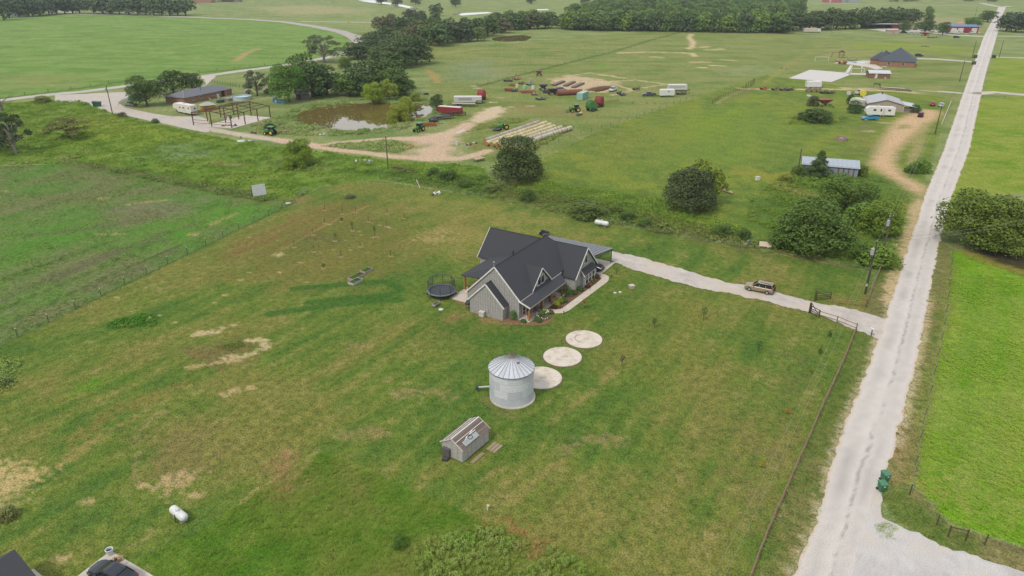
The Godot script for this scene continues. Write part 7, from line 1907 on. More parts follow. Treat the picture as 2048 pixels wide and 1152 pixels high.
	var items := [[Vector2(-0.91, -328.81), "black flat implement at the far left of the machinery rows",4,"34343a",5.0], [Vector2(3.01, -335.22), "orange-red small implement in the farthest machinery row",4,"b06848",3.6], [Vector2(-1.26, -301.25), "reddish cultivator at the left end of the middle machinery row",0,"a0584c",3.6], [Vector2(1.67, -299.92), "dark plough beside the reddish cultivator",4,"4a4844",3.0],
		[Vector2(6.39, -295.99), "long faded red seed drill in the middle machinery row",0,"b06a62",6.0], [Vector2(13.05, -302.59), "dark purple machine standing alone in the middle row",3,"54485a",2.8], [Vector2(16.43, -290.9), "black and white baling machine before the long rusty tank",3,"3a3634",3.2], [Vector2(11.94, -280.03), "grey folding rake nearest the bare grass",4,"6a6c72",4.6], [Vector2(17.67, -302.59), "grey scrapped implement behind the black baling machine",4,"76706a",4.0],
		[Vector2(23.32, -290.9), "long rusty steel tank lying left of the teal container",2,"8a5240",8.5], [Vector2(12.92, -347.03), "small reddish machine alone near the pasture fence",3,"8a5c54",2.4], [Vector2(0.44, -315.19), "yellow-red hay tedder at the upper left of the machinery rows", 0, "b88a4a", 3.2], [Vector2(4.67, -321.11), "rusty scrap plough in the upper machinery rows", 4, "7a5a48", 2.8], [Vector2(9.73, -290.9), "faded pink tiller right of the long seed drill", 4, "b0746c", 3.0], [Vector2(14.43, -295.99), "dark grey harrow left of the wrecked silver car", 0, "5a5650", 3.4], [Vector2(19.3, -294.7), "black hay spear frame before the wrecked silver car", 4, "2e2c2c", 3.0], [Vector2(8.38, -318.12), "grey rake frame in the upper machinery rows", 4, "8a9090", 3.0], [Vector2(44.16, -293.43), "small dark wheeled cart near the corner posts",4,"4a443c",2.0], [Vector2(45.04, -289.66), "small black and white trailer near the corner posts",4,"56605a",2.4]]
	for i in items: implement(i[1], i[0], rng.randf_range(-0.3, 0.4), i[4], 1.9, i[3], i[2])
	vehicle("suv", "98a4b0", Vector2(20.74, -301.25), 0.35, "wrecked silver car among the old implements", "", "6a6a6a")
	for q in [[Vector2(5.35, -308.07), "pale teal barrel in the upper machinery rows", "a8d4c8"], [Vector2(8.95, -306.68), "white barrel in the upper machinery rows", "e8eeee"], [Vector2(2.16, -310.88), "cream barrel stack at the left of the machinery rows", "dcdcc8"], [Vector2(8.38, -327.24), "grey steel barrel farthest up the machinery rows", "a8acb0"]]:
		var t := thing("barrel", q[1], "barrel", q[0], 0.0, "barrels among the implements")
		obj("shell", Sh.new().cyl(Vector3.ZERO, Vector3(0, 1.3, 0), 0.62, 0.62, 12), mc(q[2], 0.5), t)
		obj("rim", Sh.new().cyl(Vector3(0, 1.25, 0), Vector3(0, 1.36, 0), 0.66, 0.66, 12), mc(q[2], 0.4), t)
	cow("black cow grazing on the bank right of the pond", Vector2(-34.27, -287.19), -3.14, "2a2624")
	vehicle("car", "e8eaec", Vector2(122.66, -620.52), 0.3, "white car before the woodland edge")
	trailer_box("distant_trailer", "long white trailer parked before the woodland edge", Vector2(173.61, -610.1), 0.0, 13.0, 2.5, 2.2, "e8e8e6", "f4f4f2", [-2.0, -0.8], 1.5)
	trailer_box("grey_flat_trailer", "white flat trailer with a drum under the woodland trees", Vector2(56.79, -672.03), 0.0, 14.0, 2.4, 1.0, "d8d8d4", "e4e4e0", [-2.0, -0.8], 1.5)

func flatbed(label: String, at: Vector2, turn: float, L: float, hex: String) -> void:
	var t := thing("flatbed_trailer", label, "trailer", at, turn)
	for k in 6: obj("plank", Sh.new().box(Vector3(0, 0.95, -1.0 + k * 0.4), Vector3(L, 0.07, 0.37)), mc(hex, 0.85, 0.0, "wood"), t)
	for s in [-1, 1]: obj("side_rail", Sh.new().box(Vector3(0, 0.84, s * 1.2), Vector3(L, 0.2, 0.1)), mc("2c2c30", 0.6), t)
	obj("gooseneck", Sh.new().bar(Vector3(L / 2 - 0.2, 0.85, 0), Vector3(L / 2 + 0.3, 1.9, 0), 0.9, 0.25).bar(Vector3(L / 2 + 0.2, 1.95, 0), Vector3(L / 2 + 2.6, 1.9, 0), 0.6, 0.3).bar(Vector3(L / 2 + 2.4, 1.9, 0), Vector3(L / 2 + 2.4, 1.1, 0), 0.16, 0.16), mc("2c2c30", 0.6), t)
	obj("landing_leg", Sh.new().bar(Vector3(L / 2 + 0.6, 0, 0.5), Vector3(L / 2 + 0.6, 1.8, 0.5), 0.12, 0.12), mc("2c2c30", 0.6), t)
	obj("ramp", Sh.new().boxt(Transform3D(Basis(Vector3.FORWARD, -0.3), Vector3(-L / 2 - 0.9, 0.62, 0)), Vector3(2.0, 0.08, 2.2)), mc("3a3a3e", 0.7), t)
	wheels(t, [-L * 0.28, -L * 0.15], 1.2, 0.38, 0.24, "b8b8b4")

func cow(label: String, at: Vector2, turn: float, hex: String) -> void:
	var s := Sh.new()
	var rg := []
	for e in [[-1.0, 0.12, 1.0, 1.25], [-0.85, 0.28, 0.8, 1.35], [-0.3, 0.34, 0.62, 1.36], [0.3, 0.33, 0.6, 1.36], [0.7, 0.27, 0.66, 1.34], [0.95, 0.17, 0.75, 1.22], [1.2, 0.12, 0.55, 0.95], [1.4, 0.13, 0.3, 0.66], [1.62, 0.07, 0.12, 0.34]]:
		rg.append(ring(e[0], e[1], e[2], e[3], 0.7, 0.12))
	s.loft(rg)
	for q in [[-0.8, -0.18], [-0.75, 0.18], [0.6, -0.18], [0.66, 0.18]]:
		s.cyl(Vector3(q[0], 0.8, q[1]), Vector3(q[0] + 0.03, 0.4, q[1]), 0.13, 0.075, 8)
		s.cyl(Vector3(q[0] + 0.03, 0.42, q[1]), Vector3(q[0], 0.0, q[1]), 0.075, 0.06, 8)
	s.cyl(Vector3(-1.0, 1.2, 0), Vector3(-1.12, 0.5, 0), 0.04, 0.03, 6)
	for e in [-1, 1]: s.bar(Vector3(1.28, 0.66, e * 0.08), Vector3(1.3, 0.72, e * 0.3), 0.03, 0.12)
	var o := obj("grazing_cow", s, mc(hex, 0.8))
	o.position = Vector3(at.x, 0.05, at.y)
	o.rotation.y = turn
	tag(o, label, "cow")

func build_right_neighbours() -> void:
	# silver barn
	var bt := -0.35
	var bc := Vector2(72.02, -170.36)
	var bn := building("metal_barn", "long silver metal barn with pale blue roof behind a cedar", bc, bt, 12.6, 7.5, 2.5, 3.5, "x", "98a2ac", "c2ccd8", "galvanised", "grime", 0.3, 0.3)
	for k in 4: obj("window_panel", Sh.new().box(Vector3(8.2 + k * 1.15, 1.25, 0.03), Vector3(0.32, 1.9, 0.05)), mc("7a5a58", 0.8), bn)
	obj("door", Sh.new().box(Vector3(3.0, 1.1, 0.03), Vector3(2.2, 2.1, 0.05)), mc("707a84", 0.7), bn)
	for k in 12: obj("roof_seam", Sh.new().bar(Vector3(0.4 + k * 1.07, 2.44, 0.3), Vector3(0.4 + k * 1.07, 3.52, -3.75), 0.05, 0.05), mc("b4bfcc", 0.45, 0.3), bn)
	# round stone tank
	var wl := thing("stone_cistern", "low hexagonal brick cistern alone in the pasture", "cistern", Vector2(97.74, -207.47))
	obj("wall", Sh.new().lathe([1.9, 0.0, 1.9, 1.0, 1.65, 1.0, 1.65, 0.6, 0.0, 0.6], Vector3.ZERO, 8), mc("a8988c", 0.9, 0.0, "brick"), wl)
	obj("rubble", Sh.new().ball(Vector3(0, 0.6, 0), Vector3(0.6, 0.3, 0.5), 7, 5), mc("c4b4ac", 0.9), wl)
	# mobile home: gable end to the viewer
	var ht := -0.33
	var hp := Vector2(128.05, -256.39)
	var mh := building("mobile_house", "beige mobile home with a wide white metal roof", hp, ht, 11.6, 15.0, 2.7, 4.2, "z", "b8aa98", "d8dce0", "grime", "grime", 0.25, 0.4)
	var pr := Sh.new()
	plate(pr, [Vector3(11.9, 2.62, 0.4), Vector3(16.0, 1.95, 0.4), Vector3(16.0, 1.95, -9.0), Vector3(11.9, 2.62, -9.0)], 0.08)
	obj("porch_roof", pr, mc("d0d6da", 0.45, 0.25), mh)
	obj("porch_deck", Sh.new().slab(11.6, 15.6, 0.0, 0.6, -8.8, 0.0), mc("a09484", 0.85, 0.0, "wood"), mh)
	for z in [-0.1, -4.4, -8.7]: obj("porch_post", Sh.new().box(Vector3(15.5, 1.3, z), Vector3(0.14, 1.4, 0.14)), mc("cfc8bc", 0.7), mh)
	obj("porch_rail", Sh.new().bar(Vector3(11.8, 1.3, 0.0), Vector3(15.5, 1.3, 0.0), 0.06, 0.1).bar(Vector3(11.8, 0.95, 0.0), Vector3(15.5, 0.95, 0.0), 0.06, 0.1), mc("cfc8bc", 0.7), mh)
	window(mh, Vector3(8.3, 1.6, 0.02), 1.2, 1.1, 0.0, 2)
	obj("corner_trim", Sh.new().box(Vector3(11.6, 1.35, 0.03), Vector3(0.16, 2.7, 0.1)), mc("e4dccc", 0.7), mh)
	obj("chimney", Sh.new().cyl(Vector3(5.8, 4.0, -13.5), Vector3(5.8, 4.8, -13.5), 0.3), mc("3c3c40", 0.7), mh)
	for k in 12: obj("roof_seam", Sh.new().bar(Vector3(-0.35, 2.62, -k * 1.25), Vector3(5.8, 4.24, -k * 1.25), 0.05, 0.05).bar(Vector3(11.95, 2.62, -k * 1.25), Vector3(5.8, 4.24, -k * 1.25), 0.05, 0.05), mc("c4cad0", 0.45, 0.25), mh)
	caravan("long white travel trailer parked before the mobile home", Vector2(127.2, -245.92), 2.94, 9.4, "f0f0ee")
	vehicle("pickup", "2f9cc8", Vector2(120.76, -238.78), -3.14, "bright blue pickup before the white travel trailer")
	vehicle("suv", "6a2a34", Vector2(141.3, -245), 1, "maroon SUV on the gravel beside the mobile home porch")
	vehicle("car", "b83038", Vector2(157.29, -266.66), 1.04, "red car on the grass above the gravel drive")
	vehicle("car", "dfe5ea", Vector2(159.29, -264.55), 1.02, "white car at the top of the white board fence")
	vehicle("pickup", "e6eaee", Vector2(142.09, -293.43), 0.69, "white pickup beside the yellow tank")
	implement("yellow poly tank on a cart in front of the white pickup", Vector2(141.6, -289.66), 1.2, 2.2, 1.9, "ecd84a", 2, "yellow_tank")
	var cb := thing("white_tote", "white caged water tote left of the white pickup", "water tote", Vector2(136.49, -290.9))
	obj("tank", Sh.new().box(Vector3(0, 0.75, 0), Vector3(1.2, 1.1, 1.1)), mc("e8e8e6", 0.5), cb)
	obj("pallet", Sh.new().box(Vector3(0, 0.1, 0), Vector3(1.3, 0.2, 1.2)), mc("a08c74", 0.85), cb)
	for k in 3: obj("cage_bar", Sh.new().box(Vector3(-0.4 + k * 0.4, 0.75, 0.57), Vector3(0.05, 1.14, 0.04)), mc("b0b4b8", 0.5), cb)
	var uc := trailer_box("cargo_trailer", "white cargo trailer behind the three round bales", Vector2(129.36, -309.47), 0.0, 6.2, 2.4, 2.3, "ecedee", "f4f4f4", [-0.6, 0.4], 1.2, 0.55)
	for k in 3:
		var bmesh := Sh.new().cyl(Vector3(0, 0.9, -0.75), Vector3(0, 0.9, 0.75), 0.9, 0.9, 18)
		var o := obj("round_bale", bmesh, mc("9c947c", 0.95, 0.0, "straw"))
		var p := Vector2(123.02, -298.6) + Vector2(k * 2.05, 0.25 * k)
		o.position = Vector3(p.x, 0, p.y)
		tag(o, ["leftmost of the three weathered bales before the cargo trailer", "middle of the three weathered bales before the cargo trailer", "rightmost of the three weathered bales before the cargo trailer"][k], "hay bale", "three bales before the cargo trailer")
	var fb := thing("gooseneck_trailer", "black gooseneck flatbed trailer with ramps on the sandy strip", "trailer", Vector2(160.58, -303.94), 2.64)
	var FL := 9.5
	for k in 5: obj("plank", Sh.new().box(Vector3(0, 0.95, -0.9 + k * 0.45), Vector3(FL, 0.07, 0.42)), mc("cfc2ac", 0.85, 0.0, "wood"), fb)
	for s in [-1, 1]: obj("side_rail", Sh.new().box(Vector3(0, 0.82, s * 1.15), Vector3(FL, 0.26, 0.12)), mc("2a2a2e", 0.6), fb)
	obj("gooseneck", Sh.new().bar(Vector3(FL / 2 - 0.2, 0.9, 0), Vector3(FL / 2 + 0.4, 2.1, 0), 1.2, 0.3).bar(Vector3(FL / 2, 2.1, 0), Vector3(FL / 2 + 2.6, 2.1, 0), 0.8, 0.4).bar(Vector3(FL / 2 + 2.4, 2.0, 0), Vector3(FL / 2 + 2.4, 1.0, 0), 0.2, 0.2), mc("26262a", 0.6), fb)
	obj("ramp", Sh.new().boxt(Transform3D(Basis(Vector3.FORWARD, -0.28), Vector3(-FL / 2 - 1.2, 0.55, 0)), Vector3(2.8, 0.1, 2.3)), mc("33333a", 0.6), fb)
	wheels(fb, [-3.0, -2.0], 1.15, 0.4, 0.25, "d8d8d4")
	for q in [[Vector2(107.36, -305.31), "small red tractor implement at the left end of the sandy strip", "a8402c"], [Vector2(114.67, -302.59), "dark red tiller on the sandy strip", "6a3c30"], [Vector2(117.41, -302.59), "black wheeled cultivator beside the dark red tiller", "3a3634"], [Vector2(111.77, -303.94), "low rusty harrow between the red implements", "7a4a38"], [Vector2(128.5, -294.7), "small dark cart right of the three bales", "3a3c3a"], [Vector2(131.38, -294.7), "small rusty cart right of the dark cart", "6a4a3a"]]:
		implement(q[1], q[0], 0.1, 3.4, 1.7, q[2], 4)
	boat("black and white canoe lying on the grass below the bales", Vector2(119.63, -287.19), -1.31, 4.0, "b8c4d4")
	implement("rusty red combine wreck in the brush above the big shrub", Vector2(116.28, -265.6), 0.2, 4.2, 2.6, "a0523c", 3, "old_combine")
	var mhm := thing("motorhome", "old white motorhome with a dark rear behind the shrub", "motorhome", Vector2(128.1, -264.55), 1.76)
	obj("shell", Sh.new().extrude([-3.2, 0.6, -3.2, 2.9, 2.0, 3.0, 2.9, 2.3, 3.3, 1.2, 3.3, 0.6], Transform3D(), 2.3), mc("e4e0d4", 0.5), mhm)
	obj("windscreen", Sh.new().boxt(Transform3D(Basis(Vector3.FORWARD, -0.9), Vector3(2.52, 2.68, 0)), Vector3(0.8, 0.05, 1.9)), glass(), mhm)
	for x in [-1.8, 0.2]: obj("window", Sh.new().box(Vector3(x, 2.1, 1.16), Vector3(1.0, 0.6, 0.05)), glass(), mhm)
	obj("roof_box", Sh.new().box(Vector3(-0.6, 3.1, 0), Vector3(1.6, 0.25, 1.2)), mc("f0ece2", 0.6), mhm)
	wheels(mhm, [-1.8, 2.1], 1.12, 0.42, 0.26, "c8c8c4")
	var pc := thing("playset_slide", "green slide and hose clutter beside the red combine wreck", "slide", Vector2(117.52, -261.43), 0.5)
	obj("chute", Sh.new().bar(Vector3(-1.2, 1.3, 0), Vector3(1.2, 0.15, 0), 0.5, 0.12), mc("4a9a6a", 0.5), pc)
	obj("ladder", Sh.new().bar(Vector3(-1.3, 0, -0.25), Vector3(-1.2, 1.4, -0.25), 0.08, 0.08).bar(Vector3(-1.3, 0, 0.25), Vector3(-1.2, 1.4, 0.25), 0.08, 0.08), mc("8a8a80", 0.6), pc)
	var sw := thing("grey_table", "small grey table on the grass before the blue pickup", "table", Vector2(117.83, -235.35))
	obj("top", Sh.new().box(Vector3(0, 0.7, 0), Vector3(0.9, 0.05, 0.6)), mc("b0b4b4", 0.6), sw)
	for q in [[-0.4, -0.25], [0.4, -0.25], [-0.4, 0.25], [0.4, 0.25]]: obj("leg", Sh.new().box(Vector3(q[0], 0.34, q[1]), Vector3(0.05, 0.68, 0.05)), mc("8a8c8c", 0.6), sw)
	var wo := thing("white_cube", "white appliance dumped in the weeds before the silver barn", "appliance", Vector2(59.18, -164.43), 0.3)
	obj("case", Sh.new().box(Vector3(0, 0.4, 0), Vector3(0.9, 0.8, 0.7)), mc("e8e6e2", 0.5), wo)
	obj("lid", Sh.new().box(Vector3(0, 0.83, 0), Vector3(0.94, 0.06, 0.74)), mc("d8d6d2", 0.5), wo)
	var lg := thing("fallen_trunk", "pale fallen tree trunk lying right of the dark oak", "log", Vector2(48.79, -154.39), -1.09)
	obj("log", Sh.new().cyl(Vector3(-2.0, 0.35, 0), Vector3(2.2, 0.3, 0), 0.34, 0.26, 10), mc("c0a890", 0.9, 0.0, "wood"), lg)
	obj("branch", Sh.new().cyl(Vector3(-1.4, 0.4, 0), Vector3(-2.4, 1.0, 0.7), 0.16, 0.06, 7), mc("c8b4a0", 0.9), lg)
	# brick house with pool
	var fh := Vector2(193.51, -385.54)
	var ft := -0.52
	var b := building("brick_house", "large brick house with a dark pyramidal shingle roof", fh, ft, 17.0, 18.0, 2.9, 9.0, "hip", "a8846a", "565e66", "brick", "shingle")
	var wgs := Sh.new()
	wgs.slab(-4.5, 0.4, 0, 2.8, -17.0, -6.0)
	obj("wing_wall", wgs, mc("a8846a", 0.85, 0.0, "brick"), b)
	var wr := Sh.new()
	plate(wr, [Vector3(-5.0, 2.6, -5.5), Vector3(-5.0, 2.6, -17.5), Vector3(-0.4, 6.0, -15.0), Vector3(-0.4, 6.0, -9.0)])
	plate(wr, [Vector3(-5.0, 2.6, -5.5), Vector3(3.0, 2.6, -5.5), Vector3(3.0, 6.0, -9.0), Vector3(-0.4, 6.0, -9.0)])
	plate(wr, [Vector3(-5.0, 2.6, -17.5), Vector3(3.0, 2.6, -17.5), Vector3(3.0, 6.0, -15.0), Vector3(-0.4, 6.0, -15.0)])
	plate(wr, [Vector3(-0.4, 6.0, -9.0), Vector3(4.0, 6.0, -9.0), Vector3(4.0, 6.0, -15.0), Vector3(-0.4, 6.0, -15.0)])
	obj("wing_roof", wr, mc("525a62", 0.92, 0.0, "shingle"), b)
	for x in [5.0, 11.5]: window(b, Vector3(x, 1.6, 0.02), 1.3, 1.6, 0.0, 2)
	obj("chimney", Sh.new().box(Vector3(2.0, 5.6, -11.0), Vector3(1.0, 2.6, 1.6)), mc("47505a", 0.85), b)
	structure(obj("pool_patio", null_pad([174.8, -396.5, 181.6, -392, 186, -381.3, 185.7, -371.2, 191.2, -375.2, 196, -394.2, 201.4, -408, 196.6, -410.4, 186.5, -403.3, 183, -408]), mc("dcd4cc", 0.85, 0.0, "concrete")))
	var pw := thing("garden_pool", "blue garden pool with pale rim beside the brick house", "pool", Vector2(188.29, -399.85), -0.5)
	obj("rim", Sh.new().box(Vector3(0, 0.09, 0), Vector3(9.4, 0.14, 5.4)), mc("e0dcd6", 0.8), pw)
	obj("water", Sh.new().box(Vector3(0, 0.13, 0), Vector3(8.8, 0.1, 4.8)), mc("7fa6c4", 0.06, 0.0, ""), pw)
	var rw := thing("rock_waterfall", "brown rock mound at the head of the garden pool", "rock mound", Vector2(177.67, -394.23))
	for k in 9: obj("rock", Sh.new().ball(Vector3(sin(k * 2.1) * 1.9, 0.4 + (k % 3) * 0.6, cos(k * 1.7) * 1.2), Vector3(1.1, 0.8, 0.9), 7, 5), mc(["a07458", "8a644c", "b08868"][k % 3], 0.9), rw)
	structure(obj("sports_court", null_pad([129.8, -339.4, 151.6, -370.2, 166, -357.8, 164.6, -352.3, 144.7, -327.2]), mc("dcdad8", 0.85, 0.0, "concrete")))
	structure(obj("court_path", null_pad([164, -357.8, 179.7, -387.7, 181.2, -387.7, 165, -356]), mc("dedad4", 0.85, 0.0, "concrete")))
	structure(obj("shed_path", null_pad([165.8, -357.8, 175, -356, 172.5, -350.6, 163.4, -352.3]), mc("dedad4", 0.85, 0.0, "concrete")))
	var sb := building("pool_house", "small brick outbuilding with a white metal roof below the pool", Vector2(167.69, -340.19), -0.2, 9.0, 6.5, 2.3, 3.3, "x", "96745e", "dde2ea", "brick", "grime", 0.2)
	obj("door", Sh.new().box(Vector3(3.0, 1.0, 0.03), Vector3(1.0, 2.0, 0.05)), mc("e4e0da", 0.6), sb)
	for k in 2: obj("urn", Sh.new().ball(Vector3(2.4 + k * 4.4, 0.3, 1.0), Vector3(0.35, 0.35, 0.35), 8, 6), mc("f0e8e0", 0.6), sb)
	for q in [[Vector2(168.12, -405.63), 7.0, 2.4, "white football goal on the lawn beyond the court"], [Vector2(165.39, -354.14), 6.0, 2.6, "white football goal at the edge of the sports court"]]:
		var t := thing("football_goal", q[3], "goal", q[0], -0.1, "football goals")
		for x in [0.0, q[1]]: obj("post", Sh.new().cyl(Vector3(x, 0, 0), Vector3(x, q[2], 0), 0.1, 0.1, 8), mc("f4f4f2", 0.5), t)
		obj("crossbar", Sh.new().cyl(Vector3(0, q[2], 0), Vector3(q[1], q[2], 0), 0.1, 0.1, 8), mc("f4f4f2", 0.5), t)
		for x in [0.0, q[1]]: obj("stay", Sh.new().cyl(Vector3(x, q[2], 0), Vector3(x, 0, -1.6), 0.07, 0.07, 6), mc("f4f4f2", 0.5), t)
		obj("ground_bar", Sh.new().cyl(Vector3(0, 0.07, -1.6), Vector3(q[1], 0.07, -1.6), 0.07, 0.07, 6), mc("f4f4f2", 0.5), t)
	var hoop := thing("basketball_hoop", "white basketball hoop post at the court corner", "basketball hoop", Vector2(169.45, -352.34))
	obj("pole", Sh.new().cyl(Vector3.ZERO, Vector3(0, 3.4, 0), 0.14), mc("f0f0ee", 0.5), hoop)
	obj("backboard", Sh.new().box(Vector3(-0.2, 3.4, 0), Vector3(0.08, 1.1, 1.7)), mc("f4f4f4", 0.4), hoop)
	obj("ring", Sh.new().cyl(Vector3(-0.55, 3.05, 0), Vector3(-0.55, 3.1, 0), 0.24), mc("d06a3a", 0.5), hoop)
	var ps := thing("wooden_playset", "brown wooden playset with a green slide behind the pool", "playset", Vector2(190.94, -425.23), -0.2)
	for x in [-1.2, 1.2]:
		for z in [-1.1, 1.1]: obj("post", Sh.new().box(Vector3(x, 1.5, z), Vector3(0.16, 3.0, 0.16)), mc("7a5844", 0.8, 0.0, "wood"), ps)
	obj("platform", Sh.new().box(Vector3(0, 1.4, 0), Vector3(2.6, 0.14, 2.4)), mc("8a6650", 0.8, 0.0, "wood"), ps)
	obj("roof", Sh.new().extrude([-1.7, 2.9, 0, 4.1, 1.7, 2.9], Transform3D(), 2.8), mc("6e5448", 0.8, 0.0, "wood"), ps)
	obj("slide", Sh.new().bar(Vector3(1.2, 1.5, 0.6), Vector3(4.2, 0.2, 1.4), 0.7, 0.16), mc("3c8a62", 0.5), ps)
	obj("swing_beam", Sh.new().bar(Vector3(-1.2, 2.7, 0), Vector3(-5.0, 2.7, 0), 0.16, 0.16).bar(Vector3(-5.0, 2.7, 0), Vector3(-5.3, 0, 1.0), 0.12, 0.12).bar(Vector3(-5.0, 2.7, 0), Vector3(-5.3, 0, -1.0), 0.12, 0.12), mc("7a5844", 0.8, 0.0, "wood"), ps)
	vehicle("suv", "2c3034", Vector2(238.95, -430.42), -0.1, "black SUV parked beside the brick house")
	for q in [[Vector2(267.17, -422.68), "dark green bin stand by the mailbox across from the poles", "2e5a48"], [Vector2(277.85, -422.68), "dark bin across the road by the field track", "3a4448"], [Vector2(247.9, -392.02), "dark brick mailbox column at the brick house driveway", "5a4c48"]]:
		var t := thing("roadside_box", q[1], "box", q[0])
		obj("case", Sh.new().box(Vector3(0, 0.8, 0), Vector3(1.6, 1.6, 1.4)), mc(q[2], 0.7), t)
		obj("lid", Sh.new().box(Vector3(0, 1.64, 0), Vector3(1.75, 0.12, 1.55)), mc(q[2], 0.5), t)
	var pf := thing("patio_furniture", "white patio table with an awning beside the brick house wall", "patio table", Vector2(192.65, -377.21), -0.5)
	obj("top", Sh.new().box(Vector3(0, 0.75, 0), Vector3(2.2, 0.06, 1.2)), mc("e8e4de", 0.6), pf)
	for x in [-0.9, 0.9]: obj("leg", Sh.new().box(Vector3(x, 0.36, 0), Vector3(0.1, 0.72, 0.8)), mc("c8c4be", 0.6), pf)
	junk_heap("stacked pink and brown patio clutter at the brick house corner", Vector2(196.03, -394.23), 2.2, ["c8a090", "a07868", "e0d0c4", "7a5a4c"], 12, 81)
	var cv := thing("glider_cover", "grey-green canvas shade over the garden pool edge", "canopy", Vector2(190.75, -410.37))
	obj("cloth", Sh.new().extrude([-2.6, 1.3, 0, 1.9, 2.6, 1.3, 2.6, 1.2, 0, 1.75, -2.6, 1.2], Transform3D(), 2.2), mc("6a8078", 0.8), cv)
	for x in [-2.4, 2.4]: obj("pole", Sh.new().box(Vector3(x, 0.65, 0), Vector3(0.1, 1.3, 0.1)), mc("4a5450", 0.6), cv)
	junk_heap("dark brush heap in the field behind the brick house", Vector2(274.03, -489.77), 3.2, ["4a4844", "5a544c"], 10, 82)
	junk_heap("pale brush heap left of the court", Vector2(139.63, -375.18), 2.0, ["a08468", "8a7458"], 7, 83)

func build_far_buildings() -> void:
	# the works yard beside the road
	var rb := building("red_building", "long red metal building with a blue roof at the roadside yard", Vector2(352.98, -600.01), -0.1, 22.0, 12.0, 5.0, 6.2, "x", "a8343a", "4a86b4", "grime", "grime", 0.1)
	for k in 4: obj("bay_door", Sh.new().box(Vector3(3.2 + k * 5.2, 1.9, 0.05), Vector3(4.0, 3.8, 0.1)), mc("e4dcd8" if k != 2 else "8a2a30", 0.6), rb)
	var cpt := thing("open_shelter", "open shelter with a flat grey roof under the row of oaks", "shelter", Vector2(314.21, -648.15), -0.05)
	obj("roof", Sh.new().box(Vector3(12.0, 3.6, -5.0), Vector3(38.0, 0.3, 12.0)), mc("c0c4c8", 0.5, 0.2), cpt)
	for k in 6: obj("post", Sh.new().box(Vector3(-6.0 + k * 7.2, 1.75, 0.6), Vector3(0.25, 3.5, 0.25)), mc("6a5a50", 0.7), cpt)
	obj("rear_wall", Sh.new().box(Vector3(12.0, 1.75, -10.5), Vector3(36.0, 3.4, 0.2)), mc("4e4844", 0.85), cpt)
	var ra := building("red_annex", "small red annex right of the open shelter", Vector2(331.18, -648.15), -0.05, 15.0, 8.0, 3.0, 4.0, "x", "b04840", "b85a50")
	obj("door", Sh.new().box(Vector3(5, 1.1, 0.05), Vector3(1.6, 2.2, 0.1)), mc("702c28", 0.7), ra)
	vehicle("truck", "eceef0", Vector2(351.8, -590.24), -1.2, "white box truck before the red building")
	vehicle("van", "e8eaee", Vector2(368.61, -595.08), -0.3, "white van at the red building's end")
	vehicle("pickup", "e6e8ea", Vector2(320.79, -590.24), 0.05, "white crew pickup in the roadside yard", "")
	vehicle("pickup", "e0e4e8", Vector2(317.22, -590.24), 0.08, "white service pickup next to the crew pickup")
	vehicle("car", "d8dce0", Vector2(342.49, -648.15), 0.2, "pale car beside the red annex")
	vehicle("car", "3c4246", Vector2(341.92, -631.29), 0.0, "dark car in the middle of the roadside yard")
	vehicle("car", "c8ccd0", Vector2(348.98, -595.08), 0.2, "silver car left of the red building doors")
	vehicle("car", "e4e8ea", Vector2(359.4, -595.08), 0.1, "white car before the red bay doors")
	vehicle("suv", "4a4e50", Vector2(316.64, -600.01), 0.0, "dark SUV left of the white crew pickup")
	vehicle("suv", "2e3236", Vector2(332.46, -554.04), 0.1, "black SUV on the grass before the roadside yard")
	implement("red tractor implement on the grass before the roadside yard", Vector2(318.33, -571.59), 0.2, 4.5, 2.4, "b4403c", 3)
	implement("low dark trailer frame on the grass near the red implement", Vector2(315.63, -554.04), 0.1, 9.0, 2.0, "4a4844", 4)
	var cr := building("grey_crate", "pale pink crate on the grass in front of the yard", Vector2(298.53, -590.24), 0.0, 9.0, 4.0, 3.0, 3.2, "x", "c8b4a8", "d0beb4")
	obj("door", Sh.new().box(Vector3(4.5, 1.2, 0.05), Vector3(2.0, 2.2, 0.1)), mc("b8a49a", 0.7), cr)
	vehicle("truck", "e8eaec", Vector2(247.53, -605.01), PI, "white box truck under the oaks")
	trailer_box("caravan_trailer", "long pale caravan left of the oak-shaded truck", Vector2(242.65, -605.01), 0.0, 11.0, 2.6, 2.6, "d8ccbc", "e4dcd0", [-1.0, 0.0], 1.2)
	var yl := thing("orange_umbrella", "pair of orange mounds of material behind the red building", "material heap", Vector2(405.69, -691.09))
	for x in [-4.0, 10.0]: obj("mound", Sh.new().ball(Vector3(x, 0.2, 0), Vector3(4.4, 3.0, 3.0), 10, 6), mc("d0a080", 0.95), yl)
	var gh := building("distant_house", "distant white house with a pale green roof at the left edge", Vector2(-549.25, -813.49), 0.35, 20.0, 12.0, 4.0, 6.5, "x", "e0e0d8", "8fb8a4")
	for x in [4, 9, 14]: window(gh, Vector3(x, 1.8, 0.02), 1.4, 1.6, 0.0, 1)
	var f2 := building("hay_barn", "far low barn with a tan roof in the upper fields", Vector2(-470.93, -1210.37), 0.0, 34.0, 14.0, 4.0, 6.0, "x", "8a8478", "c8bca8")
	obj("opening", Sh.new().box(Vector3(16.0, 1.8, 0.05), Vector3(20.0, 3.2, 0.1)), mc("4a4640", 0.9), f2)
	var f3 := building("roadside_building", "far pink building beside a grey shed at the top edge", Vector2(493.54, -1191.15), 0.0, 26.0, 12.0, 5.0, 7.0, "x", "c06a78", "d0949c")
	obj("door", Sh.new().box(Vector3(8.0, 1.8, 0.05), Vector3(3.0, 3.4, 0.1)), mc("e0c8c8", 0.7), f3)
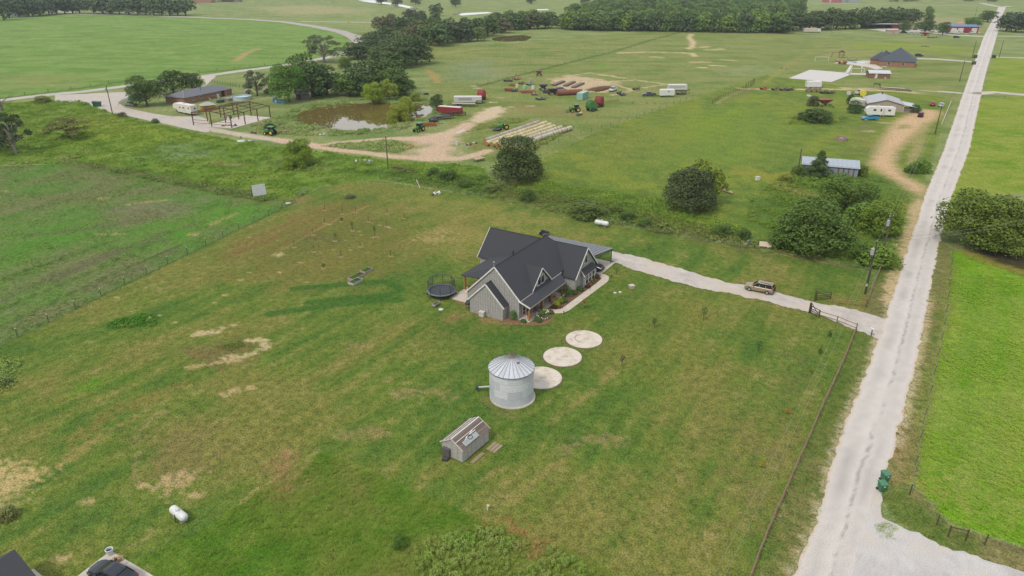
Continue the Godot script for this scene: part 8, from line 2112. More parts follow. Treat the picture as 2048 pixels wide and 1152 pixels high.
	var f4 := building("grey_barn", "far grey metal barn right of the pink building", Vector2(518.77, -1191.15), 0.0, 30.0, 14.0, 5.0, 7.0, "x", "a8b0b4", "b8c0c4")
	obj("door", Sh.new().box(Vector3(9.0, 1.8, 0.05), Vector3(5.0, 3.6, 0.1)), mc("8a9296", 0.7), f4)
	var f5 := building("tan_barn", "far reddish barn behind the top-left oak row", Vector2(-527.1, -1172.52), 0.0, 60.0, 16.0, 5.0, 8.0, "x", "b08a74", "b4968a")
	obj("door", Sh.new().box(Vector3(20.0, 2.0, 0.05), Vector3(6.0, 3.8, 0.1)), mc("7a6054", 0.7), f5)
	var f6 := building("white_barn", "small far white shed left of the reddish barn", Vector2(-546.64, -1154.46), 0.0, 22.0, 10.0, 4.0, 6.0, "x", "dcd8d0", "d8d0c8")
	obj("door", Sh.new().box(Vector3(9.0, 1.6, 0.05), Vector3(3.0, 3.0, 0.1)), mc("b8b0a8", 0.7), f6)
	vehicle("car", "eef0f2", Vector2(-118.43, -562.68), 1.97, "white car driving round the highway bend")
	for q in [[Vector2(-149.61, -684.62), "yellow road sign nearest the highway fork"], [Vector2(-125.15, -631.29), "yellow road sign in the middle of the highway bend"], [Vector2(-105.49, -558.33), "orange road sign at the end of the highway bend"]]:
		var t := thing("road_sign", q[1], "road sign", q[0])
		obj("post", Sh.new().cyl(Vector3.ZERO, Vector3(0, 2.6, 0), 0.08), mc("8a8a86", 0.6), t)
		obj("board", Sh.new().boxt(Transform3D(Basis(Vector3.BACK, PI / 4), Vector3(0, 2.6, 0.1)), Vector3(1.3, 1.3, 0.06)), mc("e8a63a", 0.5), t)

# ---------- trees ----------
func leaf_mat(hex: String) -> StandardMaterial3D:
	var key := "leaf|" + hex
	if mats.has(key): return mats[key]
	var m := StandardMaterial3D.new()
	m.resource_name = "leaves_" + hex
	m.albedo_color = base(hex, 1.12).linear_to_srgb()
	m.vertex_color_use_as_albedo = true
	m.roughness = 0.7
	m.metallic_specular = 0.3
	m.backlight_enabled = true
	m.backlight = Color(0.3, 0.34, 0.16)
	mats[key] = m
	return m

func leaf_cloud(seed_: int, lobes: Array, n: int, size: float, up_bias := 0.35) -> ArrayMesh:
	var r := RandomNumberGenerator.new()
	r.seed = seed_
	var V := PackedVector3Array()
	var N := PackedVector3Array()
	var C := PackedColorArray()
	var wts := []
	var sum := 0.0
	for l in lobes:
		var a: float = pow(l[1].x * l[1].y * l[1].z, 0.6667)
		sum += a
		wts.append(sum)
	var tone := []
	for l in lobes: tone.append(r.randf_range(0.86, 1.12))
	var made := 0
	var tries := 0
	while made < n and tries < n * 6:
		tries += 1
		var pick := r.randf() * sum
		var k := 0
		while wts[k] < pick: k += 1
		var c: Vector3 = lobes[k][0]
		var rad: Vector3 = lobes[k][1]
		var d := Vector3(r.randfn(), r.randfn(), r.randfn()).normalized()
		if d.y < -0.3 and r.randf() < 0.6: d.y = -d.y
		var q := r.randf()
		var ragged := 1.0 + 0.22 * sin(d.x * 7.0 + k) * sin(d.y * 6.0 + k * 2.0) * sin(d.z * 8.0)
		var p := c + d * rad * (lerpf(0.5, 1.0, sqrt(q)) * ragged + (r.randf_range(0.0, 0.35) if r.randf() < 0.1 else 0.0))
		var hid := false
		for j in lobes.size():
			if j == k: continue
			var e: Vector3 = (p - lobes[j][0]) / lobes[j][1]
			if e.length_squared() < 0.45:
				hid = true
				break
		if hid or p.y < 0.0: continue
		made += 1
		var nn := (d + Vector3(r.randfn(), r.randfn() + up_bias, r.randfn()) * 0.75).normalized()
		var t := nn.cross(Vector3(r.randfn(), r.randfn(), r.randfn())).normalized()
		var b := nn.cross(t)
		var s := size * r.randf_range(0.55, 1.25)
		var p0 := p - t * s * 0.6
		var p1 := p + b * s * 0.42 - nn * s * 0.1
		var p2 := p + t * s * 0.6
		var p3 := p - b * s * 0.42 - nn * s * 0.1
		var f: float = tone[k] * r.randf_range(0.72, 1.1)
		var col := Color(minf(f * r.randf_range(0.88, 1.1), 1.0), minf(f, 1.0), minf(f * r.randf_range(0.75, 1.05), 1.0))
		for tri3 in [[p0, p1, p2], [p0, p2, p3]]:
			var a: Vector3 = tri3[0]
			var bb: Vector3 = tri3[1]
			var cc: Vector3 = tri3[2]
			var gn := (cc - a).cross(bb - a)
			if gn.dot(nn) < 0:
				var sw := bb; bb = cc; cc = sw
				gn = -gn
			gn = gn.normalized()
			V.append(a); V.append(bb); V.append(cc)
			for z in 3:
				N.append(gn)
				C.append(col)
	var arr := []
	arr.resize(Mesh.ARRAY_MAX)
	arr[Mesh.ARRAY_VERTEX] = V
	arr[Mesh.ARRAY_NORMAL] = N
	arr[Mesh.ARRAY_COLOR] = C
	var m := ArrayMesh.new()
	m.add_surface_from_arrays(Mesh.PRIMITIVE_TRIANGLES, arr)
	return m

# a tree of height 1 and crown width 1: [crown mesh, wood mesh]
func tree_mesh(kind: String, variant: int, detail: int) -> Array:
	var key := "%s%d%d" % [kind, variant, detail]
	if meshes.has(key): return meshes[key]
	var r := RandomNumberGenerator.new()
	r.seed = hash(kind) + variant * 131
	var lobes := []
	var wood := Sh.new()
	var low := 0.3
	var nl := 13
	if kind == "oak":
		for k in nl:
			var a := TAU * k / nl * 2.4 + r.randf() * 0.6
			var h := lerpf(0.22, 0.82, float(k) / (nl - 1))
			var rr := 0.36 * sqrt(maxf(0.05, 1.0 - pow((h - 0.36) / 0.54, 2))) * r.randf_range(0.8, 1.1)
			var s := r.randf_range(0.15, 0.2)
			lobes.append([Vector3(cos(a) * rr, h, sin(a) * rr), Vector3(s * 1.1, s * 0.95, s * 1.1)])
		lobes.append([Vector3(0, 0.45, 0), Vector3(0.28, 0.3, 0.28)])
		low = 0.2
	elif kind == "tall":
		for k in 10:
			var a := r.randf() * TAU
			var h := lerpf(0.3, 0.86, k / 9.0)
			var rr := r.randf_range(0.1, 0.3)
			lobes.append([Vector3(cos(a) * rr, h, sin(a) * rr), Vector3(0.17, 0.12, 0.17) * r.randf_range(0.8, 1.25)])
	elif kind == "bush":
		for e in [[6, 0.2, 0.31, 0.19], [6, 0.42, 0.27, 0.19], [4, 0.66, 0.17, 0.18], [1, 0.82, 0.02, 0.15]]:
			for k in e[0]:
				var a: float = TAU * k / e[0] + e[1] * 9.0 + r.randf_range(-0.4, 0.4)
				var rr: float = e[2] * r.randf_range(0.8, 1.1)
				var s: float = e[3] * r.randf_range(0.8, 1.12)
				lobes.append([Vector3(cos(a) * rr, e[1] + r.randf_range(-0.06, 0.08), sin(a) * rr), Vector3(s, s * 1.05, s)])
		low = 0.05
	elif kind == "cedar":
		for k in 14:
			var h := lerpf(0.1, 0.93, k / 13.0)
			var a := k * 2.4
			var rr := 0.34 * (1.0 - h) * r.randf_range(0.6, 1.1)
			var s := lerpf(0.22, 0.08, h)
			lobes.append([Vector3(cos(a) * rr, h, sin(a) * rr), Vector3(s, 0.11, s)])
		low = 0.05
	elif kind == "sparse":
		for k in 20:
			var a := k * 2.4 + r.randf()
			var h := lerpf(0.32, 0.92, k / 19.0)
			var rr := 0.42 * sqrt(maxf(0.06, 1.0 - pow((h - 0.5) / 0.46, 2))) * r.randf_range(0.55, 1.0)
			lobes.append([Vector3(cos(a) * rr, h, sin(a) * rr), Vector3(0.11, 0.075, 0.11) * r.randf_range(0.7, 1.2)])
		low = 0.22
	elif kind == "dead":
		for k in 9:
			var a := TAU * k / 9 * 2.4 + r.randf()
			lobes.append([Vector3(cos(a) * 0.4, r.randf_range(0.5, 1.0), sin(a) * 0.4), Vector3(0.05, 0.05, 0.05)])
	# wood
	wood.cyl(Vector3.ZERO, Vector3(0.01, low, 0), 0.035, 0.026, 8)
	wood.cyl(Vector3(0.01, low, 0), Vector3(0, 0.6, 0.01), 0.026, 0.012, 7)
	for l in lobes:
		var c: Vector3 = l[0]
		var s := Vector3(0, clampf(c.y * 0.55, low * 0.7, 0.55), 0)
		var mid := s.lerp(c, 0.5) + Vector3(0, 0.04, 0)
		wood.cyl(s, mid, 0.014, 0.009, 6, false)
		wood.cyl(mid, c, 0.009, 0.003, 6, false)
		if kind == "sparse" or kind == "dead":
			for q in 4: wood.cyl(mid.lerp(c, 0.3 * q), c + Vector3(r.randfn(), r.randfn() * 0.6, r.randfn()) * 0.1, 0.004, 0.0015, 5, false)
	var n: int = [800, 2600, 9000][detail]
	var size: float = [0.09, 0.052, 0.03][detail]
	if kind == "sparse": n = int(n * 0.55)
	if kind == "tall": n = int(n * 0.8)
	var crown = null if kind == "dead" else leaf_cloud(hash(kind) + variant * 7 + detail, lobes, n, size)
	meshes[key] = [crown, wood.mesh()]
	return meshes[key]

var tree_count := 0
func tree(kind: String, label: String, at: Vector2, h: float, w: float, hex: String, group := "", detail := 1, called := "", y := 0.0, trunk := "6a5e50") -> Node3D:
	tree_count += 1
	if called == "": called = {"oak": "oak_tree", "tall": "slender_tree", "bush": "leafy_bush", "cedar": "cedar_tree", "sparse": "open_tree", "dead": "bare_tree"}[kind]
	var t := thing(called, label, "bush" if called.ends_with("bush") or called.ends_with("shrub") else "tree", at, rng.randf() * TAU, group, y)
	var m := tree_mesh(kind, tree_count % 3, detail)
	t.scale = Vector3(w, h, w)
	if m[0] != null: obj("crown", m[0], leaf_mat(hex), t)
	obj("trunk", m[1], mc(trunk, 0.9, 0.0, ""), t)
	return t

func build_trees() -> void:
	var oak := "6a7c48"
	# single trees of the middle distance
	tree("bush", "large dark oak standing before the hay bales", Vector2(1.44, -163.55), 11.6, 14.4, "5c6c3e", "", 2, "oak_tree")
	tree("bush", "dark round oak in the rough pasture strip", Vector2(37.22, -141.22), 10.0, 12.4, "5c6a44", "", 2, "oak_tree")
	tree("oak", "yellow-green tree touching the back of the dark round oak", Vector2(41.53, -145.39), 9.6, 8.0, "7f9038", "", 1)
	tree("bush", "big dense tree at the corner of the driveway thicket", Vector2(53.67, -118.03), 10.2, 14.5, "66803a", "", 2, "thicket_tree")
	tree("bush", "olive tree left of the big thicket tree, lower and wider", Vector2(50.51, -118.78), 5.5, 8.0, "66823c", "", 1, "thicket_tree")
	tree("oak", "broad green tree right of the silver barn cedar", Vector2(69.43, -139.88), 8.0, 12.0, "6c8838", "", 2)
	tree("bush", "yellow-green bushy tree above the transformer pole", Vector2(70.25, -126.46), 7.0, 9.5, "7f9a36", "", 2, "thicket_tree")
	tree("bush", "low yellow-green bush between the two transformer poles", Vector2(63.07, -111.4), 3.6, 8.0, "7a9838", "", 1, "roadside_bush")
	tree("bush", "tall bush hiding the second transformer pole's foot", Vector2(60.89, -113.23), 3.4, 6.0, "668438", "", 1, "roadside_bush")
	tree("bush", "mid green bush filling the middle of the driveway thicket", Vector2(59.46, -121.07), 5.5, 8.5, "6c8a3c", "", 1, "thicket_bush")
	tree("bush", "light green bush between thicket trees and barn weeds", Vector2(69.26, -131.67), 5.0, 8.0, "769440", "", 1, "thicket_bush")
	tree("cedar", "dark cedar growing in front of the silver barn", Vector2(75.2, -168.04), 6.2, 7.4, "5f7a40", "", 2)
	tree("bush", "shrub growing at the right end of the silver barn", Vector2(85.28, -168.04), 3.0, 5.0, "74883c", "", 1, "barn_shrub")
	tree("bush", "shrub at the left corner of the silver barn", Vector2(70.53, -168.04), 3.0, 4.5, "668038", "", 1, "barn_shrub")
	tree("oak", "bright green tree leaning over the road from the hay field", Vector2(85.19, -121.33), 10.6, 14.5, "768a36", "", 2, "roadside_tree")
	tree("oak", "yellow-green tree nearest the ploughed strip across the road", Vector2(87.28, -118.03), 7.0, 10.5, "7c9038", "", 2, "roadside_tree")
	tree("oak", "bright green tree cut by the frame's edge across the road", Vector2(93.72, -119.28), 8.5, 12.0, "74883a", "", 2, "roadside_tree")
	tree("bush", "olive green willow bush beside the dirt track fork", Vector2(-55.33, -179.75), 7.2, 9.4, "86a034", "", 2, "willow_bush")
	tree("bush", "lower bright willow bush at the foot of the olive willow", Vector2(-55.46, -174.7), 3.8, 6.8, "8ca63a", "", 2, "willow_bush")
	tree("sparse", "tall dark oak with pale trunk standing alone at the left edge", Vector2(-136.51, -190.68), 11.0, 11.5, "52643c", "", 2, "lone_oak", 0.0, "a09890")
	tree("oak", "dark oak half cut by the left frame edge", Vector2(-144.37, -194.19), 8.0, 9.5, "52643c", "", 1, "lone_oak")
	tree("sparse", "low spreading mesquite tree with thin foliage in the weedy field", Vector2(-133.41, -210.88), 6.0, 15.0, "8a8e50", "", 2, "mesquite_tree", 0.0, "6a5e54")
	tree("dead", "bare dead tree at the left frame edge by the road", Vector2(-183.13, -255.41), 6.0, 13.0, "6a6050", "", 1, "", 0.0, "7a7068")
	tree("oak", "dark oak between grey pickup and ranch house", Vector2(-135.84, -265.6), 11.2, 13.0, "5d7838", "", 2)
	tree("oak", "taller oak behind the ranch house roof", Vector2(-139.54, -295.99), 9.5, 11.5, "58703a", "", 1)
	tree("oak", "oak joined to the right of the ranch house oaks", Vector2(-133.34, -299.92), 8.0, 9.8, "58703a", "", 1)
	tree("sparse", "hazy grey-green tree left of the bright pond tree", Vector2(-102.4, -288.42), 10.0, 11.0, "7a8268", "", 2, "grey_tree")
	tree("oak", "bright green tall tree at the left end of the pond trees", Vector2(-85.96, -275.44), 14.4, 15.5, "68903a", "", 2)
	tree("oak", "dark oak behind the lean-to shed", Vector2(-79.64, -285.97), 14.2, 16.5, "5e7842", "", 1)
	tree("oak", "tall oak between bright tree and county road", Vector2(-90.06, -315.19), 14.0, 15.5, "688240", "", 1)
	tree("oak", "dark oak right of the sheds behind the pond", Vector2(-74.83, -290.9), 11.5, 14.5, "566c42", "", 1)
	tree("sparse", "tall thin-crowned tree beside the county road", Vector2(-103.18, -401), 14.5, 24.0, "84946a", "", 2, "elm_tree", 0.0, "a8a098")
	tree("oak", "small tree in the clearing behind the pond trees", Vector2(-83.65, -365.33), 7.0, 8.0, "6c8640", "", 1)
	for q in [[-65.2, -288.4, 8.4, 13.5, "6a8a40", "light green oak at the left of the clump behind the pond"], [-61.2, -290.9, 10.4, 16, "5a7044", "dark oak second from the left behind the pond"], [-57.8, -299.9, 13.4, 20, "586e44", "tallest dark oak at the back of the pond clump"], [-51.6, -299.9, 13.0, 18, "5e7640", "tall green oak right of the tallest pond oak"], [-47.1, -288.4, 11.4, 14, "64803e", "mid green oak behind the pond willows"], [-57.1, -288.4, 8.8, 12, "5c7442", "low dark oak in the front of the pond clump"], [-43.2, -290.9, 7.2, 10, "66823c", "lowest oak at the right end of the pond clump"]]:
		tree("oak", q[5], Vector2(q[0], q[1]), q[2], q[3], q[4], "oaks behind the pond", 1)
	tree("oak", "yellow-green willow on the pond's far bank", Vector2(-52.58, -269.89), 8.2, 8.0, "9ab43a", "", 2, "willow_tree")
	tree("oak", "pale yellow slender willow right of the bank willow", Vector2(-47.77, -278.87), 8.0, 7.0, "9eae48", "", 1, "willow_tree")
	tree("bush", "bright yellow-green willow growing out of the pond", Vector2(-38.04, -237.91), 6.8, 9.5, "a0ac3c", "", 2, "willow_tree", -0.8)
	tree("bush", "upright willow behind the willow in the pond", Vector2(-36.92, -246.83), 7.8, 7.0, "a2b03e", "", 2, "willow_tree", -0.6)
	tree("sparse", "sparse half-drowned shrub at the pond's far end", Vector2(-34.26, -253.45), 3.2, 6.0, "90905a", "", 1, "drowned_shrub", -0.4)
	tree("bush", "low bright bush on the pond's far bank", Vector2(-37.39, -275.44), 3.6, 5.5, "96aa40", "", 1, "bank_bush")
	tree("oak", "small dark tree left of the red grain trailer", Vector2(-26.96, -255.41), 6.2, 5.4, "587040", "", 1, "small_tree")
	for q in [[-88.6, -420.2, 12, 17], [-84.4, -433.1, 13, 17], [-75.3, -417.7, 15, 18], [-87.5, -461.2, 13, 17], [-67.2, -394.2, 17, 19], [-58.6, -381.3, 18, 20], [-69.3, -438.4, 17, 19], [-59.6, -417.7, 19, 18], [-51.6, -394.2, 19, 17], [-87.6, -479.9, 14, 17], [-65.1, -373.2, 16, 17]]:
		tree("oak", ["deep green", "dark olive", "mid green"][absi(int(q[0])) % 3] + " oak in the grove above the pond oaks", Vector2(q[0], q[1]), q[2] * 0.75, q[3] * 1.15, ["566a44", "5c7046", "6a7e4c"][absi(int(q[0])) % 3], "oaks in the grove above the pond", 1)
	# belt of trees climbing to the woodland
	for q in [[-110.1, -620.5, 16], [-102.2, -610.1, 17], [-97.1, -631.3, 15], [-109.6, -678.3, 16], [-88.4, -600.0, 17], [-85.7, -631.3, 15], [-71.7, -571.6, 18], [-61.4, -521.9, 18], [-68.5, -521.9, 16], [-54.9, -500.0, 20], [-48.1, -493.2, 20], [-44.6, -514.4, 20], [-55.4, -562.7, 18], [-43.2, -537.5, 20], [-36.7, -521.9, 19], [-33.3, -554.0, 18], [-28.4, -554.0, 19], [-25.4, -590.2, 18], [-18.9, -571.6, 20], [-16.3, -620.5, 18], [-10.4, -642.4, 18], [-7.7, -600.0, 18], [-2.6, -642.4, 17], [2.5, -631.3, 19], [9.1, -642.4, 18], [15.5, -642.4, 20], [22.0, -642.4, 20], [29.0, -654.0, 20], [-50.1, -600.0, 16], [-68.4, -620.5, 15], [-39.2, -620.5, 16], [-77.0, -537.5, 14], [-96.4, -562.7, 12], [8.7, -718.2, 16], [-2.0, -732.5, 15], [-16.0, -704.4, 15], [20.1, -732.5, 16], [35.2, -691.1, 18], [-81.4, -678.3, 14], [-100.0, -732.5, 17], [-91.0, -747.4, 15], [-75.5, -732.5, 14]]:
		tree("bush" if absi(int(q[0])) % 2 else "oak", ["bluish dark", "mid green", "olive", "bright green", "grey-green", "brownish"][absi(int(q[0] * 7 + q[1])) % 6] + " tree in the belt between grove and woodland", Vector2(q[0], q[1]), q[2] * 0.72, q[2] * 1.02, ["56704a", "5f7a48", "647648", "6a8a3e", "58684c", "7a7a58"][absi(int(q[0] * 7 + q[1])) % 6], "trees in the belt below the far ponds", 0, "belt_tree")
	tree("oak", "pale round tree alone before the belt of trees", Vector2(-24.71, -529.59), 10.0, 14.0, "84985e", "", 1, "pale_tree")
	tree("oak", "single oak at the left end of the woodland edge", Vector2(43.95, -648.15), 10.5, 15.0, "5c7048", "", 1, "edge_oak")
	# front of the woodland: individuals; behind it one mass
	var r := RandomNumberGenerator.new()
	r.seed = 77
	var wa := Vector2(49.21, -631.29)
	var wb := Vector2(218.49, -600.01)
	for k in 30:
		for row in 3:
			var tn := r.randi() % 5
			var p := wa.lerp(wb, (k + 0.5 * (row % 2)) / 29.0) + Vector2(r.randf_range(-2, 2), row * -15.0 + r.randf_range(-4, 4))
			tree("bush" if tn % 2 else "oak", ["foremost", "second-row", "third-row"][row] + [" dark olive", " mid green", " bright yellow-green", " deep shaded", " soft green"][tn] + " tree of the woodland edge", p, r.randf_range(12.0, 16.0), r.randf_range(14, 20), ["647c4c", "70904e", "84a04a", "5e7450", "7a9056"][tn], "trees along the woodland edge", 0, "woodland_tree")
	var far := points_in(r, [43.7, -678.3, 241.9, -654, 384.1, -986.7, 291.9, -1172.5, 121.7, -1041.9, 43, -747.4], 620, 11.0, 16.0)
	tree_mass("woodland", "dense green woodland stretching behind its front rows of trees", far)
	# row of oaks over the shelter
	for q in [[234.1, -620.5], [248.5, -642.4], [252.0, -631.3], [265.8, -642.4], [267.7, -631.3], [282.0, -648.2], [287.4, -642.4], [296.4, -648.2], [303.8, -648.2], [316.2, -659.9], [325.2, -665.9], [332.4, -665.9], [341.6, -672.0], [351.1, -678.3], [364.0, -691.1], [279.7, -691.1], [299.6, -697.7], [318.9, -704.4], [338.6, -711.2], [358.6, -718.2], [376.6, -725.3], [381.9, -711.2], [250.1, -678.3], [216.5, -600.0], [215.1, -610.1]]:
		tree("oak", ["deep green", "dark olive", "greyish green"][absi(int(q[0])) % 3] + " oak in the row above the roadside yard", Vector2(q[0], q[1]), 12.5 + absf(fmod(q[0], 3.0)), 18.0 + absf(fmod(q[0], 5.0)), ["54663e", "5a6c44", "5f7444"][absi(int(q[0])) % 3], "oaks above the roadside yard", 0)
	tree("tall", "tall light green tree in the roadside yard", Vector2(348.75, -625.86), 19.0, 13.0, "7c9458", "", 1)
	tree("oak", "round dark tree at the foot of the tall yard tree", Vector2(333.19, -600.01), 10.5, 15.0, "5a6e46", "", 1, "yard_tree")
	tree("oak", "small green tree in the middle of the roadside yard", Vector2(315.83, -600.01), 10.0, 11.0, "66804a", "", 1, "yard_tree")
	tree("oak", "small green tree left of the red building", Vector2(336.96, -580.77), 10.0, 11.0, "5f7a46", "", 1, "yard_tree")
	tree("oak", "round green tree left of the road crest", Vector2(411.44, -665.9), 8.5, 17.0, "6a8a42", "", 1, "crest_tree")
	tree("oak", "dark tree right behind the round crest tree", Vector2(466.06, -732.53), 11.0, 18.0, "5c7444", "", 1, "crest_tree")
	for q in [[412.2, -620.5, 18, 20], [412.9, -610.1, 20, 22], [417.7, -605.0, 20, 22], [441.9, -659.9, 18, 20], [463.0, -678.3, 18, 22]]:
		tree("oak", "dark oak in the grove right of the road crest", Vector2(q[0], q[1]), q[2] * 0.72, q[3], "56684a", "oaks right of the road crest", 0)
	# top left rows
	for q in [[-518.0, -763.0], [-593.2, -892.0], [-535.1, -813.5], [-533.3, -822.5], [-525.6, -822.5], [-528.3, -841.3], [-531.1, -860.9], [-527.9, -871.0], [-524.7, -881.3], [-515.3, -881.3], [-507.1, -881.3], [-694.1, -1041.9], [-631.8, -986.7], [-621.7, -1013.5], [-602.9, -1027.5]]:
		tree("oak", "dark oak in the row left of the highway gap", Vector2(q[0], q[1]), 17.0 + absf(fmod(q[0], 3.0)), 25.0, ["54684a", "5a704c"][int(q[0]) % 2], "oaks left of the highway gap", 0)
	for q in [[-490.6, -881.3], [-475.1, -871.0], [-465.3, -871.0], [-449.7, -860.9], [-439.3, -860.9], [-424.2, -851.0], [-415.1, -851.0], [-401.5, -841.3], [-392.6, -841.3], [-383.6, -841.3], [-374.6, -841.3], [-365.7, -841.3], [-585.7, -1071.8], [-577.0, -1103.4], [-567.9, -1136.9], [-591.9, -1210.4], [-511.7, -1191.1], [-495.9, -1191.1], [-483.4, -1230.2], [-466.5, -1250.7]]:
		tree("oak", ["deep green", "dark olive", "pale olive"][absi(int(q[0])) % 3] + " oak in the row along the highway", Vector2(q[0], q[1]), 16.5 + absf(fmod(q[0], 3.0)), 23.0 + absf(fmod(q[0], 7.0)), ["54684a", "5a704c", "6c8258"][absi(int(q[0])) % 3], "oaks along the highway", 0)
	for q in [[-193.7, -1119.9, "single oak left of the far stream"], [-158.3, -1041.9, "single oak over the far stream"], [-141.1, -1103.4, "single oak right of the far stream"], [-78.1, -1041.9, "single dark oak left of the white far pond"], [29.4, -1136.9, "single oak on the far hill at the top"], [110.0, -1136.9, "oak at the top edge above the woodland"], [-84.3, -831.8, "open tree beside the white far pond"]]:
		tree("oak", q[2], Vector2(q[0], q[1]), 13.0, 17.0, "5a6e4c", "", 0, "far_oak")
	var fm := points_in(r, [596, -1191.1, 774.2, -1250.7, 782.9, -1154.5, 990.5, -1172.5, 1262.1, -1499.7, 747.8, -1499.7], 90, 14.0, 18.0)
	tree_mass("distant_wood", "distant wood along the horizon above the road junction", fm)
	var fm2 := points_in(r, [-111.7, -1364.1, 699.1, -1364.1, 869.7, -1702.1, -139, -1702.1], 80, 13.0, 17.0)
	tree_mass("horizon_wood", "distant wood at the upper edge beyond the fields", fm2)

func points_in(r: RandomNumberGenerator, flat: Array, n: int, lo: float, hi: float) -> Array:
	var p := poly2(flat)
	var b := Rect2(p[0], Vector2.ZERO)
	for q in p: b = b.expand(q)
	var out := []
	var tries := 0
	while out.size() < n and tries < n * 20:
		tries += 1
		var q := b.position + Vector2(r.randf(), r.randf()) * b.size
		if Geometry2D.is_point_in_polygon(q, p): out.append([q, r.randf_range(lo, hi), r.randf_range(lo, hi) * 1.1])
	return out

func tree_mass(called: String, label: String, list: Array) -> void:
	var mm := MultiMesh.new()
	mm.transform_format = MultiMesh.TRANSFORM_3D
	mm.use_colors = true
	mm.mesh = tree_mesh("bush", 1, 0)[0]
	mm.instance_count = list.size()
	for k in list.size():
		var e: Array = list[k]
		mm.set_instance_transform(k, Transform3D(Basis(Vector3.UP, k * 2.4).scaled(Vector3(e[2], e[1], e[2])), Vector3(e[0].x, -0.2, e[0].y)))
		var f := 0.72 + 0.28 * sin(k * 12.9)
		mm.set_instance_color(k, Color(f * (0.9 + 0.1 * sin(k * 5.3)), f, f * 0.85))
	var o := MultiMeshInstance3D.new()
	o.name = called
	o.multimesh = mm
	o.material_override = leaf_mat("86a05e")
	add_child(o)
	tag(o, label, "wood")
	o.set_meta("kind", "stuff")

# ---------- small plants ----------
func sapling(label: String, at: Vector2, h: float, hex: String, bare := false) -> void:
	var t := thing("fruit_sapling", label, "sapling", at, rng.randf() * TAU, "young fruit trees in the orchard")
	obj("stem", Sh.new().cyl(Vector3.ZERO, Vector3(0.02, h * 0.8, 0), 0.045, 0.025, 6), mc("5a4636", 0.9, 0.0, ""), t)
	if not bare:
		obj("leaves", leaf_cloud(int(at.x * 10) + 900, [[Vector3(0, h * 0.68, 0), Vector3(0.32, h * 0.34, 0.32)]], 150, 0.16), leaf_mat(hex), t)
	else:
		obj("twigs", Sh.new().bar(Vector3(0, h * 0.5, 0), Vector3(0.25, h * 0.9, 0.1), 0.03, 0.03).bar(Vector3(0, h * 0.55, 0), Vector3(-0.2, h, -0.1), 0.03, 0.03), mc("5a4636", 0.9, 0.0, ""), t)
	obj("mulch_ring", Sh.new().lathe([0.45, 0.01, 0.35, 0.05, 0.0, 0.04], Vector3.ZERO, 12), mc("a8966a", 0.95, 0.0, "straw"), t)

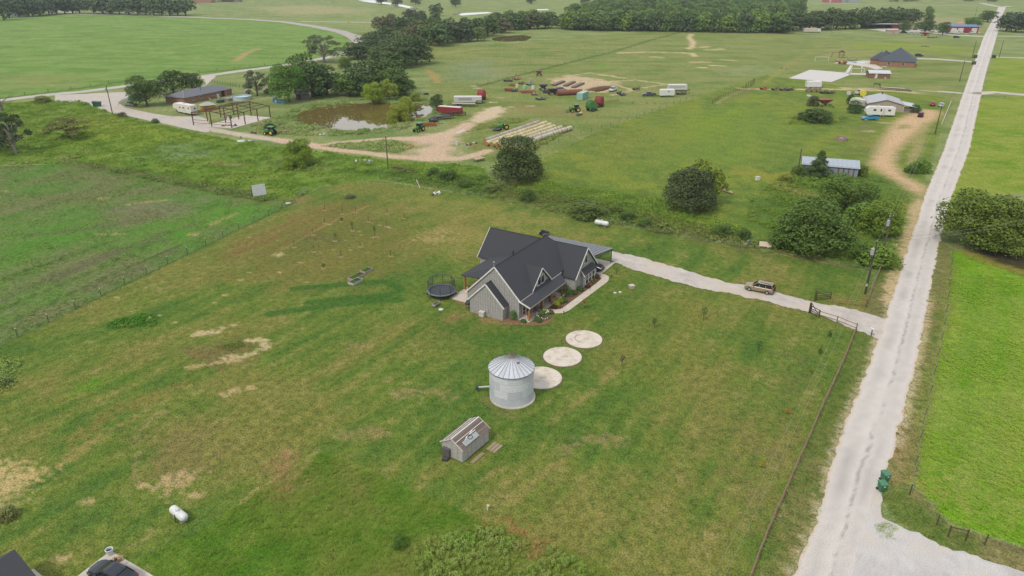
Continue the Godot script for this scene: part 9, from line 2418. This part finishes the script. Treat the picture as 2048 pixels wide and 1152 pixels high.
func build_small_plants() -> void:
	var sp := [[-30.9, -128.2, 2.0, "leafy orchard sapling in the middle of the upper row"], [-26.0, -124.8, 2.4, "tallest leafy orchard sapling"], [-33.0, -122.6, 1.7, "leafy orchard sapling left of the tallest one"], [-22.0, -135.7, 1.2, "yellowish orchard sapling nearest the mown edge"], [-31.9, -109.4, 0.9, "small round shrub left of the raised beds"], [-34.3, -133.8, 0.8, "low orchard sapling with bluish leaves"]]
	for s in sp: sapling(s[3], Vector2(s[0], s[1]), s[2], "b0a83a" if s[3].begins_with("yellow") else "6f8a3a")
	var bare := [[-25.9, -138.6, "bare orchard stake in the upper right of the rows"], [-28.8, -133.5, "bare sapling right of the leafy middle one"], [-24.8, -130.8, "bare sapling at the right end of the second row"], [-37.4, -132.6, "bare sapling in brown soil at the upper left"], [-38.0, -125.9, "bare sapling at the left end of the second row"], [-39.7, -119.3, "bare sapling far left in the third row"], [-35.5, -117.0, "bare sapling left in the lowest row"], [-30.1, -114.6, "bare sapling in the middle of the lowest row"], [-27.7, -119.5, "bare sapling below the tallest leafy one"], [-21.4, -114.9, "bare sapling with a white guard at the right of the rows"], [-35.2, -138.6, "bare stake in the topmost orchard row"], [-32.6, -139.5, "second bare stake in the topmost orchard row"], [-39.4, -140.9, "thin bare sapling at the top left of the orchard"]]
	for s in bare: sapling(s[2], Vector2(s[0], s[1]), 1.4, "6f8a3a", true)
	var lawn := [[27.6, -90.1, 2.0, 1.0, "thin young tree in the middle of the front lawn", "6a7f44"], [20.1, -87.7, 1.6, 0.7, "thin young tree between pads and driveway", "6a7a44"], [32.6, -81.0, 1.5, 0.8, "thin young tree nearest the roadside fence", "5f7840"], [14.0, -77.2, 1.6, 0.6, "nearly bare young tree right of the pads", "6a6a44"], [24.7, -117.8, 1.4, 1.6, "small leafy tree beyond the gravel driveway", "6f8a3c"], [17.4, -107.0, 1.9, 1.7, "small leafy tree beside the carport slab", "5f7f3a"], [10.8, -94.0, 1.5, 0.8, "reddish young tree beside the curved path", "a07a4a"]]
	for s in lawn:
		var t := thing("young_tree", s[4], "tree", Vector2(s[0], s[1]))
		obj("trunk", Sh.new().cyl(Vector3.ZERO, Vector3(0.02, s[2] * 0.8, 0), 0.04, 0.02, 6), mc("5a4a3a", 0.9, 0.0, ""), t)
		obj("crown", leaf_cloud(int(s[0]), [[Vector3(0.05, s[2] * 0.78, 0), Vector3(s[3] * 0.5, s[2] * 0.25, s[3] * 0.5)], [Vector3(-0.1, s[2] * 0.6, 0.1), Vector3(s[3] * 0.4, s[2] * 0.2, s[3] * 0.4)]], 130, 0.17), leaf_mat(s[5]), t)
	var cone := [[43.8, -85.2, "dark conical shrub nearest the driveway fence corner", "4a7030"], [40.6, -80.4, "second conical shrub from the driveway along the fence", "4a7030"], [37.6, -75.7, "yellowing conical shrub along the fence", "8f9a3a"], [31.4, -66.7, "brownish conical shrub below the middle of the fence", "b08a3a"], [25.4, -57.3, "yellowing conical shrub lowest along the fence", "a39a3c"]]
	for s in cone:
		var t := thing("conical_shrub", s[2], "shrub", Vector2(s[0], s[1]), 0.0, "conical shrubs along the roadside fence")
		obj("foliage", leaf_cloud(int(s[0]) + 5, [[Vector3(0, 0.35, 0), Vector3(0.3, 0.34, 0.3)], [Vector3(0, 0.7, 0), Vector3(0.16, 0.3, 0.16)]], 170, 0.12), leaf_mat(s[3]), t)
		obj("stem", Sh.new().cyl(Vector3.ZERO, Vector3(0, 0.4, 0), 0.03), mc("5a4a3a", 0.9, 0.0, ""), t)
	# garden round the farmhouse, in the house's own axes
	var at := Vector2(1.06, -90.26)
	var turn := 1.0210
	var gd := [[6.7, -2.5, 0.55, 0.95, "a0ac2e", "yellow-green round clipped shrub nearest the porch steps"], [7.9, -2.35, 0.55, 1.0, "96a42e", "second yellow-green round clipped shrub by the path bed"], [8.6, -2.7, 0.6, 0.8, "5f7f4a", "bluish green shrub beside the round clipped shrubs"], [10.7, -2.1, 1.1, 1.7, "4f7236", "large dark green shrub in the corner of porch and wing"], [5.9, -2.6, 0.4, 0.6, "5c4038", "dark red shrub at the porch end of the bed"], [6.3, -3.0, 0.35, 0.5, "7a6a44", "brown grass clump at the tip of the path bed"],
		[13.6, -3.0, 0.6, 0.7, "4f7038", "low green shrub under the wing gable corner"], [15.2, -3.55, 0.4, 0.6, "66423a", "dark red low shrub under the left bay window"], [16.2, -3.5, 0.35, 0.5, "8a7050", "brownish low shrub under the middle bay window"], [17.2, -3.5, 0.4, 0.55, "7a7a44", "olive low shrub under the right bay window"], [18.2, -3.4, 0.4, 0.5, "8a6a44", "rusty low shrub past the bay windows"], [19.3, -3.0, 0.65, 0.9, "5a5a3e", "dark shrub at the carport end of the bed"],
		[2.2, -2.7, 0.95, 1.35, "6a8a44", "flowering shrub with white blooms at the porch corner"], [3.5, -2.4, 0.7, 1.0, "8a9a3a", "yellow-green shrub behind the white flowering shrub"], [0.9, -2.6, 0.65, 0.7, "5a7a3a", "low dark green shrub left of the white flowering shrub"], [-0.5, 0.75, 0.5, 1.5, "5c8a3a", "tall narrow green shrub against the annex wall"], [-0.4, -0.9, 0.4, 0.5, "4f7a36", "small green mound in the corner bed"], [4.1, -2.9, 0.45, 0.6, "6a7044", "small olive shrub beside the path start"], [12.0, -2.6, 0.7, 0.6, "5a6a3a", "low spreading shrub in the middle of the bed"]]
	for s in gd:
		var t := thing("garden_shrub", s[5], "shrub", local_to(at, turn, s[0], s[1]), 0.0, "shrubs round the farmhouse")
		obj("foliage", leaf_cloud(int(s[0] * 31) + 300, [[Vector3(0, s[3] * 0.5, 0), Vector3(s[2], s[3] * 0.52, s[2])], [Vector3(s[2] * 0.3, s[3] * 0.4, 0.1), Vector3(s[2], s[3] * 0.42, s[2]) * 0.8]], 420, 0.13), leaf_mat(s[4]), t)
		obj("stems", Sh.new().cyl(Vector3.ZERO, Vector3(0, s[3] * 0.5, 0), 0.05, 0.02, 6), mc("5a4a3a", 0.9, 0.0, ""), t)
		if s[5].contains("white blooms"):
			for k in 26:
				var a := k * 2.4
				var y := 0.35 + 0.95 * fmod(k * 0.37, 1.0)
				var rr := 0.95 * sqrt(maxf(0.1, 1.0 - pow((y - 0.65) / 0.8, 2)))
				obj("bloom", Sh.new().ball(Vector3(cos(a) * rr, y, sin(a) * rr), Vector3(0.09, 0.08, 0.09), 6, 4), mc("f6f4ee", 0.7, 0.0, ""), t)
	# bushes of the fence lines and fields
	var bs := [[15.5, -137.3, 3.2, 9.5, "6c7f40", "wide olive bush on the fence line behind the propane tank"], [3.4, -147.6, 3.2, 4.2, "66803c", "rounded bush on the fence line below the big oak"], [-15.5, -164.4, 2.6, 6.0, "567636", "dark bush on the fence line above the stone heap"], [-19.2, -168.0, 2.2, 4.0, "5c7a3a", "small bush left of the dark fence bush"], [-11.0, -159.3, 1.8, 4.4, "68823a", "low bush between the oak and the stone heap"], [-4.5, -155.2, 1.6, 5.0, "7a8848", "low olive bush at the foot of the big oak"], [23.4, -134.7, 2.0, 4.0, "5e7a3c", "small bush right of the wide olive bush"], [26.3, -131.1, 1.8, 3.6, "6a8240", "second small bush along the fence towards the driveway"], [40.2, -125.9, 2.4, 4.5, "66803c", "bush on the fence left of the scrap heap"], [43.5, -123.7, 2.2, 3.6, "5f7a3a", "bush right above the scrap heap"], [21.5, -139.5, 1.6, 3.5, "72883e", "low bush behind the propane tank bushes"],
		[101.7, -236.2, 4.6, 13.5, "5a7038", "wide dome-shaped shrub alone in the pasture"], [121.2, -251.5, 4.6, 6.0, "547440", "dark shrub beside the old motorhome"], [127.9, -269.9, 4.0, 3.4, "4e6a3c", "dark shrub behind the old motorhome"], [143.0, -252.5, 3.0, 5.0, "506a3a", "dark shrub at the mobile home porch"], [112.0, -265.6, 4.0, 5.0, "6a6e48", "olive brush left of the red combine wreck"], [102.5, -172.3, 3.2, 6.2, "6f9436", "bright bush on the verge below the sandy drive"], [99.8, -171.3, 1.8, 4.0, "66883a", "low bush left of the verge bush"],
		[-179.4, -273.2, 2.6, 7.0, "8a9050", "olive bush beside the county road at the left"], [-134.3, -244.1, 1.8, 3.6, "7a7450", "brownish bush at the loop driveway"], [-118.1, -233.7, 1.6, 3.0, "68803c", "green bush at the lower side of the loop driveway"], [-9.8, -46.5, 1.4, 1.5, "5f8234", "leafy bush alone in the unmown corner"], [-62.1, -73.0, 1.3, 2.4, "90a662", "pale feathery bush at the left frame edge"], [-46.6, -50.1, 1.2, 2.2, "8a9058", "dry grassy clump at the lower left frame edge"], [-51.1, -273.2, 2.5, 5.0, "a2b040", "low willow shoot on the pond's far bank"], [-36.0, -150.1, 0.9, 3.0, "7c8a58", "pale weed clump at the far corner of the lawn"], [-77.1, -224.0, 2.0, 4.5, "52604a", "dark bush behind the steel frame"], [65.3, -162.2, 2.0, 4.0, "8f9440", "yellow weeds left of the silver barn"]]
	for s in bs:
		tree("bush", s[5], Vector2(s[0], s[1]), s[2], s[3], s[4], "", 1, "field_bush")

# ---------- grass and weeds ----------
func tuft_mesh(blades: int, spread: float, height: float, width: float, seed_: int) -> ArrayMesh:
	var r := RandomNumberGenerator.new()
	r.seed = seed_
	var s := Sh.new()
	s.colored = true
	for k in blades:
		var a := r.randf() * TAU
		var d := Vector3(cos(a), 0, sin(a))
		var p := d * spread * sqrt(r.randf())
		var h := height * r.randf_range(0.4, 1.1)
		var side := Vector3(-d.z, 0, d.x).rotated(Vector3.UP, r.randf_range(-1, 1)) * width * r.randf_range(0.6, 1.2)
		var lean := d.rotated(Vector3.UP, r.randf_range(-0.8, 0.8)) * h * r.randf_range(0.6, 1.5)
		var f := r.randf_range(0.72, 1.0)
		s.color = Color(f, f, f * r.randf_range(0.8, 1.0))
		var tip := p + lean + Vector3.UP * h * 0.85
		var mid := p + lean * 0.5 + Vector3.UP * h * 0.7
		var nn := (Vector3.UP * 1.6 + d * 0.4).normalized()
		s.trin(p - side * 0.5, p + side * 0.5, mid + side * 0.6, nn, nn, nn)
		s.trin(p - side * 0.5, mid + side * 0.6, mid - side * 0.6, nn, nn, nn)
		s.trin(mid + side * 0.6, mid - side * 0.6, tip, nn, nn, nn)
	return s.mesh()

func scatter(called: String, label: String, mesh: ArrayMesh, mat: Material, regions: Array, seed_: int, lift := 1.6) -> void:
	# regions: [polygon, count, low size, high size, colours]
	var r := RandomNumberGenerator.new()
	r.seed = seed_
	var T := []
	var C := []
	for g in regions:
		var p := poly2(g[0])
		var b := Rect2(p[0], Vector2.ZERO)
		for q in p: b = b.expand(q)
		var cols := []
		for hx in g[4]: cols.append(base(hx, lift))
		var n := 0
		var tries := 0
		while n < g[1] and tries < g[1] * 5:
			tries += 1
			var q := b.position + Vector2(r.randf(), r.randf()) * b.size
			if not Geometry2D.is_point_in_polygon(q, p): continue
			var dens := n2.get_noise_2d(q.x * 0.7 + 300.0, q.y * 0.7) + n1.get_noise_2d(q.x, q.y) * 0.5
			if r.randf() > clampf(0.75 + dens * (g[5] if g.size() > 5 else 1.0), 0.04, 1.0): continue
			n += 1
			var s: float = lerpf(g[2], g[3], pow(r.randf(), 1.6)) * (0.9 + clampf(dens, -0.3, 0.4))
			var y := 0.0
			if q.y < -180.0 and q.y > -270.0 and q.x < -20.0 and q.x > -100.0: y = ground_y(q.x, q.y)
			if y < -0.2: continue
			T.append(Transform3D(Basis(Vector3.UP, r.randf() * TAU).scaled(Vector3(s, s * r.randf_range(0.75, 1.2), s)), Vector3(q.x, y - 0.02, q.y)))
			var gk := mini(zs.bsearch(q.y), zs.size() - 1) * xs.size() + mini(xs.bsearch(q.x), xs.size() - 1)
			C.append(Color(gr[gk] * lift, gg[gk] * lift, gb[gk] * lift).lerp(cols[r.randi() % cols.size()], 0.25))
	var mm := MultiMesh.new()
	mm.transform_format = MultiMesh.TRANSFORM_3D
	mm.use_colors = true
	mm.mesh = mesh
	mm.instance_count = T.size()
	for k in T.size():
		mm.set_instance_transform(k, T[k])
		mm.set_instance_color(k, C[k])
	var o := MultiMeshInstance3D.new()
	o.name = called
	o.multimesh = mm
	o.material_override = mat
	add_child(o)
	tag(o, label, "weeds" if called.contains("weed") else "grass")
	o.set_meta("kind", "stuff")

func build_weeds() -> void:
	var m := StandardMaterial3D.new()
	m.resource_name = "weed_blades"
	m.vertex_color_use_as_albedo = true
	m.roughness = 0.8
	m.metallic_specular = 0.2
	m.backlight_enabled = true
	m.backlight = Color(0.25, 0.3, 0.12)
	var broad := leaf_cloud(5, [[Vector3(0, 0.22, 0), Vector3(0.5, 0.26, 0.5)], [Vector3(0.25, 0.3, 0.1), Vector3(0.25, 0.25, 0.25)]], 64, 0.17, 0.9)
	var leafy := leaf_cloud(8, [[Vector3(0, 0.3, 0), Vector3(0.3, 0.35, 0.3)], [Vector3(0.2, 0.5, 0.1), Vector3(0.2, 0.3, 0.2)], [Vector3(-0.2, 0.4, -0.15), Vector3(0.2, 0.35, 0.2)]], 170, 0.085, 0.6)
	var fine := tuft_mesh(22, 0.32, 0.3, 0.07, 6)
	scatter("tall_weeds", "tall leafy weeds of the overgrown field and fence strips", broad, m, [
		[[-195.1, -272.1, -168.5, -278.9, -143, -252.5, -115.1, -230.4, -92.2, -213.7, -66.4, -199.1, -29.7, -182.9, -7.6, -177.7, -2.7, -150.1, -32, -165.3, -45, -159.3, -47.5, -147.6, -53.3, -148.3, -114.4, -180.3, -132.9, -178.7], 14000, 0.3, 1.0, ["789837", "869d45", "668733", "8a8f58"]],
		[[-112.8, -179.7, -89.4, -169, -69, -157.6, -53.5, -149, -47.8, -147.6, -47.8, -144.7, -67.1, -152.8, -87.3, -164.4], 1600, 0.5, 1.3, ["5c7a32", "6c8a38"]],
		[[-40.8, -172.7, -25.7, -172.7, -7.9, -169, -1.6, -159.3, 19.3, -147.6, 31.6, -137.9, 43.5, -125.9, 49.9, -122.1, 61.6, -110.5, 60.5, -108.1, 41.6, -119.3, 17.6, -133.2, -2.6, -148.3, -17.8, -156.8, -28.2, -164.4], 4600, 0.45, 1.35, ["5a7434", "6d8440", "7d8450", "55702f"]],
		[[52.4, -148.3, 65.4, -166.7, 71.1, -169, 92.2, -166.7, 87, -148.3, 72.7, -123.2, 62.9, -108.8, 58, -111, 50.2, -123.2, 45.8, -130.2], 3600, 0.4, 1.2, ["5c7c36", "739040", "587a34", "8f9440"]],
		[[6.7, -163.5, 33.5, -147.6, 38.7, -137.3, 46.6, -129.6, 43.5, -125.9, 31.5, -137.3, 19.3, -147.6, 4.2, -157.2], 2500, 0.5, 1.3, ["668a36", "72923c"]],
		[[-85.1, -228.8, -80.5, -245.9, -79, -265.6, -65.6, -281.2, -34.5, -283.6, -26.5, -262.5, -26.8, -243.2, -35.2, -221, -49.4, -213.7, -66.2, -213.7, -77.8, -216.6], 4200, 0.5, 1.4, ["66883a", "749440", "5f8036"]],
		[[-55.2, -200.3, -44.6, -204.8, -33.1, -206.1, -27.9, -200.3, -31, -191.8, -42.8, -195.4], 1300, 0.6, 1.5, ["64862f", "729238"]],
		[[-3.4, -195.4, 5.3, -204.8, 19, -230.4, 19.5, -226.4, 6.5, -195.4, -1.9, -185.1], 700, 0.6, 1.6, ["6a8a3c", "86944a"]],
		[[-14.7, -218.7, 2.7, -234.5, 6.1, -240.5, -2.4, -240.5, -10.5, -230.4], 900, 0.4, 1.1, ["6c8c38", "7c983c"]],
		[[-57.8, -88.6, -56.6, -90.2, -53.8, -91.8, -51.5, -91.3, -50.7, -88.3, -53.3, -87.7, -56.5, -87.9], 260, 0.4, 0.8, ["4a7a2c", "54862f"]],
		[[-39, -82.8, -37, -83.8, -35.9, -82.8, -36.9, -81.4, -38.8, -81.2], 90, 0.4, 0.8, ["4f7d2a", "5a8630"]],
		[[40.4, -272.1, 62.4, -275.4, 61.4, -268.8, 40.4, -266.7], 10, 0.5, 1.0, ["5f7a38"]],
		[[94.6, -243.2, 115.6, -245.9, 112.3, -234.5, 90.9, -230.4], 260, 0.5, 1.3, ["5f7a38", "6d843c"]],
		[[-66.4, -78.8, -64.5, -79.3, -61.9, -76.3, -60.5, -72.2, -60.6, -70.1], 120, 0.4, 0.9, ["8aa05c", "9ab068"]]], 91)
	scatter("leafy_weeds", "thick leafy weeds at the lower edge of the lawn", leafy, m, [
		[[-8.5, -46.7, -5.6, -48, -2, -48.6, 1.6, -47, 4.2, -46.1, 6.6, -43.9, 7.9, -40.8, -8.2, -40.8], 700, 0.3, 0.95, ["5f8038", "6d8c44", "86986c"], 1.2]], 94, 2.0)
	scatter("crop_weeds", "low green weeds covering the crop field", broad, m, [
		[[-132.3, -177.7, -113.8, -179.2, -52.8, -146.8, -47.4, -146.1, -60.5, -107.7, -69.1, -82.8], 9000, 0.14, 0.36, ["728d4a", "7f8757", "668f40"], 0.8]], 92)
	scatter("short_grass", "short tufted grass of the unmown lawn and hay field", fine, m, [
		[[-20.3, -59.8, -13.2, -56.1, -5.8, -51.6, 0.7, -47.8, 4.2, -46.7, 8.6, -43.3, 9.5, -40.8, -35.1, -40.8, -31.3, -45.6, -27.5, -49.1, -25.2, -53.2], 11000, 0.3, 0.65, ["6f8b31", "7d8a40", "5c8128", "8a8450"], 0.5],
		[[77.9, -115.1, 81, -108.8, 86.2, -104.6, 46, -46.1, 40.1, -49.5, 39.7, -55, 47.2, -66.5, 64.8, -93.5], 14000, 0.22, 0.5, ["84b02c", "8cb434", "9cb544", "78a924"], 0.4],
		[[50.3, -85.9, 44.5, -75.7, 34.1, -60.1, 28, -49.8, 23.5, -43.3, 23.2, -43.4, 27.6, -49.8, 33.7, -60.1, 44, -75.7, 49.6, -85.6], 900, 0.3, 0.7, ["6f8240", "8a8558"], 0.8],
		[[63.8, -97, 50.5, -75.7, 40.2, -60.1, 36.2, -54.2, 36.5, -54, 40.7, -60.1, 51.1, -75.7, 64.4, -97], 700, 0.3, 0.7, ["788544", "9a8f60"], 0.8],
		[[33, -49, 34.4, -49.5, 35, -48.8, 33.8, -47.4, 32.6, -47.6], 160, 0.4, 0.8, ["5f7f3a", "6f8a40"], 0.8]], 93, 1.85)
